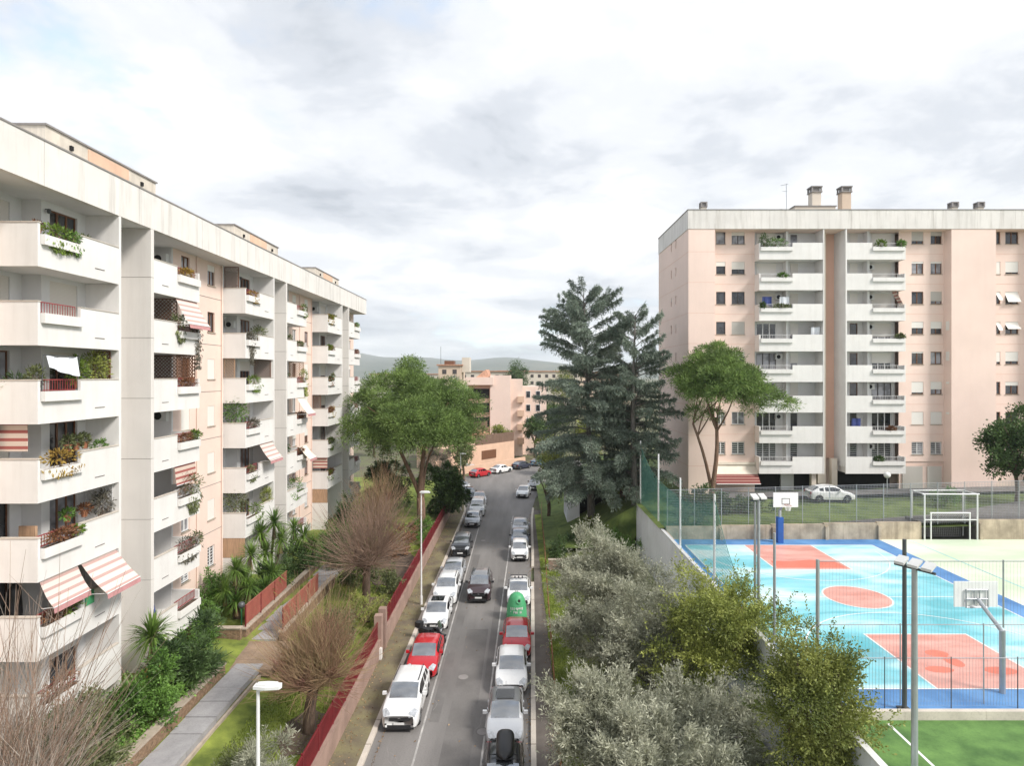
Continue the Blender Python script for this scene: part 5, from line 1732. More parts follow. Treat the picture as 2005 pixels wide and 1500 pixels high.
def wire_fence(name, label, p0, p1, zb0, zb1, zt0, zt1, step, hstep, rw, post_step, post_r, mat='wire', post_mat='metal', arms=False):
    t = thing(name, label, 'fence', ((p0[0] + p1[0]) / 2, (p0[1] + p1[1]) / 2, min(zb0, zb1)))
    a, b = Vector((p0[0], p0[1], 0)), Vector((p1[0], p1[1], 0))
    L = (b - a).length
    npan = max(1, round(L / post_step))
    zb_ = lambda s: zb0 + (zb1 - zb0) * s
    zt_ = lambda s: zt0 + (zt1 - zt0) * s
    for k in range(npan + 1):
        s = k / npan
        p = a.lerp(b, s)
        mk('post', MB().tube((p.x, p.y, zb_(s) - 0.1), (p.x, p.y, zt_(s) + 0.05), post_r, n=8), mt[post_mat], t)
        if k == npan:
            break
        s2 = (k + 1) / npan
        m = MB()
        nv = max(2, int(L / npan / step))
        for j in range(1, nv):
            q = s + (s2 - s) * j / nv
            r = a.lerp(b, q)
            m.tube((r.x, r.y, zb_(q)), (r.x, r.y, zt_(q)), rw, n=3, cap=False)
        H = zt_(s) - zb_(s)
        nh = max(1, int(H / hstep))
        for j in range(nh + 1):
            A, B = a.lerp(b, s), a.lerp(b, s2)
            f = j / nh
            rr = 0.02 if j == nh else rw
            m.tube((A.x, A.y, zb_(s) + (zt_(s) - zb_(s)) * f), (B.x, B.y, zb_(s2) + (zt_(s2) - zb_(s2)) * f), rr, n=3, cap=False)
        mk('mesh_panel', m, mt[mat], t)
    return t


wire_fence('mesh_fence', 'grey wire mesh fence on the stained wall at the far end of the courts', (11.4, 46.95), (57, 46.95), 5.3, 6.2, 8.2, 9.4, 0.11, 0.12, 0.0085, 2.1, 0.03)
wire_fence('mesh_fence', 'fine vertical wire fence between the green pitch and the blue court', (11.2, 22.9), (46, 22.9), ZC + 0.1, ZC + 0.1, 6.42, 6.42, 0.11, 1.8, 0.0032, 2.4, 0.018, 'wire', 'metal_dark')
wire_fence('mesh_fence', 'tall sagging ball net fence standing just behind the pitch fence', (11.3, 23.2), (46, 23.2), ZC + 0.1, ZC + 0.1, 7.55, 7.55, 0.13, 2.9, 0.0032, 3.2, 0.022, 'wire', 'metal')
wire_fence('ball_net', 'tall fine ball net hung across the pitch end of the court', (11.3, 23.05), (46, 23.05), 7.6, 7.6, 10.0, 10.0, 0.13, 2.4, 0.0026, 6.94, 0.03, 'wire', 'metal')
# tall posts and green netting along the court's long side
t = thing('net_fence', 'tall green net on slim pale posts above the grey retaining wall', 'fence', (11.2, 40, 5.2))
posts = [(56.2, 11.0), (49.0, 10.7), (42.4, 9.9), (35.0, 10.2), (29.0, 11.0), (26.8, 10.1), (22.95, 10.1)]
for y, zt in posts:
    mk('post', MB().tube((11.2, y, 4.6), (11.2, y, zt), 0.075, 0.06, n=8), mt['metal_white'] if y > 34 else mt['metal'], t)


def net_panel(ya, yb, za0, zb0, za1, zb1, sp=0.17, sag=0.0):
    m = MB()
    L = yb - ya
    n = int(L / sp)
    top = lambda y: za1 + (zb1 - za1) * (y - ya) / L - sag * math.sin(math.pi * (y - ya) / L)
    bot = lambda y: za0 + (zb0 - za0) * (y - ya) / L
    H = max(za1 - za0, zb1 - zb0)
    for s in (1, -1):
        c = -H
        while c < L:
            prev = None
            for j in range(0, 25):
                q = c + H * j / 24
                yy = ya + q if s > 0 else yb - q
                if 0 <= q <= L:
                    zz = bot(yy) + H * j / 24
                    if zz <= top(yy):
                        p = (11.2, yy, zz)
                        if prev:
                            m.tube(prev, p, 0.008, n=3, cap=False)
                        prev = p
                    else:
                        prev = None
                else:
                    prev = None
            c += sp
    k = 12
    for j in range(k):
        a, b = ya + L * j / k, ya + L * (j + 1) / k
        m.tube((11.2, a, top(a)), (11.2, b, top(b)), 0.016, n=4, cap=False)
    mk('netting', m, mt['net'], t)


net_panel(49.0, 56.2, 5.26, 5.26, 8.6, 10.6, sag=0.4)
net_panel(42.4, 49.0, 5.26, 5.26, 8.6, 8.6, sag=0.1)
net_panel(35.0, 42.4, 5.26, 5.26, 9.9, 8.6, sag=0.2)
net_panel(29.0, 35.0, 5.26, 5.26, 6.0, 9.9, sag=0.9)


def floodlight_pole(label, x, y, z0, z1, heads, r=0.09, rz=0.0):
    t = thing('floodlight_pole', label, 'floodlight', (x, y, z0))
    mk('pole', MB().tube((x, y, z0), (x, y, z1), r, r * 0.8, n=10), mt['metal'], t)
    L = 0.40 * heads
    dx, dy = math.cos(rz), math.sin(rz)
    mk('crossbar', MB().tube((x - dx * L / 2, y - dy * L / 2, z1), (x + dx * L / 2, y + dy * L / 2, z1), 0.045, n=6), mt['metal_dark'], t)
    for k in range(heads):
        u = -L / 2 + L * (k + 0.5) / heads
        cx, cy = x + dx * u, y + dy * u
        ax, ay = -dy, dx
        m = MB()
        hw = 0.15
        lo = [(cx - dx * hw - ax * 0.14, cy - dy * hw - ay * 0.14), (cx + dx * hw - ax * 0.14, cy + dy * hw - ay * 0.14), (cx + dx * hw + ax * 0.17, cy + dy * hw + ay * 0.17), (cx - dx * hw + ax * 0.17, cy - dy * hw + ay * 0.17)]
        z = z1 + 0.1
        i = len(m.v)
        m.v += [(*lo[0], z - 0.05), (*lo[1], z - 0.05), (*lo[2], z + 0.1), (*lo[3], z + 0.1), (*lo[0], z + 0.03), (*lo[1], z + 0.03), (*lo[2], z + 0.18), (*lo[3], z + 0.18)]
        for q in ((0, 3, 2, 1), (4, 5, 6, 7), (0, 1, 5, 4), (1, 2, 6, 5), (2, 3, 7, 6), (3, 0, 4, 7)):
            m.f.append(tuple(i + a for a in q))
        h = mk('lamp_head', m, mt['aircon'], t)
        mk('lens', MB().quad((*lo[0], z - 0.055), (*lo[1], z - 0.055), (*lo[2], z + 0.095), (*lo[3], z + 0.095)), mt['lamp'], h)
    return t


floodlight_pole('pale floodlight pole with twin lamp heads beside the green net', 11.35, 28.95, 4.6, 11.1, 2, 0.08, R(10))
floodlight_pole('grey floodlight pole with three lamp heads in front of the court fence', 12.28, 19.0, ZP, 11.0, 3, 0.10, R(-60))
t = thing('steel_pole', 'plain dark steel pole at the pitch edge of the blue court', 'pole', (14.35, 22.8, ZC))
mk('shaft', MB().tube((14.35, 22.78, ZC), (14.35, 22.78, 10.9), 0.085, 0.07, n=10), mt['metal_dark'], t)
mk('base_plate', MB().box(14.15, 14.55, 22.6, 22.98, ZC + 0.01, ZC + 0.06), mt['metal_dark'], t)


def hoop(label, x, yb, side, pole_y, padded):
    """basketball stand; side = +1 when the board faces +Y"""
    t = thing('basketball_hoop', label, 'hoop', (x, pole_y, ZC))
    b0 = ZC + 2.85
    brd = mk('backboard', MB().box(x - 0.9, x + 0.9, yb - 0.025, yb + 0.025, b0, b0 + 1.05), mt['paint_white'], t)
    yy = yb + side * 0.03
    m = MB()
    for a, b, c, d in ((-0.3, 0.3, 0.2, 0.25), (-0.3, 0.3, 0.6, 0.65), (-0.3, -0.25, 0.25, 0.6), (0.25, 0.3, 0.25, 0.6)):
        m.box(x + a, x + b, min(yy, yy + side * 0.004), max(yy, yy + side * 0.004), b0 + c, b0 + d)
    mk('target_square', m, mt['joint'], brd)
    n = 18
    rc = (x, yb + side * 0.4, b0 + 0.2)
    m = MB()
    pr = [(rc[0] + 0.225 * math.cos(2 * math.pi * k / n), rc[1] + 0.225 * math.sin(2 * math.pi * k / n), rc[2]) for k in range(n)]
    for k in range(n):
        m.tube(pr[k], pr[(k + 1) % n], 0.015, n=5, cap=False)
    m.tube((x - 0.1, yb, rc[2]), (x - 0.1, rc[1] - side * 0.2, rc[2]), 0.015).tube((x + 0.1, yb, rc[2]), (x + 0.1, rc[1] - side * 0.2, rc[2]), 0.015)
    mk('rim', m, mt['red_panel'], t)
    m = MB()
    for k in range(n):
        a = pr[k]
        c = (rc[0] + 0.14 * math.cos(2 * math.pi * (k + 1.5) / n), rc[1] + 0.14 * math.sin(2 * math.pi * (k + 1.5) / n), rc[2] - 0.38)
        c2 = (rc[0] + 0.14 * math.cos(2 * math.pi * (k - 1.5) / n), rc[1] + 0.14 * math.sin(2 * math.pi * (k - 1.5) / n), rc[2] - 0.38)
        m.tube(a, c, 0.006, n=3, cap=False).tube(a, c2, 0.006, n=3, cap=False)
    mk('net', m, mt['paint_white'], t)
    ptop = ZC + 2.45
    mk('pole', MB().tube((x, pole_y, ZC), (x, pole_y, ptop), 0.11, n=10), mt['metal'], t)
    mk('arm', MB().tube((x, pole_y, ptop - 0.05), (x, yb - side * 0.12, b0 + 0.35), 0.08, n=8), mt['metal'], t)
    bk = yb - side * 0.08
    m = MB()
    for a in (-0.45, 0.45):
        m.tube((x + a, bk, b0 - 0.02), (x + a, bk, b0 + 0.75), 0.03, n=6)
    for z in (b0, b0 + 0.35, b0 + 0.72):
        m.tube((x - 0.45, bk, z), (x + 0.45, bk, z), 0.03, n=6)
    for a in (-0.12, 0.1):
        m.tube((x + a, bk, b0 + 0.1), (x + a, bk, b0 + 0.72), 0.025, n=6)
    mk('frame', m, mt['metal'], t)
    if padded:
        mk('padding', MB().box(x - 0.2, x + 0.2, pole_y - 0.2, pole_y + 0.2, ZC + 0.01, ZC + 1.9), mt['blue_pad'], t)
    return t


hoop('basketball stand with blue padded post at the far end of the court', 19.45, 44.6, -1, 45.6, True)
hoop('basketball stand seen from behind with bare grey pole beside the pitch', 18.95, 25.4, 1, 24.0, False)
t = thing('football_goal', 'small white football goal in the recess of the stained wall', 'goal', (32.8, 46.6, ZC))
for x in (31.3, 34.25):
    mk('post', MB().tube((x, 46.5, ZC), (x, 46.5, 6.55), 0.05, n=8), mt['paint_white'], t)
mk('crossbar', MB().tube((31.25, 46.5, 6.55), (34.3, 46.5, 6.55), 0.05, n=8), mt['paint_white'], t)
m = MB()
for k in range(19):
    x = 31.3 + 2.95 * k / 18
    m.tube((x, 46.5, 6.52), (x, 47.4, 5.6), 0.005, n=3, cap=False).tube((x, 47.4, 5.6), (x, 47.5, ZC), 0.005, n=3, cap=False)
for k in range(8):
    m.tube((31.3, 47.45, ZC + 0.14 * k), (34.25, 47.45, ZC + 0.14 * k), 0.005, n=3, cap=False)
mk('net', m, mt['paint_white'], t)
t = thing('goal_cage', 'tall galvanised cage frame around the football goal', 'frame', (32.8, 46.8, ZC))
for x in (30.75, 34.75):
    for y in (46.4, 47.9):
        mk('post', MB().tube((x, y, ZC - 0.1), (x, y, 8.0), 0.055, n=8), mt['metal_white'], t)
    mk('side_bar', MB().tube((x, 46.4, 8.0), (x, 47.9, 8.0), 0.05, n=8), mt['metal_white'], t)
for y in (46.4, 47.9):
    mk('top_bar', MB().tube((30.6, y, 8.0), (34.9, y, 8.0), 0.05, n=8), mt['metal_white'], t)
mk('middle_bar', MB().tube((30.75, 46.4, 6.05), (34.75, 46.4, 6.05), 0.04, n=8), mt['metal_white'], t)

# ------------------------------------------------------------------ houses beyond the bend
FB = thing('stair_tower_house', 'tall salmon stair tower house beyond the bend of the street', 'building', (-3, 131, 0))
mk('tower', MB().box(-5.9, -1.6, 128, 136, 0, 17.0), mt['salmon'], FB)
mk('cantilever_slab', MB().box(-11, -5.2, 127.3, 133, 15.0, 16.6), mt['salmon'], FB)
mk('gallery', MB().box(-10.6, -5.9, 128.6, 135, 0, 15.0), mt['salmon_deep'], FB)
for k in range(4):
    mk('opening', MB().box(-10, -6.1, 128.5, 128.59, 3.2 + 3 * k, 5.2 + 3 * k), mt['dark'], FB)
m = MB()
i = 0
m.v += [(-8.9, 128.4, 16.6), (-5.9, 128.4, 16.6), (-5.9, 134, 16.6), (-8.9, 134, 16.6), (-6.9, 129.5, 18.2), (-6.3, 133, 18.2)]
m.f += [(0, 1, 4), (1, 2, 5, 4), (2, 3, 5), (3, 0, 4, 5)]
mk('roof', m, mt['tiles'], FB)
W2 = mk('wing', MB().box(-1.6, 0.9, 129, 137, 0, 16.2), mt['pink'], FB)
mk('wing', MB().box(0.9, 6.0, 131, 139, 0, 14.6), mt['pink'], FB)
for k in range(4):
    f_ = MB().box(1.6, 2.6, 130.94, 131.0, 3.5 + 2.9 * k, 5.0 + 2.9 * k)
    w_ = mk('window', f_, mt['frame_white'], FB)
    mk('pane', MB().box(1.7, 2.5, 130.9, 130.95, 3.6 + 2.9 * k, 4.9 + 2.9 * k), mt['glass'], w_)
    w_ = mk('window', MB().box(3.7, 4.7, 130.94, 131.0, 3.5 + 2.9 * k, 5.0 + 2.9 * k), mt['frame_white'], FB)
    mk('pane', MB().box(3.8, 4.6, 130.9, 130.95, 3.6 + 2.9 * k, 4.9 + 2.9 * k), mt['glass'], w_)
    mk('balcony', MB().box(-0.2, 1.2, 128.2, 129, 2.6 + 2.9 * k, 3.9 + 2.9 * k), mt['orange'], FB)
LH = thing('low_house', 'low orange house with clay tile roof beside the bend', 'building', (-10.5, 121, 0))
mk('wall', MB().box(-18, -5.6, 119, 127, 0, 4.4), mt['orange'], LH)
m = MB()
m.v += [(-18.8, 118.2, 4.5), (-4.8, 118.2, 4.5), (-4.8, 127.8, 4.5), (-18.8, 127.8, 4.5), (-15.5, 123, 6.2), (-8, 123, 6.2)]
m.f += [(0, 1, 5, 4), (1, 2, 5), (2, 3, 4, 5), (3, 0, 4), (3, 2, 1, 0)]
rf = mk('roof', m, mt['tiles'], LH)
m = MB()
for k in range(52):
    x = -18.4 + 13.4 * k / 51
    t0 = (4.9 * min(1, max(0.02, min((x + 18.8) / 3.3, (-4.8 - x) / 3.2))))
    m.tube((x, 118.15, 4.55), (x, 118.15 + t0, 4.55 + 1.7 * t0 / 4.9), 0.1, 0.1, 5, False)
o = mk('tile_rolls', m, mt['tiles'], rf); o['kind'] = 'stuff'
for x in (-14.5, -8.5):
    w_ = mk('window', MB().box(x, x + 2.0, 118.93, 119, 2.2, 4.1), mt['frame_dark'], LH)
    mk('pane', MB().box(x + 0.1, x + 1.9, 118.9, 118.94, 2.3, 4.0), mt['glass'], w_)
# orange yard walls with wooden fences along the bend
dv = Vector((7.3, 9.0, 0)).normalized()
nv = Vector((-dv.y, dv.x, 0))


def along(a, off):
    p = Vector((-7.8, 103.8, 0)) + dv * a + nv * off
    return p.x, p.y


t = thing('yard_wall', 'orange rendered yard wall with wooden slat fence above the parked cars', 'wall', (*along(6, 3), 0))
mk('wall_section', MB().prism([along(-6, 2.0), along(17, 2.0), along(17, 2.3), along(-6, 2.3)], 0, 1.25), mt['orange'], t)
mk('wall_section', MB().prism([along(0, 5.2), along(17.5, 5.2), along(17.5, 5.5), along(0, 5.5)], 0, 4.1), mt['orange'], t)
mk('wall_section', MB().prism([along(-3.5, 5.3), along(0, 5.3), along(0, 5.5), along(-3.5, 5.5)], 0, 2.4), mt['orange'], t)
mk('gate', MB().prism([along(8, 5.1), along(12, 5.1), along(12, 5.19), along(8, 5.19)], 1.4, 3.0), mt['wood'], t)
mk('terrace', MB().prism([along(0, 5.5), along(17.5, 5.5), along(17.5, 14), along(0, 14)], 0, 4.0), mt['orange'], t)
for k in range(46):
    a = 6.3 + 0.245 * k
    mk('slat', MB().prism([along(a, 5.3), along(a + 0.2, 5.3), along(a + 0.2, 5.36), along(a, 5.36)], 4.1, 5.9 + random.uniform(-0.03, 0.03)), mt['fencewood'], t)
for k in range(38):
    a = 9 + 0.245 * k
    mk('slat', MB().prism([along(a, 13.0), along(a + 0.2, 13.0), along(a + 0.2, 13.06), along(a, 13.06)], 4.0, 7.6 + random.uniform(-0.03, 0.03)), mt['fencewood'], t)
t = thing('roadside_shelter', 'low yard fence panel on the kerb beside the red parked car', 'fence', (-11.5, 103.5, 0))
for k in range(14):
    mk('slat', MB().box(-12.4 + 0.17 * k, -12.26 + 0.17 * k, 103.4, 103.44, 0.1, 1.6), mt['woodpale'], t)
mk('rail', MB().box(-12.5, -9.9, 103.45, 103.5, 1.2, 1.3), mt['woodpale'], t)

# skyline of farther houses
HS = [(-21.3, 190, 7, 20.0, 'farhouse', 'flat roofed ochre house with roof clutter showing above the round pine'),
      (-10, 240, 26, 18.4, 'farhouse2', 'pale long roofed house just above the salmon tower'),
      (14, 270, 26, 18.6, 'farhouse2', 'pale far house between salmon tower and cedar'),
      (-60, 330, 40, 17.5, 'farhouse2', 'wide far house hidden behind the round pine'),
      (44, 330, 40, 18.5, 'farhouse', 'broad far house glimpsed through the cedar'),
      (-2, 380, 22, 19.6, 'farhouse', 'ochre far house at the foot of the hills')]
for hi, (x, y, wd, h, mat, lab) in enumerate(HS):
    t = thing('far_house', lab, 'building', (x, y, 0), group='houses on the skyline')
    mk('wall', MB().box(x - wd / 2, x + wd / 2, y, y + 14, 0, h), mt[mat], t)
    rf = mk('roof', MB().box(x - wd / 2 - 0.5, x + wd / 2 + 0.5, y - 0.5, y + 14.5, h, h + 0.4), mt['tiles'], t)
    if hi == 0:
        mk('penthouse', MB().box(x - 2, x + 1, y + 3, y + 8, h + 0.4, h + 1.6), mt['wood'], rf)
        mk('stair_head', MB().box(x + 3.6, x + 6, y + 2, y + 8, h - 2, h + 2.6), mt['farhouse2'], rf)
        mk('aerial', MB().tube((x - 3, y + 2, h), (x - 3, y + 2, h + 6), 0.06, n=5), mt['metal_dark'], rf)
    nw = int(wd / 3.2)
    for a in range(nw):
        for b in range(5):
            xx = x - wd / 2 + 1.2 + 3.2 * a
            zz = h - 2.6 - 3.0 * b
            w_ = mk('window', MB().box(xx, xx + 1.3, y - 0.05, y, zz, zz + 1.4), mt['frame_dark'], t)

# hills on the horizon
m = MB()
xs = [-5000 + 125 * k for k in range(80)]
def hillh(x, r):
    return (62 + 46 * math.sin(x * 0.0016 + 2.4 + r * 0.7) + 18 * math.sin(x * 0.0047 + r) + 7 * math.sin(x * 0.013 + 2 * r)) * r
rows = [(3600, 0.0), (4300, 0.45), (5200, 0.8), (6200, 1.15), (7400, 1.05), (8600, 0)]
for j, (y, r) in enumerate(rows):
    for x in xs:
        m.v.append((x, y, -1 if r == 0 else 17 + max(2, hillh(x * 0.55, r) * 1.9)))
nx = len(xs)
for b in range(len(rows) - 1):
    for a in range(nx - 1):
        k = b * nx + a
        m.f.append((k, k + 1, k + nx + 1, k + nx))
S(mk('hills', m, mt['hill'], smooth=True))


# ------------------------------------------------------------------ cars
def smooth01(t):
    t = min(1, max(0, t))
    return t * t * (3 - 2 * t)


def make_car(label, x, y_front, paint, shape='hatch', heading=0.0, roof=None, extras=(), group=None, centre=False, z=0.0, trim_low=False):
    """heading 0 = nose towards -Y; y_front is the y of the front bumper"""
    prm = {  # L, W, H, hood z front, cowl z, belt z, cowl y, header y, roof end y, tail glass base y, deck z, wheel r, nose z
        'hatch': dict(L=3.98, W=1.74, H=1.47, hz=0.76, cz=0.97, bz=0.93, yc=1.05, yh=1.72, yr=3.25, yt=3.82, dz=1.0, wr=0.31, wb=2.5, fo=0.80),
        'suv': dict(L=4.18, W=1.80, H=1.64, hz=0.93, cz=1.13, bz=1.07, yc=1.08, yh=1.75, yr=3.65, yt=4.08, dz=1.12, wr=0.345, wb=2.56, fo=0.83),
        'mini': dict(L=3.55, W=1.62, H=1.52, hz=0.83, cz=1.02, bz=0.98, yc=0.88, yh=1.42, yr=3.15, yt=3.47, dz=1.02, wr=0.29, wb=2.3, fo=0.70),
        'sedan': dict(L=4.40, W=1.79, H=1.46, hz=0.74, cz=0.96, bz=0.92, yc=1.25, yh=1.98, yr=3.10, yt=3.85, dz=1.03, wr=0.32, wb=2.62, fo=0.88),
        'van': dict(L=4.35, W=1.82, H=1.84, hz=0.98, cz=1.22, bz=1.10, yc=0.82, yh=1.40, yr=4.05, yt=4.28, dz=1.15, wr=0.32, wb=2.7, fo=0.80),
    }[shape]
    L, W, H = prm['L'], prm['W'], prm['H']
    hw = W / 2
    wr = prm['wr']
    yw1 = prm['fo']
    yw2 = yw1 + prm['wb']
    sill = 0.23
    yc, yh, yr, yt = prm['yc'], prm['yh'], prm['yr'], prm['yt']
    ar = wr + 0.06
    # stations
    ys = {0.0, 0.05, 0.14, 0.3, 0.5, L, L - 0.05, L - 0.12, L - 0.26}
    for yw in (yw1, yw2):
        for k in range(-6, 7):
            ys.add(round(yw + ar * math.sin(k / 6 * math.pi / 2), 4))
    for a, b, n in ((yc, yh, 5), (yh, yr, 6), (yr, yt, 4)):
        for k in range(n + 1):
            ys.add(round(a + (b - a) * k / n, 4))
    bp = yh + (yr - yh) * 0.42
    for q in (bp - 0.05, bp + 0.05, yr - (0.5 if shape != 'sedan' else 0.05), yr - (0.38 if shape != 'sedan' else 0.0)):
        ys.add(round(q, 4))
    ys = sorted(ys)
    ys = [q for i, q in enumerate(ys) if i == 0 or q - ys[i - 1] > 0.012]
    rows = []
    for y in ys:
        fr = min(1, y / 0.55)
        rr = min(1, (L - y) / 0.4)
        plan = (0.76 + 0.24 * math.sqrt(max(0, 1 - (1 - fr) ** 2))) * (0.86 + 0.14 * math.sqrt(max(0, 1 - (1 - rr) ** 2)))
        w = hw * plan
        # belt / hood / deck line
        if y < yc:
            zs = prm['hz'] - 0.16 * (1 - fr) ** 1.5 + (prm['bz'] - prm['hz']) * smooth01(y / yc)
            zt = zs + 0.05 + (prm['cz'] - prm['bz'] - 0.05) * smooth01(y / yc)
            c = 0.0
        elif y < yh:
            c = (y - yc) / (yh - yc)
            zs = prm['bz']
            zt = prm['cz'] + (H - 0.07 - prm['cz']) * math.sin(c * math.pi / 2) ** 0.92
        elif y <= yr:
            c = 1.0
            s = (y - yh) / (yr - yh)
            zs = prm['bz'] + 0.03 * s
            zt = H - 0.07 + 0.07 * math.sin(math.pi * min(1, s * 0.9 + 0.12)) - (0.05 * s if shape in ('hatch', 'sedan') else 0.03 * s)
        elif y <= yt:
            s = (y - yr) / (yt - yr)
            c = 1 - s
            zs = prm['bz'] + 0.03
            ztr = H - 0.07 + 0.07 * math.sin(math.pi * 1.02) - (0.05 if shape in ('hatch', 'sedan') else 0.03)
            zt = ztr + (prm['dz'] - ztr) * (s ** 1.15)
        else:
            c = 0.0
            s = (y - yt) / max(0.01, L - yt)
            zs = prm['bz'] + 0.03 - 0.10 * s
            zt = prm['dz'] - 0.10 * s
        zb_ = sill + 0.05 * (1 - fr) + 0.08 * (1 - rr)
        for yw in (yw1, yw2):
            d = abs(y - yw)
            if d < ar:
                zb_ = max(zb_, wr + math.sqrt(ar * ar - d * d) * 0.98)
        ws = w * 0.965
        hgt = zs - zb_
        low = [(w * (0.94 if zb_ < wr else 1.0), zb_), (w * 1.0, zb_ + hgt * 0.34), (w * 0.995, zb_ + hgt * 0.72), (ws, zs)]
        hood = [(ws * 0.965, zs + 0.35 * (zt - zs)), (ws * 0.88, zs + 0.62 * (zt - zs)), (ws * 0.80, zs + 0.78 * (zt - zs)), (ws * 0.42, zs + 0.96 * (zt - zs)), (0, zt)]
        wt = hw * 0.735
        cab = [(ws * 0.965, zs + 0.035), (wt + 0.06, zt - 0.12), (wt, zt - 0.035), (wt * 0.55, zt - 0.006), (0, zt)]
        up = [(a[0] * (1 - c) + b[0] * c, a[1] * (1 - c) + b[1] * c) for a, b in zip(hood, cab)]
        rows.append(low + up)
    npt = 9
    full = []
    for r in rows:
        full.append([(-a, b) for a, b in r] + [(a, b) for a, b in reversed(r[:-1])])
    M_ = 2 * npt - 1
    verts = [(a, ys[i] - L / 2, b) for i, r in enumerate(full) for a, b in r]
    groups = {}
    for i in range(len(ys) - 1):
        ym = (ys[i] + ys[i + 1]) / 2
        for j in range(M_ - 1):
            jj = j if j < npt - 1 else M_ - 2 - j          # 0..7 from sill to centre
            sd = 'l' if j < npt - 1 else 'r'
            g = 'body'
            if yc < ym < yh:
                if jj >= 6:
                    g = 'windscreen'
                elif jj == 4 and ym > yc + (yh - yc) * 0.35:
                    g = 'side_window_' + sd + 'a'
            elif yh < ym < yr:
                if jj == 4:
                    pil = bp - 0.05 < ym < bp + 0.05 or (shape != 'sedan' and yr - 0.5 < ym < yr - 0.38)
                    if not pil:
                        g = 'side_window_' + sd + ('a' if ym < bp else 'b' if ym < yr - 0.45 else 'c')
                elif jj >= 5:
                    g = 'roof_panel'
            elif yr < ym < yt and jj >= 6:
                g = 'rear_window'
            elif ym < yc and jj >= 5 and ym > 0.14:
                g = 'bonnet'
            if g == 'body' and 1 <= jj <= 2 and yw1 + ar < ym < yw2 - ar * 0.3:
                g = 'door_' + sd + ('a' if ym < bp else 'b')
            groups.setdefault(g, []).append((i * M_ + j, i * M_ + j + 1, (i + 1) * M_ + j + 1, (i + 1) * M_ + j))
    n = len(ys) - 1
    groups['body'].append(tuple(range(M_)))
    groups['body'].append(tuple(n * M_ + k for k in reversed(range(M_))))
    if centre:
        loc = (x, y_front, z)
    else:
        loc = (x, y_front + L / 2, z)
    car = thing('parked_car' if 'driving' not in label else 'moving_car', label, 'car', loc, heading, group)
    P = paints[paint]
    RP = paints[roof] if roof else P

    def sub(name, faces, mat, parent=car, smooth=True):
        used = sorted({q for f in faces for q in f})
        mp = {q: k for k, q in enumerate(used)}
        b = MB()
        b.v = [verts[q] for q in used]
        b.f = [tuple(mp[q] for q in f) for f in faces]
        return mk(name, b, mat, parent, smooth=smooth, local=True)
    body = sub('body', groups['body'], P)
    for g, f in groups.items():
        if g == 'body':
            continue
        if g.startswith('side_window'):
            sub('side_window', f, mt['car_side_glass'])
        elif g.startswith('door'):
            d = sub('door', f, P)
            s = -1 if g[5] == 'l' else 1
            yy = (bp - 0.28 if g[6] == 'a' else yw2 - 0.55) - L / 2
            mk('handle', MB().box(min(s * hw * 0.99, s * (hw + 0.03)), max(s * hw * 0.99, s * (hw + 0.03)), yy, yy + 0.18, prm['bz'] - 0.16, prm['bz'] - 0.12), P, d, local=True)
        elif g == 'roof_panel':
            sub('roof', f, RP)
        elif g == 'bonnet':
            sub('bonnet', f, P)
        else:
            sub(g, f, mt['car_glass'])
    # seams drawn by thin dark gaps: shut lines of doors and bonnet
    sm = MB()
    for s in (-1, 1):
        for yy in (yw1 + ar + 0.05, bp, yw2 - ar * 0.3):
            q = yy - L / 2
            sm.box(min(s * hw * 0.985, s * (hw + 0.003)), max(s * hw * 0.985, s * (hw + 0.003)), q - 0.008, q + 0.008, sill + 0.12, prm['bz'] - 0.06)
    mk('shut_line', sm, mt['trim'], body, local=True)
    # nose: grille, intake, lamps, plate
    f0 = -L / 2
    nz = prm['hz'] - 0.16
    gw = hw * 0.52
    mk('grille', MB().box(-gw, gw, f0 - 0.02, f0 + 0.10, nz - 0.17, nz - 0.03), mt['trim'], car, local=True)
    mk('badge', MB().box(-0.06, 0.06, f0 - 0.028, f0 - 0.021, nz - 0.06, nz + 0.0), mt['chrome'], car, local=True)
    mk('air_intake', MB().box(-hw * 0.62, hw * 0.62, f0 - 0.015, f0 + 0.1, 0.28, 0.40), mt['trim'], car, local=True)
    mk('number_plate', MB().box(-0.26, 0.26, f0 - 0.035, f0 - 0.022, 0.42, 0.53), mt['plate'], car, local=True)
    for s in (-1, 1):
        hl = MB()
        a0, a1 = s * hw * 0.50, s * hw * 0.83
        b1 = s * hw * 0.955
        zl = prm['hz'] - 0.06
        pts = [(a0, f0 - 0.016, nz + 0.0), (a1, f0 + 0.02, nz + 0.03), (b1, f0 + 0.33, zl + 0.085), (a1 * 0.88, f0 + 0.36, zl + 0.16), (a0, f0 + 0.13, nz + 0.16)]
        lowp = [(p[0] * 0.98, p[1] + 0.04, p[2] - 0.13) for p in pts]
        for k in range(5):
            k2 = (k + 1) % 5
            hl.quad(pts[k], pts[k2], lowp[k2], lowp[k])
        hl.quad(*pts)
        mk('headlight', hl, mt['lamp'], car, local=True)
        mk('fog_light', MB().box(min(s * hw * .66, s * hw * .76), max(s * hw * .66, s * hw * .76), f0 + 0.0, f0 + 0.12, 0.40, 0.48), mt['trim'], car, local=True)
        r0 = L / 2
        mk('tail_light', MB().box(min(s * hw * .62, s * hw * .88), max(s * hw * .62, s * hw * .88), r0 - 0.10, r0 + 0.012, prm['bz'] - 0.22, prm['bz'] - 0.02), mt['tail'], car, local=True)
        ym = yc + 0.42 - L / 2
        mir = MB()
        mx = s * (hw + 0.10)
        mir.prism([(mx - 0.10, ym - 0.07), (mx + 0.10, ym - 0.05), (mx + 0.09, ym + 0.06), (mx - 0.10, ym + 0.07)], prm['bz'] + 0.02, prm['bz'] + 0.16)
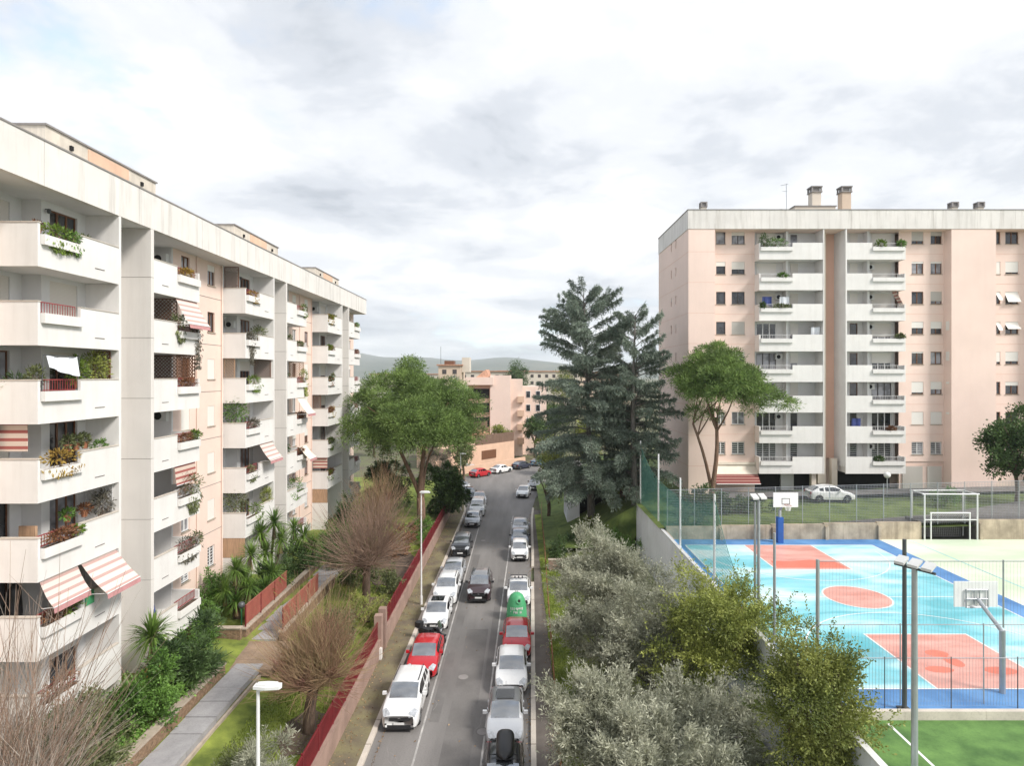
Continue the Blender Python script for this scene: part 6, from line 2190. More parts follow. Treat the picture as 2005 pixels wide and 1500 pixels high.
        mir.box(min(s * hw * 0.93, mx), max(s * hw * 0.93, mx), ym - 0.03, ym + 0.03, prm['bz'] + 0.02, prm['bz'] + 0.06)
        mk('wing_mirror', mir, P if paint in ('white', 'red', 'silver') else mt['trim'], car, local=True)
    mk('number_plate', MB().box(-0.26, 0.26, L / 2 + 0.002, L / 2 + 0.014, 0.62, 0.73), mt['plate'], car, local=True)
    wp = MB().tube((-hw * 0.55, yc - L / 2 + 0.02, prm['cz'] + 0.012), (hw * 0.02, yc - L / 2 + 0.10, prm['cz'] + 0.06), 0.012, n=4).tube((hw * 0.05, yc - L / 2 + 0.02, prm['cz'] + 0.012), (hw * 0.55, yc - L / 2 + 0.10, prm['cz'] + 0.05), 0.012, n=4)
    mk('wiper', wp, mt['trim'], car, local=True)
    mk('underbody', MB().box(-hw * 0.84, hw * 0.84, f0 + 0.2, L / 2 - 0.2, 0.17, prm['bz'] - 0.2), mt['dark'], car, local=True)
    # wheels
    tyre = rimo = None
    for yw in (yw1, yw2):
        for s in (-1, 1):
            cx, cy = s * (hw - 0.115), yw - L / 2
            if tyre is None:
                b = MB()
                prof = [(-0.1, wr * 0.72), (-0.1, wr * 0.93), (-0.07, wr), (0.07, wr), (0.1, wr * 0.93), (0.1, wr * 0.72)]
                nn = 20
                for u, r in prof:
                    for k in range(nn):
                        a = 2 * math.pi * k / nn
                        b.v.append((u, r * math.cos(a), r * math.sin(a)))
                for q in range(len(prof) - 1):
                    for k in range(nn):
                        k2 = (k + 1) % nn
                        b.f.append((q * nn + k, q * nn + k2, (q + 1) * nn + k2, (q + 1) * nn + k))
                tyre = mk('wheel', b, mt['tyre'], car, smooth=True, local=True)
                b = MB()
                b.tube((-0.085, 0, 0), (0.085, 0, 0), wr * 0.2, n=10)
                for k in range(5):
                    a = 2 * math.pi * k / 5
                    b.tube((0.085, 0, 0), (0.08, wr * 0.7 * math.cos(a), wr * 0.7 * math.sin(a)), 0.035, 0.028, 4)
                    b.tube((-0.085, 0, 0), (-0.08, wr * 0.7 * math.cos(a), wr * 0.7 * math.sin(a)), 0.035, 0.028, 4)
                i0 = len(b.v)
                for u in (-0.06, 0.06):
                    for k in range(20):
                        a = 2 * math.pi * k / 20
                        b.v.append((u, wr * 0.73 * math.cos(a), wr * 0.73 * math.sin(a)))
                for k in range(20):
                    b.f.append((i0 + k, i0 + (k + 1) % 20, i0 + 20 + (k + 1) % 20, i0 + 20 + k))
                rimo = mk('rim', b, mt['rim'], tyre, local=True)
                tyre.location = (cx, cy, wr)
            else:
                w_ = inst('wheel', tyre, car, (cx, cy, wr))
                inst('rim', rimo, w_)
    if shape == 'suv' or 'rails' in extras:
        for s in (-1, 1):
            mk('roof_rail', MB().tube((s * hw * 0.70, yh + 0.1 - L / 2, H + 0.005), (s * hw * 0.68, yr - 0.1 - L / 2, H - 0.01), 0.022, n=6), mt['trim'], car, local=True)
    if shape == 'suv' or trim_low:
        mk('lower_trim', MB().box(-hw * 0.78, hw * 0.78, f0 - 0.012, f0 + 0.16, 0.20, 0.29), mt['trim'], car, local=True)
    if 'sunroof' in extras:
        sr = MB()
        for k in range(4):
            a, b_ = yh + 0.12 + 0.22 * k - L / 2, yh + 0.12 + 0.22 * (k + 1) - L / 2
            sr.quad((-hw * 0.5, a, H + 0.012), (hw * 0.5, a, H + 0.012), (hw * 0.5, b_, H + 0.014), (-hw * 0.5, b_, H + 0.014))
        mk('sunroof', sr, mt['car_side_glass'], car, local=True)
    if 'rack' in extras:
        for yy in (yh + 0.35, yh + 1.05):
            mk('roof_bar', MB().tube((-hw * 0.72, yy - L / 2, H + 0.09), (hw * 0.72, yy - L / 2, H + 0.09), 0.028, n=6).tube((-hw * .68, yy - L / 2, H - 0.03), (-hw * .68, yy - L / 2, H + .09), 0.02).tube((hw * .68, yy - L / 2, H - 0.03), (hw * .68, yy - L / 2, H + .09), 0.02), mt['trim'], car, local=True)
        for q in (-0.28, 0.0, 0.28):
            mk('ski_clamp', MB().box(q - 0.05, q + 0.05, yh + 0.2 - L / 2, yh + 0.5 - L / 2, H + 0.1, H + 0.2), mt['trim'], car, local=True)
    mk('aerial', MB().tube((0, yr - 0.25 - L / 2, H - 0.02), (0, yr - 0.08 - L / 2, H + 0.16), 0.008, n=4), mt['trim'], car, local=True)
    return car


GC = 'cars parked along the street'
LEFT = [
    ('white compact SUV with black lower trim, first car at the pavement below the red fence', -5.66, 29.05, 'white', 'suv', None, ()),
    ('bright red hatchback parked between white SUV and black scooter', -5.42, 33.95, 'red', 'hatch', None, ()),
    ('white hatchback parked behind the black scooter', -5.58, 40.4, 'white', 'hatch', None, ('sunroof',)),
    ('white SUV parked behind the white hatchback beside the lamp post', -5.45, 44.9, 'white', 'suv', None, ()),
    ('silver grey hatchback parked behind two white cars under the red fence', -5.42, 49.5, 'silver', 'hatch', None, ()),
    ('charcoal hatchback parked alone between two gaps under the red fence', -5.42, 56.9, 'dark', 'suv', 'grey', ()),
    ('silver white hatchback with dark bumper parked beyond the charcoal car', -5.17, 68.0, 'silver', 'hatch', 'white', ()),
    ('white van with pinkish bonnet parked beyond the silver hatchback', -5.0, 73.2, 'white', 'van', None, ()),
]
for lab, x, yf, p, sh, rf, ex in LEFT:
    make_car(lab, x, yf, p, sh, 0.0, rf, ex, GC, trim_low=p == 'silver')
RIGHT = [
    ('charcoal car carrying a black roof box at the very front of the row', -0.62, 22.9, 'dark', 'hatch', None, ('rails',)),
    ('silver car with grey glass roof parked just ahead of the black roof box', -0.62, 27.6, 'silver', 'hatch', 'grey', ('sunroof',)),
    ('white hatchback with dark grille parked between grey roofed car and red car', -0.38, 32.35, 'white', 'hatch', None, ()),
    ('red hatchback parked in front of the green recycling bell', -0.1, 36.45, 'red', 'hatch', None, ()),
    ('white car with ski rack parked behind the green recycling bell', 0.02, 44.6, 'white', 'hatch', None, ('rack',)),
    ('small boxy white car parked by the driveway gap', 0.12, 55.6, 'white', 'mini', None, ()),
    ('blue grey car parked behind the small boxy white car', 0.14, 59.8, 'bluegrey', 'hatch', None, ()),
    ('pale grey car parked last before the kerb curve', 0.2, 64.4, 'silver', 'hatch', None, ()),
]
for lab, x, yf, p, sh, rf, ex in RIGHT:
    make_car(lab, x, yf, p, sh, 0.0, rf, ex, GC)
make_car('dark aubergine SUV driving down the middle of the street', -2.97, 45.5, 'darkred', 'suv', 0.0, 'grey')
make_car('white hatchback waiting at the mouth of the bend beside the cedar', 0.75, 84.3, 'white', 'hatch', R(-8), None, (), GC)
make_car('dark estate car half hidden under the cedar at the bend', 2.6, 89.8, 'grey', 'suv', R(-14), 'silver', (), GC)
make_car('silver car parked beyond the white van at the end of the red fence', -5.2, 79.6, 'silver', 'hatch', R(6), None, (), GC)
make_car('navy car parked at an angle against the end of the red fence', -6.9, 83.2, 'navy', 'hatch', R(14), None, (), GC)
make_car('white car parked at an angle past the navy car by the thin lamp post', -8.3, 88.2, 'white', 'hatch', R(24), None, (), GC)
hd = math.atan2(-7.3, 9.0)           # along the far kerb
hd = -math.atan2(7.3, 9.0) + math.pi
make_car('red car parked along the far kerb of the bend', -6.4, 103.0, 'red', 'hatch', hd, None, (), GC, centre=True)
make_car('white car parked along the far kerb between red and navy cars', -3.0, 107.2, 'white', 'sedan', hd, None, (), GC, centre=True)
make_car('navy hatchback parked along the far kerb behind the white car', 0.6, 111.7, 'navy', 'hatch', hd, None, (), GC, centre=True)
make_car('steel blue car parked last along the far kerb under the cedar', 4.0, 115.8, 'blue', 'hatch', hd, None, (), GC, centre=True)
make_car('silver car standing in the yard behind the low orange wall', -9.8, 111.0, 'silver', 'hatch', R(80), None, (), None, centre=True)
make_car('white car parked on the forecourt below the pink tower', 28.6, 56.3, 'white', 'hatch', R(88), None, (), None, centre=True, z=5.49)

# roof box on the first car of the row
t = thing('roof_box', 'glossy black roof box strapped on the charcoal car', 'roof box', (-0.55, 25.4, 1.5))
b = MB()
n, mrow = 14, 9
cx, cy, cz = -0.55, 25.45, 1.60
for i in range(n + 1):
    s = i / n
    yy = cy - 0.95 + 1.9 * s
    wv = 0.40 * (1 - abs(2 * s - 1) ** 4) ** 0.5 * (0.82 + 0.18 * s) + 0.02
    hv = 0.36 * (1 - abs(2 * s - 1) ** 3) ** 0.5 * (0.7 + 0.3 * s) + 0.02
    for j in range(mrow):
        a = math.pi * j / (mrow - 1)
        ca, sa = math.cos(a), math.sin(a)
        b.v.append((cx + wv * math.copysign(abs(ca) ** 0.6, ca), yy, cz + hv * sa ** 0.6))
for i in range(n):
    for j in range(mrow - 1):
        k = i * mrow + j
        b.f.append((k, k + 1, k + mrow + 1, k + mrow))
    b.f.append((i * mrow, i * mrow + mrow, (i + 1) * mrow + mrow - 1, i * mrow + mrow - 1))
b.f.append(tuple(range(mrow))); b.f.append(tuple(n * mrow + k for k in reversed(range(mrow))))
mk('shell', b, mt['seat_dark'], t, smooth=True)
mk('base', MB().box(cx - 0.36, cx + 0.36, cy - 0.85, cy + 0.85, cz - 0.06, cz), mt['trim'], t)
for yy in (25.0, 25.9):
    mk('crossbar', MB().tube((cx - 0.62, yy, cz - 0.08), (cx + 0.48, yy, cz - 0.08), 0.025), mt['trim'], t)

# black scooter parked across the bay
t = thing('scooter', 'black motor scooter parked between the red and white hatchbacks', 'scooter', (-5.45, 38.95, 0), R(68))


def lmk(nm, b, mat, par=None, sm=False):
    return mk(nm, b, mt[mat], par or t, local=True, smooth=sm)


for yy, nm in ((-0.68, 'wheel'), (0.62, 'wheel')):
    b = MB()
    nn = 18
    for u, r in ((-0.05, 0.2), (-0.055, 0.26), (0, 0.29), (0.055, 0.26), (0.05, 0.2)):
        for k in range(nn):
            a = 2 * math.pi * k / nn
            b.v.append((u, yy + r * math.cos(a), 0.29 + r * math.sin(a)))
    for q in range(4):
        for k in range(nn):
            b.f.append((q * nn + k, q * nn + (k + 1) % nn, (q + 1) * nn + (k + 1) % nn, (q + 1) * nn + k))
    w_ = lmk('wheel', b, 'tyre', sm=True)
    lmk('rim', MB().tube((-0.03, yy, 0.29), (0.03, yy, 0.29), 0.19, n=14), 'rim', w_)
lmk('front_shield', MB().prism([(-0.22, -0.42), (0.22, -0.42), (0.17, -0.55), (0, -0.6), (-0.17, -0.55)], 0.35, 0.98), 'seat_dark')
lmk('front_mudguard', MB().prism([(-0.09, -0.95), (0.09, -0.95), (0.11, -0.45), (-0.11, -0.45)], 0.56, 0.64), 'seat_dark')
lmk('footboard', MB().box(-0.19, 0.19, -0.44, 0.0, 0.26, 0.36), 'trim')
lmk('rear_body', MB().prism([(-0.19, 0.0), (0.19, 0.0), (0.22, 0.45), (0.12, 0.95), (-0.12, 0.95), (-0.22, 0.45)], 0.36, 0.74), 'seat_dark')
lmk('seat', MB().prism([(-0.14, 0.0), (0.14, 0.0), (0.18, 0.35), (0.13, 0.86), (-0.13, 0.86), (-0.18, 0.35)], 0.74, 0.85), 'trim')
lmk('top_case', MB().prism([(-0.22, 0.78), (0.22, 0.78), (0.24, 1.0), (0.16, 1.2), (-0.16, 1.2), (-0.24, 1.0)], 0.86, 1.18), 'seat_dark')
lmk('handlebar', MB().tube((-0.36, -0.42, 1.08), (0.36, -0.42, 1.08), 0.022, n=6).tube((0, -0.5, 0.9), (0, -0.42, 1.08), 0.04), 'chrome')
i0 = MB()
for k in range(5):
    a, c = -0.2 + 0.08 * k, -0.2 + 0.08 * (k + 1)
    i0.quad((a, -0.56, 0.98), (c, -0.56, 0.98), (c * 0.9, -0.44, 1.45), (a * 0.9, -0.44, 1.45))
lmk('windscreen', i0, 'car_glass')
for s in (-1, 1):
    lmk('mirror', MB().tube((s * 0.3, -0.42, 1.08), (s * 0.36, -0.46, 1.28), 0.01, n=4).box(s * 0.36 - 0.06, s * 0.36 + 0.06, -0.48, -0.46, 1.26, 1.34), 'trim')
lmk('headlight', MB().box(-0.1, 0.1, -0.63, -0.56, 0.82, 0.93), 'lamp')
lmk('tail_light', MB().box(-0.1, 0.1, 0.94, 0.97, 0.6, 0.7), 'tail')

# green recycling bell
t = thing('recycling_bell', 'green bell shaped glass recycling container with white lettering on the kerb side', 'recycling bin', (-0.12, 42.75, 0))
bx_, by_ = -0.12, 42.75
prof = [(0.70, 0.06), (0.72, 0.12), (0.70, 0.55), (0.68, 0.57), (0.66, 1.05), (0.62, 1.12), (0.57, 1.38), (0.44, 1.66), (0.22, 1.82), (0.08, 1.86)]
mk('shell', MB().lathe((bx_, by_, 0), prof, 24), mt['bin_green'], t, smooth=True)
mk('base_skirt', MB().lathe((bx_, by_, 0), [(0.66, 0), (0.66, 0.08)], 24), mt['trim'], t)
mk('lifting_eye', MB().tube((bx_ - 0.07, by_, 1.84), (bx_ - 0.07, by_, 1.98), 0.02).tube((bx_ + 0.07, by_, 1.84), (bx_ + 0.07, by_, 1.98), 0.02).tube((bx_ - 0.07, by_, 1.98), (bx_ + 0.07, by_, 1.98), 0.02), mt['metal'], t)
m = MB()
hc = Vector((bx_ + 0.16, by_ - 0.50, 1.42))
hn = Vector((0.22, -0.86, 0.46)).normalized()
ha = hn.orthogonal().normalized(); hb = hn.cross(ha)
mk('slot_ring', MB().tube(hc - hn * 0.12, hc + hn * 0.04, 0.20, n=16), mt['bin_green'], t)
mk('slot', MB().tube(hc - hn * 0.05, hc + hn * 0.045, 0.10, n=14), mt['dark'], t)
m = MB()
random.seed(3)
for row, (z0, z1, R0) in enumerate(((0.83, 1.02, 0.672), (0.62, 0.76, 0.688))):
    a = -2.25
    while a < -0.9:
        da = random.choice([0.05, 0.07, 0.035, 0.09])
        if random.random() < 0.85:
            zz0 = z0 + random.choice([0, 0, 0.07])
            p = [(bx_ + R0 * math.cos(q), by_ + R0 * math.sin(q)) for q in (a, a + da)]
            m.quad((*p[0], zz0), (*p[1], zz0), (*p[1], z1), (*p[0], z1))
        a += da + 0.03
random.seed(11)
mk('lettering', m, mt['paint_white'], t)

# street lamps on the mossy pavement


def street_lamp(label, x, y, h=8.4):
    t = thing('street_lamp', label, 'street lamp', (x, y, 0.13), group='street lamps along the pavement')
    mk('pole', MB().path([(x, y, 0.13), (x, y, 3), (x, y, h - 0.12)], [0.075, 0.06, 0.045], 10), mt['metal_white'], t)
    mk('arm', MB().tube((x, y, h - 0.14), (x + 0.35, y - 0.02, h - 0.04), 0.03, n=6), mt['metal_white'], t)
    b = MB()
    top = [(x - 0.10, y - 0.11), (x + 0.25, y - 0.16), (x + 0.62, y - 0.12), (x + 0.66, y), (x + 0.62, y + 0.12), (x + 0.25, y + 0.16), (x - 0.10, y + 0.11)]
    b.prism(top, h - 0.05, h + 0.03)
    b.prism([((px_ - x - 0.25) * 0.75 + x + 0.25, (py_ - y) * 0.7 + y) for px_, py_ in top], h + 0.03, h + 0.08)
    hd_ = mk('lamp_head', b, mt['metal_white'], t)
    mk('lens', MB().box(x + 0.1, x + 0.55, y - 0.09, y + 0.09, h - 0.075, h - 0.05), mt['lamp'], hd_)
    mk('foot', MB().tube((x, y, 0.13), (x, y, 0.75), 0.1, n=10), mt['metal_white'], t)


street_lamp('white street lamp standing in front of the garden lawn, its foot below the frame', -7.2, 16.95)
street_lamp('slender white street lamp beside the white SUVs in the middle of the street', -7.15, 45.1)
street_lamp('thin distant street lamp by the end of the red fence', -7.2, 76.5, 7.2)
t = thing('garden_lamp', 'small black globe lamp on a short green post by the yuccas', 'garden lamp', (-15.9, 35.2, 2.2))
mk('post', MB().tube((-15.9, 35.2, 2.2), (-15.9, 35.2, 3.6), 0.04), mt['bin_green'], t)
mk('globe', MB().lathe((-15.9, 35.2, 3.6), [(0.06, 0), (0.17, 0.08), (0.2, 0.2), (0.16, 0.32), (0.05, 0.38)], 12), mt['metal_dark'], t, smooth=True)
t = thing('forecourt_lamp', 'white globe lamp in front of the dark undercroft of the tower', 'garden lamp', (34.9, 58.0, 5.5))
mk('post', MB().tube((34.9, 58, 5.4), (34.9, 58, 7.3), 0.05), mt['metal'], t)
mk('globe', MB().lathe((34.9, 58, 7.25), [(0.08, 0), (0.25, 0.12), (0.3, 0.3), (0.25, 0.48), (0.08, 0.58)], 14), mt['paint_white'], t, smooth=True)
# driveway block and garage under the cedars
t = thing('garage', 'concrete garage with dark opening set into the bank below the cedar', 'garage', (8.4, 66, 1))
mk('lintel', MB().box(5.2, 9.9, 65.0, 65.6, 5.0, 5.45), mt['beige'], t)
mk('side_wall', MB().box(5.2, 6.5, 65.1, 70, 0.5, 5.0), mt['retain'], t)
mk('side_wall', MB().box(9.6, 9.9, 65.1, 70, 0.5, 5.0), mt['beige'], t)
mk('roof', MB().box(5.2, 9.9, 65.6, 71, 5.0, 5.3), mt['beige'], t)
mk('opening', MB().box(6.5, 9.6, 66.0, 66.1, 0.5, 5.0), mt['dark'], t)
m = MB()
m.prism([(9.9, 65.0), (10.15, 65.0), (10.15, 60.0), (9.9, 60.0)], 0.5, 3.4)
mk('ramp_wall', m, mt['beige'], t)
t = thing('retaining_step', 'small brown brick wall beside the railing by the driveway gap', 'wall', (3.2, 52.7, 0.2))
mk('body', MB().box(2.6, 4.4, 52.6, 52.9, 0.0, 1.1), mt['streetwall'], t)
mk('cap', MB().box(2.55, 4.45, 52.55, 52.95, 1.1, 1.17), mt['brick_cap'], t)


# ------------------------------------------------------------------ trees and plants
def limb(a, b, bend=0.15, n=5):
    a, b = Vector(a), Vector(b)
    off = Vector((random.uniform(-1, 1), random.uniform(-1, 1), random.uniform(0, 0.6))) * bend * (b - a).length
    return [tuple(a.lerp(b, k / n) + off * math.sin(math.pi * k / n)) for k in range(n + 1)]


def taper(r0, r1, n):
    return [r0 + (r1 - r0) * (k / (n - 1)) ** 0.8 for k in range(n)]


def ellip_clumps(c, rad, n, rc, low=-0.5, inner=0.55):
    cs, rs = [], []
    while len(cs) < n:
        d = rng.normal(0, 1, 3)
        d /= np.linalg.norm(d)
        if d[2] < low:
            continue
        lump = 1 + 0.20 * math.sin(3.1 * d[0] + 5.3 * c[0]) + 0.16 * math.sin(4.3 * d[1] + 2.2 * d[2] + c[1])
        q = np.array(c) + d * np.array(rad) * rng.uniform(inner, 0.95) * lump
        cs.append(q)
        rs.append(rc * rng.uniform(0.5, 1.3))
    return cs, rs


def shoot_points(cs, rs, n, lmin, lmax, up, per=26):
    """leaves strung along slender shoots that stick out of the crown"""
    P, D = [], []
    cen = np.mean(cs, axis=0)
    for k in range(n):
        i = rng.integers(0, len(cs))
        o = np.array(cs[i])
        d = (o - cen) * np.array([1, 1, 0.6])
        d = d / max(np.linalg.norm(d), 1e-3) + rng.normal(0, 0.45, 3)
        d[2] += up
        d /= np.linalg.norm(d)
        o = o + d * rs[i] * 0.6
        L = rng.uniform(lmin, lmax)
        t = np.linspace(0.0, 1.0, per)[:, None]
        bend = rng.normal(0, 0.18, 3)
        p = o + d * (t * L) + bend * (t * t * L)
        side = rng.normal(0, 1, (per, 3))
        P.append(p + side * 0.015)
        D.append(d * 0.9 + side * 0.55)
    return np.vstack(P), np.vstack(D)


def leafy_tree(name, label, cat, base, crown_c, rad, mat, nclump, rc, per, leaf, bark='bark', group=None, tr=0.16, up=0.35, flat=0.85, low=-0.6, stems=1, inner=0.5, nlimb=9, jitter=0.4, shoots=0, sl=(0.4, 0.9), sup=0.5):
    t = thing(name, label, cat, base, group=group)
    m = MB()
    cc = Vector(crown_c)
    b = Vector(base)
    for s in range(stems):
        o = Vector((random.uniform(-0.2, 0.2), random.uniform(-0.2, 0.2), 0)) * (stems > 1)
        mid = b.lerp(cc, 0.5) + o * 2
        m.path(limb(b + o - Vector((0, 0, 0.3)), mid, 0.08) , taper(tr, tr * 0.7, 6), 8)
        for k in range(max(2, nlimb // stems)):
            d = Vector((random.uniform(-1, 1), random.uniform(-1, 1), random.uniform(-0.2, 1.0)))
            e = cc + Vector((d.x * rad[0] * 0.75, d.y * rad[1] * 0.75, d.z * rad[2] * 0.7))
            m.path(limb(mid, e, 0.12), taper(tr * 0.55, 0.02, 6), 5)
    mk('trunk', m, mt[bark], t, smooth=True)
    cs, rs = ellip_clumps(crown_c, rad, nclump, rc, low, inner)
    P, D = clump_points(cs, rs, per, flat, 0.35, up)
    if shoots:
        P2, D2 = shoot_points(cs, rs, shoots, sl[0], sl[1], sup)
        P, D = np.vstack([P, P2]), np.vstack([D, D2])
    leaves('crown', P, D, leaf[0], leaf[1], lf[mat], t, jitter=jitter)
    return t


# stone pines -------------------------------------------------------
def stone_pine(label, base, fork, tops, crown_c, rad, n, rc, per, extra=(), mat='pine'):
    t = thing('stone_pine', label, 'tree', base)
    m = MB()
    for k, (tp, r) in enumerate(tops):
        m.path(limb(Vector(base) + Vector((0.12 * k, 0, -0.3)), Vector(fork) + Vector((0.15 * k, 0.1 * k, 0)), 0.03), taper(r * 1.15, r, 6), 8)
        pts = limb(Vector(fork) + Vector((0.15 * k, 0.1 * k, 0)), tp, 0.07)
        m.path(pts, taper(r, r * 0.55, 6), 8)
        for q in range(5):
            d = Vector((random.uniform(-1, 1), random.uniform(-1, 1), random.uniform(0.0, 0.9)))
            e = Vector(crown_c) + Vector((d.x * rad[0] * 0.85, d.y * rad[1] * 0.85, d.z * rad[2] * 0.8))
            m.path(limb(pts[random.randint(4, 5)], e, 0.1), taper(r * 0.42, 0.03, 6), 5)
    mk('trunk', m, mt['bark_pine'], t, smooth=True)
    cs, rs = ellip_clumps(crown_c, rad, n, rc, -0.38, 0.5)
    for c, r in extra:
        cs.append(np.array(c)); rs.append(r)
    P, D = clump_points(cs, rs, per, 0.7, 0.55, 0.6)
    leaves('crown', P, D, 0.34, 0.065, lf[mat], t, jitter=0.45)
    return t


stone_pine('large round stone pine at the end of the cream block', (-9.9, 62, 1.6), (-10.0, 62, 4.6),
           [((-9.3, 62, 11.5), 0.30), ((-12.6, 61.5, 11), 0.26), ((-8.0, 63, 11), 0.16)], (-10.1, 62, 12.0), (6.8, 6.0, 5.4), 160, 1.35, 415,
           [((-15.5, 61, 11.2), 1.6), ((-4.6, 61.5, 11.2), 1.6), ((-14.2, 62, 9.6), 1.3), ((-12, 60, 10.0), 1.4), ((-5.6, 60.5, 10.2), 1.4)])
stone_pine('leaning stone pine with twin trunks before the pink tower', (17.4, 55.6, 5.2), (17.5, 55.6, 6.2),
           [((17.9, 55.5, 13.2), 0.24), ((15.9, 55.8, 12.6), 0.18)], (18.0, 55.4, 16.0), (4.3, 3.1, 3.0), 96, 1.05, 640,
           [((22.3, 55.2, 15.2), 1.25), ((23.6, 55.2, 14.6), 1.0), ((24.6, 55.2, 14.3), 0.7), ((21, 55, 14.2), 1.1), ((16.0, 55.4, 13.6), 0.9), ((17.8, 55.4, 13.4), 0.8)])


# cedars ------------------------------------------------------------
def cedar(label, base, top, rmax, nb, seed, lean=0.0, side=None, t0=0.16):
    rd = random.Random(seed)
    t = thing('cedar_tree', label, 'tree', base)
    m = MB()
    b, tp = Vector(base), Vector(top)
    m.path(limb(b - Vector((0, 0, 0.4)), tp, 0.015, 8), taper(0.42, 0.05, 9), 9)
    P, D = [], []
    for k in range(nb):
        f = t0 + (1 - t0) * (k + rd.random()) / nb
        o = b.lerp(tp, f)
        prof = max(0.10, 1 - f ** 4.2) ** 0.6 * (0.62 + 0.5 * rd.random())
        if f < 0.35:
            prof *= 0.8 + 0.55 * f
        Lb = max(0.9, rmax * prof)
        az = rd.random() * 2 * math.pi
        if side and rd.random() < 0.5:
            az = side + rd.uniform(-0.9, 0.9)
        dx, dy = math.cos(az), math.sin(az)
        rise = 1.05 * f ** 2.6 + 0.06 + 0.14 * rd.uniform(-1, 1)
        n = 7
        pts = []
        for j in range(n + 1):
            s = j / n
            pts.append((o.x + dx * Lb * s, o.y + dy * Lb * s, o.z + Lb * (rise * s - 0.34 * s * s * (1 - 0.6 * f)) + 0.25 * rd.uniform(-1, 1) * s))
        m.path(pts, taper(0.11 * (1 - 0.6 * f), 0.015, n + 1), 5)
        cnt = int(146 * Lb ** 1.15)
        s = rng.uniform(0.18, 1.02, cnt) ** 0.8
        idx = np.clip((s * n).astype(int), 0, n - 1)
        A = np.array(pts)
        fr = s * n - idx
        base_p = A[idx] * (1 - fr)[:, None] + A[np.minimum(idx + 1, n)] * fr[:, None]
        wdt = 0.28 * Lb * (1.08 - s) ** 0.6 * s ** 0.4
        nsp = max(4, int(Lb * 2.4))
        lat = rng.uniform(-1, 1, cnt)
        spray = np.round(s * nsp) / nsp - s
        px_ = base_p.copy()
        px_[:, 0] += -dy * lat * wdt + dx * (np.abs(lat) * 0.3 * wdt + spray * Lb * 0.55)
        px_[:, 1] += dx * lat * wdt + dy * (np.abs(lat) * 0.3 * wdt + spray * Lb * 0.55)
        px_[:, 2] += -0.28 * lat * lat * wdt + rng.normal(0.02, 0.055, cnt)
        dd = np.stack([dx * 0.8 - dy * lat * 0.9, dy * 0.8 + dx * lat * 0.9, np.full(cnt, -0.20)], 1)
        P.append(px_); D.append(dd)
        hang = rng.random(cnt) < 0.22
        ph = px_[hang].copy()
        ph[:, 2] -= rng.uniform(0.05, 0.5, len(ph))
        P.append(ph); D.append(np.tile([dx * 0.3, dy * 0.3, -0.9], (len(ph), 1)))
    mk('trunk', m, mt['bark_grey'], t, smooth=True)
    leaves('crown', np.vstack(P), np.vstack(D), 0.36, 0.066, lf['cedar'], t, jitter=0.45)
    return t


cedar('tall blue green cedar with layered drooping branches above the garage', (7.4, 62, 2.4), (6.6, 62, 25.0), 6.7, 135, 5, t0=0.15)
cedar('darker slimmer cedar close to the side wall of the pink tower', (11.3, 59.0, 3.4), (11.2, 58.6, 22.8), 4.0, 100, 9, side=0.0, t0=0.14)
leafy_tree('small_tree', 'yellowing small tree at the street edge under the cedar', 'tree', (3.4, 70, 0.6), (3.6, 70, 5.2), (1.7, 1.7, 3.2), 'laurel', 26, 0.8, 320, (0.24, 0.14), stems=2)
leafy_tree('small_tree', 'ochre leaved thin tree against the orange yard wall', 'tree', (4.2, 80, 0.4), (4.4, 80, 7.2), (1.8, 1.8, 2.8), 'yellow', 20, 0.8, 260, (0.24, 0.14), stems=1)

# olives and others beside the court ---------------------------------
OG = 'olive trees in the garden strip'
def olive(label, base, c, rad, n, rc, per, mat='olive'):
    return leafy_tree('olive_tree', label, 'tree', base, c, rad, mat, n, rc, per, (0.17, 0.042), 'bark_grey', OG, 0.17, 0.75, 1.0, -0.9, 2, 0.3, 12, 0.5, int(420 * rad[0] ** 1.2), (0.35, 1.0), 0.7)


olive('largest silver olive tree beside the grey panel wall', (5.4, 36.2, zr(5.4, 36)), (5.5, 36, 4.7), (2.9, 2.7, 3.2), 95, 0.72, 1000)
olive('rounded silver olive tree in front of the largest olive', (4.6, 32.6, zr(4.6, 32.6)), (4.6, 32.6, 3.0), (2.1, 1.8, 2.0), 44, 0.6, 1150)
olive('silver olive tree between the rounded olive and the yellow green tree', (6.2, 29.4, zr(6.2, 29.4)), (6.2, 29.4, 3.9), (2.0, 1.7, 2.2), 46, 0.6, 1250)
olive('silver olive tree leaning over the pavement railing at the lower edge', (3.6, 24.2, zr(3.6, 24)), (3.4, 24, 3.1), (2.2, 2.0, 1.7), 52, 0.6, 1400)
olive('broad silver olive tree at the foot of the yellow green tree', (6.9, 24.2, zr(6.9, 24)), (7.0, 24.0, 2.9), (2.3, 1.9, 1.6), 58, 0.6, 1400)
olive('pale olive tree at the bottom edge between two other olives', (5.2, 20.4, zr(5.2, 20)), (5.3, 20.6, 3.3), (2.5, 1.8, 1.8), 52, 0.6, 1400)
leafy_tree('broadleaf_tree', 'yellow green broadleaf tree in front of the grey panel wall', 'tree', (8.9, 28.4, zr(8.9, 28.4)), (9.1, 28.2, 5.1), (2.6, 1.9, 2.8), 'yellow', 96, 0.66, 1050, (0.125, 0.06), 'bark', None, 0.16, 0.4, 0.95, -0.9, 2, 0.4, shoots=520, sl=(0.4, 1.1), sup=0.6)
leafy_tree('broadleaf_tree', 'dark green broadleaf tree overlapping the corner of the green pitch', 'tree', (9.7, 20.6, zr(9.7, 20.6)), (10.1, 20.6, 5.6), (1.75, 1.4, 3.4), 'laurel', 120, 0.55, 1300, (0.105, 0.052), 'bark', None, 0.15, 0.4, 0.95, -0.95, 2, 0.35, shoots=420, sl=(0.35, 1.0), sup=0.5)
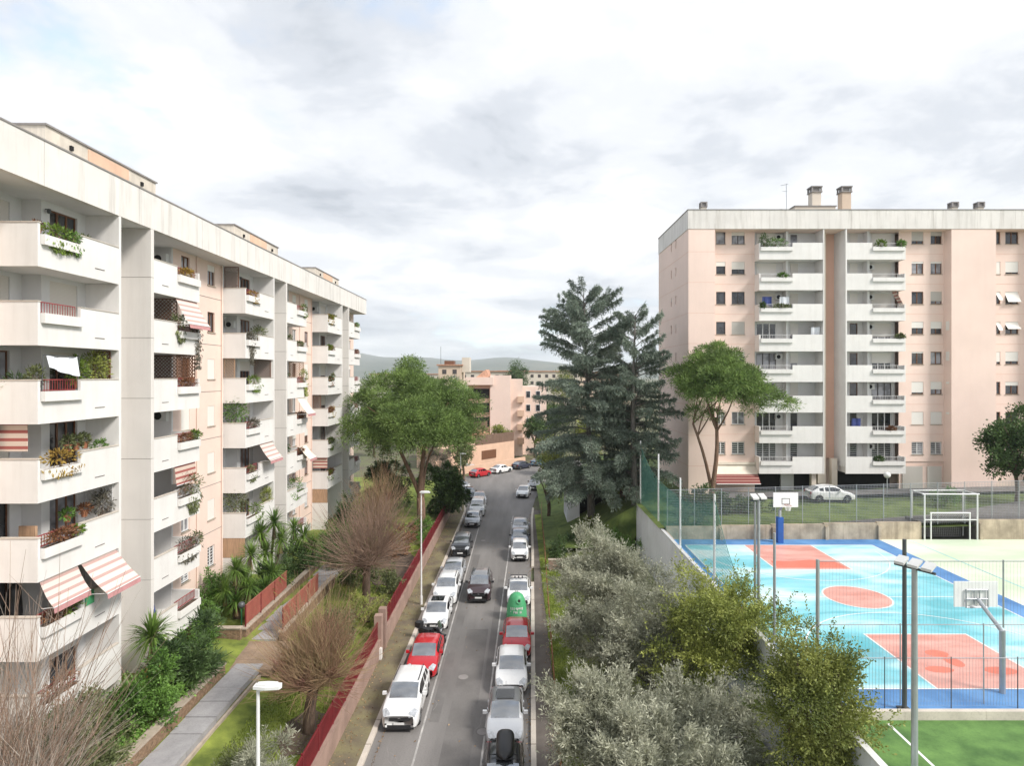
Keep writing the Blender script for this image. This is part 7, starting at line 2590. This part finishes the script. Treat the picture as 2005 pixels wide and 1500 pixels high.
leafy_tree('broadleaf_tree', 'dense dark tree at the pink tower beside the court corner', 'tree', (43.8, 54, 5.6), (43.9, 54, 10.4), (3.1, 2.8, 3.2), 'dark', 52, 0.95, 420, (0.26, 0.14), 'bark', None, 0.2, 0.4, 0.9, -0.8, 1, 0.45)

# shrubs --------------------------------------------------------------


def shrub(label, base, rad, mat, n=14, rc=0.45, per=700, leaf=(0.14, 0.07), group='garden shrubs', name='shrub', up=0.4):
    x, y, z = base
    t = thing(name, label, 'shrub', base, group=group)
    c = (x, y, z + rad[2] * 0.75)
    cs, rs = ellip_clumps(c, rad, n, rc, -0.9, 0.35)
    P, D = clump_points(cs, rs, per, 0.9, 0.3, up)
    P2, D2 = shoot_points(cs, rs, int(60 * rad[0] * rad[1] * 2), 0.2, 0.55, 0.5, 14)
    P, D = np.vstack([P, P2]), np.vstack([D, D2])
    P[:, 2] = np.maximum(P[:, 2], z + 0.02)
    leaves('foliage', P, D, leaf[0], leaf[1], lf[mat], t)
    m = MB()
    for k in range(6):
        q = cs[k % len(cs)]
        m.path(limb((x + random.uniform(-.1, .1), y + random.uniform(-.1, .1), z - 0.1), tuple(q), 0.1, 4), taper(0.035, 0.012, 5), 5)
    mk('stem', m, mt['bark'], t)
    return t


g = zg
shrub('rounded bright green shrub above the brick planter wall', (-15.25, 25.0, 2.4), (1.35, 1.9, 1.45), 'green', 34, 0.46, 1000)
shrub('dark glossy shrub behind the end of the brick planter wall', (-15.5, 28.7, 2.4), (1.35, 1.6, 1.7), 'dark', 32, 0.55, 620, (0.3, 0.05))
shrub('dull olive hedge shrub under the lowest near balcony', (-16.6, 22.4, 2.4), (1.5, 1.9, 1.5), 'dull', 26, 0.5, 700)
shrub('brownish green shrub at the near end of the planter bed', (-15.1, 20.2, 2.4), (1.5, 2.3, 1.6), 'dull', 24, 0.5, 700)
shrub('tangled dark shrub in the near corner of the garden', (-16.8, 17.6, 2.4), (1.4, 1.3, 1.6), 'laurel', 26, 0.55, 600)
shrub('ochre tinged shrub between round shrub and cream block', (-16.5, 26.6, 2.4), (0.7, 1.1, 0.8), 'flower', 14, 0.35, 600)
shrub('low brown shrub by the brown paving beside the lawn', (-11.5, 31.6, g(-11.5, 31.6)), (0.7, 0.8, 0.6), 'rust', 14, 0.3, 700)
shrub('dull green low shrub beside the brown shrub on the lawn', (-10.7, 33.2, g(-10.7, 33)), (0.8, 0.8, 0.6), 'dull', 14, 0.35, 700)
shrub('clipped round grey green bush against the red street fence', (-9.4, 44.4, g(-9.4, 44)), (0.75, 0.9, 0.85), 'dull', 18, 0.36, 900)
shrub('blue grey wispy shrub at the lower edge beside the street lamp', (-9.45, 22.0, g(-9.35, 22)), (0.95, 1.3, 1.5), 'olive', 34, 0.45, 1200, (0.2, 0.03))
shrub('second grey wispy shrub low on the lawn by the earth bed', (-10.6, 23.2, g(-10.6, 23)), (0.8, 1.0, 0.9), 'dull', 22, 0.4, 1000, (0.16, 0.03))
shrub('leafy green shrub between the two pollarded trees', (-10.8, 36.2, g(-10.8, 36)), (1.0, 1.6, 0.9), 'dull', 24, 0.42, 800)
shrub('yellowish tangle of low shoots on the lawn beyond the gate', (-9.8, 39.4, g(-9.8, 39)), (0.9, 1.8, 0.9), 'yellow', 22, 0.42, 500, (0.22, 0.03))
shrub('dark shrub beside the end of the orange red panels', (-13.9, 47.8, 2.0), (1.2, 1.5, 1.5), 'dark', 26, 0.5, 520)
shrub('tall green shrub against the fourth column behind the pollarded tree', (-15.2, 54.2, 2.2), (1.4, 1.8, 2.3), 'dark', 34, 0.6, 420)
shrub('dull green shrub under the middle pollarded tree', (-11.8, 44.6, g(-11.8, 44)), (1.1, 1.6, 1.0), 'dull', 22, 0.45, 620)
shrub('leafy yellow green clump at the lower edge of the lawn', (-11.2, 20.6, g(-11, 20)), (0.8, 1.0, 0.6), 'bright', 16, 0.36, 800)
shrub('dark shrub behind the yuccas near the red panels', (-16.6, 40.5, 2.3), (1.0, 2.0, 1.4), 'dark', 24, 0.55, 480)
shrub('dark hedge shrub at the foot of the third balcony column', (-16.2, 45.5, 2.3), (1.3, 2.4, 1.5), 'dark', 28, 0.6, 420)
shrub('mixed green hedge shrub below the fourth balcony column', (-15.4, 51.5, 2.3), (1.7, 2.6, 1.5), 'green', 28, 0.65, 380)
shrub('dull hedge shrub below the fifth balcony column', (-14.4, 57.5, 2.1), (2.2, 2.6, 1.6), 'dull', 28, 0.7, 330)
shrub('reddish brown bare hedge inside the street fence', (-10.8, 54, 1.5), (1.2, 3.4, 1.1), 'rust', 26, 0.55, 300)
shrub('green shrub by the fence under the round pine', (-9.4, 59, 1.3), (0.8, 2.0, 1.1), 'green', 18, 0.5, 420)
shrub('dark evergreen mass behind the pine trunks', (-8.4, 70, 1.2), (2.3, 2.4, 3.6), 'dark', 42, 0.95, 260, (0.26, 0.12))
shrub('dark conifer mass at the corner of the cream block under the pine', (-14.6, 69, 1.8), (2.2, 2.4, 3.8), 'dark', 42, 0.95, 260, (0.3, 0.08))
shrub('yellow green shrub at the far end of the red fence', (-9.2, 77.5, 1.1), (0.9, 1.6, 1.2), 'bright', 16, 0.55, 380)
shrub('grey leafless thicket beside the low tiled house', (-13, 98, 0), (2.2, 2.2, 3.4), 'vine', 30, 0.9, 240, (0.3, 0.05))
shrub('dark shrub on the lawn beyond the driveway gap', (3.6, 56.8, 0.3), (0.9, 1.0, 0.9), 'dark', 16, 0.42, 600)
shrub('dark shrub by the grey railing beyond the driveway gap', (5.6, 58.0, 0.6), (1.1, 1.0, 1.1), 'dark', 18, 0.45, 560)
shrub('leafy shrub below the end of the grey panel wall', (9.2, 55.0, 0.9), (1.2, 1.4, 1.2), 'green', 20, 0.5, 480)
shrub('bushy dark shrub in front of the cedar garage', (7.6, 60.6, 1.4), (1.7, 1.0, 0.9), 'laurel', 18, 0.5, 440)
shrub('red brown shrub on the bank behind the garage', (11.6, 63.5, 4.2), (1.5, 1.6, 1.3), 'rust', 22, 0.6, 300)
shrub('clipped yellow green hedge on the bank between the cedars', (10.6, 69, 4.2), (2.2, 1.0, 0.8), 'bright', 20, 0.6, 300)
shrub('dark hedge beside the mesh fence below the twin trunk pine', (14.6, 51.2, 5.4), (2.3, 0.8, 1.2), 'dark', 26, 0.5, 480, (0.16, 0.09))
shrub('ivy covered hedge behind the mesh fence corner', (18.6, 51.6, 5.4), (2.2, 0.8, 0.9), 'dark', 24, 0.5, 480, (0.16, 0.09))
shrub('small garden bush beside the globe lamp on the forecourt', (36.9, 53.2, 5.7), (1.3, 0.8, 0.8), 'green', 16, 0.45, 440)
shrub('creeper mound on top of the end wall behind the net', (13.2, 47.8, 5.35), (1.3, 0.6, 0.55), 'dull', 14, 0.35, 500)


# yuccas ---------------------------------------------------------------


def yucca(label, base, heads, blade=0.75, n=110):
    t = thing('yucca_palm', label, 'palm', base, group='yucca palms beside the cream block')
    m = MB()
    for hx, hy, hz, r in heads:
        m.path(limb(Vector(base) - Vector((0, 0, 0.2)), (hx, hy, hz), 0.06), taper(0.12, 0.08, 6), 7)
    mk('trunk', m, mt['bark'], t, smooth=True)
    Vs, Fs, rn = [], [], []
    VD, FD, rd_ = [], [], []
    for hx, hy, hz, r in heads:
        for k in range(n):
            az = random.uniform(0, 2 * math.pi)
            el = random.uniform(-0.75, 1.35)
            L = blade * r * random.uniform(0.75, 1.1)
            w = 0.055 * r
            d = Vector((math.cos(az) * math.cos(el), math.sin(az) * math.cos(el), math.sin(el)))
            sd_ = d.cross(Vector((0, 0, 1)))
            sd_ = sd_.normalized() if sd_.length > 1e-3 else Vector((1, 0, 0))
            p0 = Vector((hx, hy, hz + 0.12 * random.uniform(-1, 1)))
            p1 = p0 + d * L * 0.55
            p2 = p0 + d * L + Vector((0, 0, -0.22 * L * math.cos(el)))
            i = len(Vs)
            Vs += [tuple(p0 - sd_ * w * 0.4), tuple(p0 + sd_ * w * 0.4), tuple(p1 + sd_ * w * 0.5), tuple(p1 - sd_ * w * 0.5), tuple(p2 + sd_ * 0.004), tuple(p2 - sd_ * 0.004)]
            Fs += [(i, i + 1, i + 2, i + 3), (i + 3, i + 2, i + 4, i + 5)]
            rn += [random.random()] * 6
        for k in range(26):
            az = random.uniform(0, 2 * math.pi)
            L = blade * r * 0.8
            p0 = Vector((hx, hy, hz - 0.12))
            p1 = p0 + Vector((math.cos(az) * 0.15 * r, math.sin(az) * 0.15 * r, -L))
            sd_ = Vector((-math.sin(az), math.cos(az), 0)) * 0.03
            i = len(VD)
            VD += [tuple(p0 - sd_), tuple(p0 + sd_), tuple(p1 + sd_ * .5), tuple(p1 - sd_ * .5)]
            FD += [(i, i + 1, i + 2, i + 3)]
            rd_ += [random.random()] * 4
    mesh_np('crown', Vs, Fs, lf['yucca'], t, rn)
    mesh_np('dead_leaves', VD, FD, lf['thatch'], t, rd_)
    return t


yucca('single headed yucca in front of the first concrete fin', (-17.0, 28.4, 2.3), [(-17.0, 28.4, 4.9, 1.35)], 0.95, 230)
yucca('short yucca among shrubs below the second balcony column', (-16.4, 28.9, 2.3), [(-16.3, 28.8, 3.7, 1.0)], 0.8, 110)
yucca('many headed bright yucca on the lawn beside the garden lamp', (-16.9, 36.8, 2.3), [(-17.0, 36.8, 5.3, 1.0), (-17.5, 36.6, 4.1, 0.95), (-16.2, 36.9, 4.2, 0.95), (-16.8, 36.5, 3.5, 0.9), (-16.6, 37.2, 4.8, 0.9)], 1.0, 150)
yucca('tall yucca against the third balcony column with shaggy trunk', (-17.3, 41.8, 2.3), [(-17.6, 41.8, 6.2, 1.05), (-16.7, 41.9, 6.9, 1.1), (-17.1, 41.5, 5.0, 1.0), (-16.2, 41.8, 5.8, 0.95)], 1.1, 160)
yucca('broad yucca behind the red panels below the fourth column', (-16.2, 46.2, 2.3), [(-16.2, 46.2, 4.9, 1.1), (-15.4, 46.2, 4.2, 1.0), (-17.0, 46.4, 5.4, 1.0)], 1.15, 150)
yucca('leaning yucca with pale skirt between the lamp and the third column', (-17.6, 38.9, 2.3), [(-17.8, 38.9, 4.6, 1.0), (-17.1, 39.2, 5.5, 1.05), (-17.9, 38.6, 3.6, 0.9)], 1.1, 140)
yucca('low fan of yucca heads behind the brick wall of the yucca bed', (-16.0, 38.6, 2.3), [(-16.0, 38.6, 3.6, 0.95), (-15.9, 39.6, 4.2, 1.0)], 1.05, 140)
shrub('bushy green shrub against the pink wall below the second column', (-17.2, 33.0, 2.3), (0.9, 1.0, 0.7), 'green', 18, 0.4, 700)
shrub('leafy hedge along the foot of the pink wall by the yuccas', (-18.3, 37.2, 2.3), (0.7, 2.2, 1.3), 'green', 26, 0.5, 520)
yucca('small yucca at the lower edge of the lawn', (-11.6, 18.6, g(-11.6, 18.6)), [(-11.6, 18.6, 2.6, 0.8)], 0.7, 70)


# bare pollarded trees ---------------------------------------------------


def pollard(label, base, head, nshoot, lmin, lmax, spread, mat, r0=0.24, seed=1, up=0.5, twr=0.016, stems=1):
    rd = random.Random(seed)
    t = thing('pollarded_tree', label, 'tree', base, group='bare pollarded trees')
    m = MB()
    b, h = Vector(base), Vector(head)
    m.path(limb(b - Vector((0, 0, 0.3)), h, 0.05), taper(r0 * 1.1, r0 * 0.85, 6), 9)
    knobs = [h]
    for k in range(7):
        e = h + Vector((rd.uniform(-0.8, 0.8), rd.uniform(-0.8, 0.8), rd.uniform(-0.2, 0.7)))
        m.path(limb(h - Vector((0, 0, 0.2)), e, 0.1, 3), taper(r0 * 0.6, r0 * 0.4, 4), 7)
        knobs.append(e)
    mk('trunk', m, mt['bark'], t, smooth=True)
    m = MB()
    for k in range(nshoot):
        p = rd.choice(knobs)
        az = rd.random() * 2 * math.pi
        el = math.asin(rd.uniform(-0.28, 1.0))
        if rd.random() < up:
            el = max(el, rd.uniform(0.6, 1.4))
        L = rd.uniform(lmin, lmax) * (0.62 + 0.38 * math.sin(max(0.1, el)))
        d = Vector((math.cos(az) * math.cos(el) * spread, math.sin(az) * math.cos(el) * spread, math.sin(el)))
        crv = Vector((rd.uniform(-.12, .12), rd.uniform(-.12, .12), rd.uniform(0.0, 0.22)))
        pts = [p + d * (L * s) + crv * (L * s * s) for s in (0, 0.33, 0.66, 1.0)]
        m.path(pts, [twr * 1.25, twr, twr * 0.75, twr * 0.35], 3)
        for q in range(rd.choice([1, 2, 3])):
            s = rd.uniform(0.3, 0.8)
            o = p + d * (L * s) + crv * (L * s * s)
            dd = (d + Vector((rd.uniform(-.7, .7), rd.uniform(-.7, .7), rd.uniform(-.2, .5)))).normalized()
            l2 = L * rd.uniform(0.2, 0.45)
            m.path([o, o + dd * l2 * 0.5, o + dd * l2 + Vector((0, 0, 0.05 * l2))], [twr * 0.7, twr * 0.5, twr * 0.25], 3)
    mk('crown', m, mt[mat], t)
    return t


pollard('bare pollarded tree with fan of pale shoots in the middle of the garden', (-10.3, 41.6, g(-10.3, 41)), (-10.15, 41.2, 4.4), 640, 2.2, 5.4, 1.0, 'twig', 0.28, 4, 0.3, 0.013)
pollard('bare pollarded tree with dense reddish shoots beside the red fence', (-9.3, 27.2, g(-9.3, 27)), (-8.95, 27.0, 3.5), 1050, 1.3, 4.3, 0.95, 'twig_red', 0.26, 8, 0.32, 0.011)
pollard('bare pollarded tree with pink tinged upright shoots under the pine', (-11.9, 52.5, g(-12, 52)), (-11.8, 52.3, 4.3), 360, 2.0, 5.2, 0.8, 'twig_red', 0.24, 12, 0.6, 0.014)
pollard('bare thin branched tree in front of the lowest near balcony', (-14.9, 18.0, 2.4), (-14.8, 17.9, 3.6), 190, 3.0, 7.6, 0.7, 'twig', 0.12, 21, 0.6, 0.013)
pollard('pale twiggy bare tree at the lower edge beside the slab path', (-14.6, 16.2, 2.4), (-14.2, 16.2, 3.4), 300, 1.8, 4.6, 1.1, 'twig_pale', 0.12, 30, 0.35, 0.009)
pollard('low tangled bare shrub tree at the lower edge under the balconies', (-15.9, 20.4, 2.4), (-15.7, 20.2, 3.0), 280, 1.5, 4.2, 1.1, 'twig_pale', 0.1, 33, 0.35, 0.009)
pollard('bare grey twigged tree rising before the lowest first column balcony', (-16.6, 18.8, 2.4), (-16.5, 18.7, 3.4), 260, 2.2, 6.4, 0.8, 'twig_pale', 0.1, 41, 0.5, 0.011)

# trees behind, filling the view past the houses
random.seed(5)
FT = [(-9.0, 99.8, 6.5, 'dull', 'grey green tree by the yard fence at the bend'), (-3.5, 122.5, 7.5, 'laurel', 'garden tree behind the wooden slat fence'), (3.4, 124.5, 9.5, 'dark', 'dark garden tree beside the stair tower wings'), (-13.5, 116, 8.5, 'dull', 'tree in front of the clay tile roof'), (6.5, 104, 7, 'laurel', 'roadside tree inside the bend near the cedar'), (-30, 128, 9, 'pine', 'round green tree behind the low tiled house'), (-24, 140, 11, 'dark', 'dark tree behind the round pine and the low house'), (8, 134, 12, 'dark', 'dark tree beside the salmon tower wings'),
      (14, 118, 9, 'laurel', 'olive green tree where the road leaves under the cedar'), (20, 140, 14, 'dark', 'tall dark tree behind the twin cedars'), (11, 92, 6, 'laurel', 'leafy tree on the inner side of the bend'),
      (-34, 170, 14, 'cedar', 'blue green conifer behind the cream block'), (30, 110, 13, 'dark', 'dark tree hidden between cedar and pink tower'), (-16, 160, 17, 'cedar', 'tall cedar top above the round pine'),
      (-1, 230, 20, 'dark', 'far dark tree on the skyline above the salmon tower'), (16, 210, 19, 'laurel', 'far tree on the skyline by the cedar'), (-16, 112, 7, 'laurel', 'small tree behind the yard of the tiled house')]
for x, y, h, mm, lab in FT:
    leafy_tree('background_tree', lab, 'tree', (x, y, 0), (x, y, h * 0.62), (h * 0.27, h * 0.27, h * 0.36), mm, 24, h * 0.12, 150 if h < 15 else 80, (0.5, 0.2), group='trees beyond the bend', tr=0.25, nlimb=6)

# grass blades on the lawns


def grass(label, boxes, n, zf, hgt=0.12):
    P = []
    for x0, x1, y0, y1, w in boxes:
        k = int(n * w)
        x = rng.uniform(x0, x1, k); y = rng.uniform(y0, y1, k)
        z = np.array([zf(a, b) for a, b in zip(x, y)])
        P.append(np.stack([x, y, z - 0.02], 1))
    P = np.vstack(P)
    D = np.tile([0, 0, 1.0], (len(P), 1))
    o = leaves('grass', P, D, hgt, 0.035, lf['grass'], None, jitter=0.4)
    o['kind'] = 'stuff'
    o['label'] = label
    o['category'] = 'grass'


grass('short bright grass on the lawn between slab path and red fence', [(-12.0, -8.5, 14, 34, 0.6), (-13, -8.5, 34, 60, 0.4)], 42000, zg)
grass('short bright grass in the strip under the olive trees', [(1.9, 4.5, 16, 56, 0.7), (4.5, 10.6, 16, 60, 0.3)], 34000, zr)

# fallen leaves along the kerbs, pavements and wall feet
P = []
for fx, ex, zz, k in ((lambda y: lk(y) + 0.1, 0.10, 0.012, 900), (lambda y: rk(y) - 0.1, 0.12, 0.012, 900), (lambda y: -7.9, 0.35, 0.14, 1100), (lambda y: rk(y) + 1.0, 0.2, 0.14, 800), (lambda y: -3.2, 2.6, 0.012, 260)):
    yy = rng.uniform(14, 75, k)
    P.append(np.stack([np.array([fx(q) for q in yy]) + rng.normal(0, ex, k), yy, np.full(k, zz) + rng.uniform(0, 0.02, k)], 1))
P = np.vstack(P)
P[:, 0] = np.maximum(P[:, 0], -8.2)
low_ = (P[:, 2] < 0.1) & (P[:, 0] < -6.5)
P[low_, 0] = -6.4
hi_ = (P[:, 2] > 0.1) & (P[:, 0] > -6.95) & (P[:, 0] < 0)
P[hi_, 0] = -7.6
o = leaves('fallen_leaves', P, np.tile([1.0, 0.3, 0.05], (len(P), 1)), 0.11, 0.06, lf['thatch'], None, jitter=0.8)
o['kind'] = 'stuff'
o['label'] = 'scattered dry leaves along the kerbs and pavements'
o['category'] = 'leaves'

# haze: one closed box of thin air round the whole place
hz = MB().box(-6100, 6100, -250, 9100, -1.2, 330)
o = mk('haze', hz, bpy.data.materials.new('haze_air'))
o['kind'] = 'stuff'
hm = o.data.materials[0]
hm.use_nodes = True
hm.node_tree.nodes.clear()
ho = hm.node_tree.nodes.new('ShaderNodeOutputMaterial')
hv = hm.node_tree.nodes.new('ShaderNodeVolumePrincipled')
hv.inputs['Color'].default_value = (0.88, 0.935, 1.0, 1)
hv.inputs['Density'].default_value = 0.00013
hv.inputs['Anisotropy'].default_value = 0.2
hm.node_tree.links.new(hv.outputs[0], ho.inputs['Volume'])
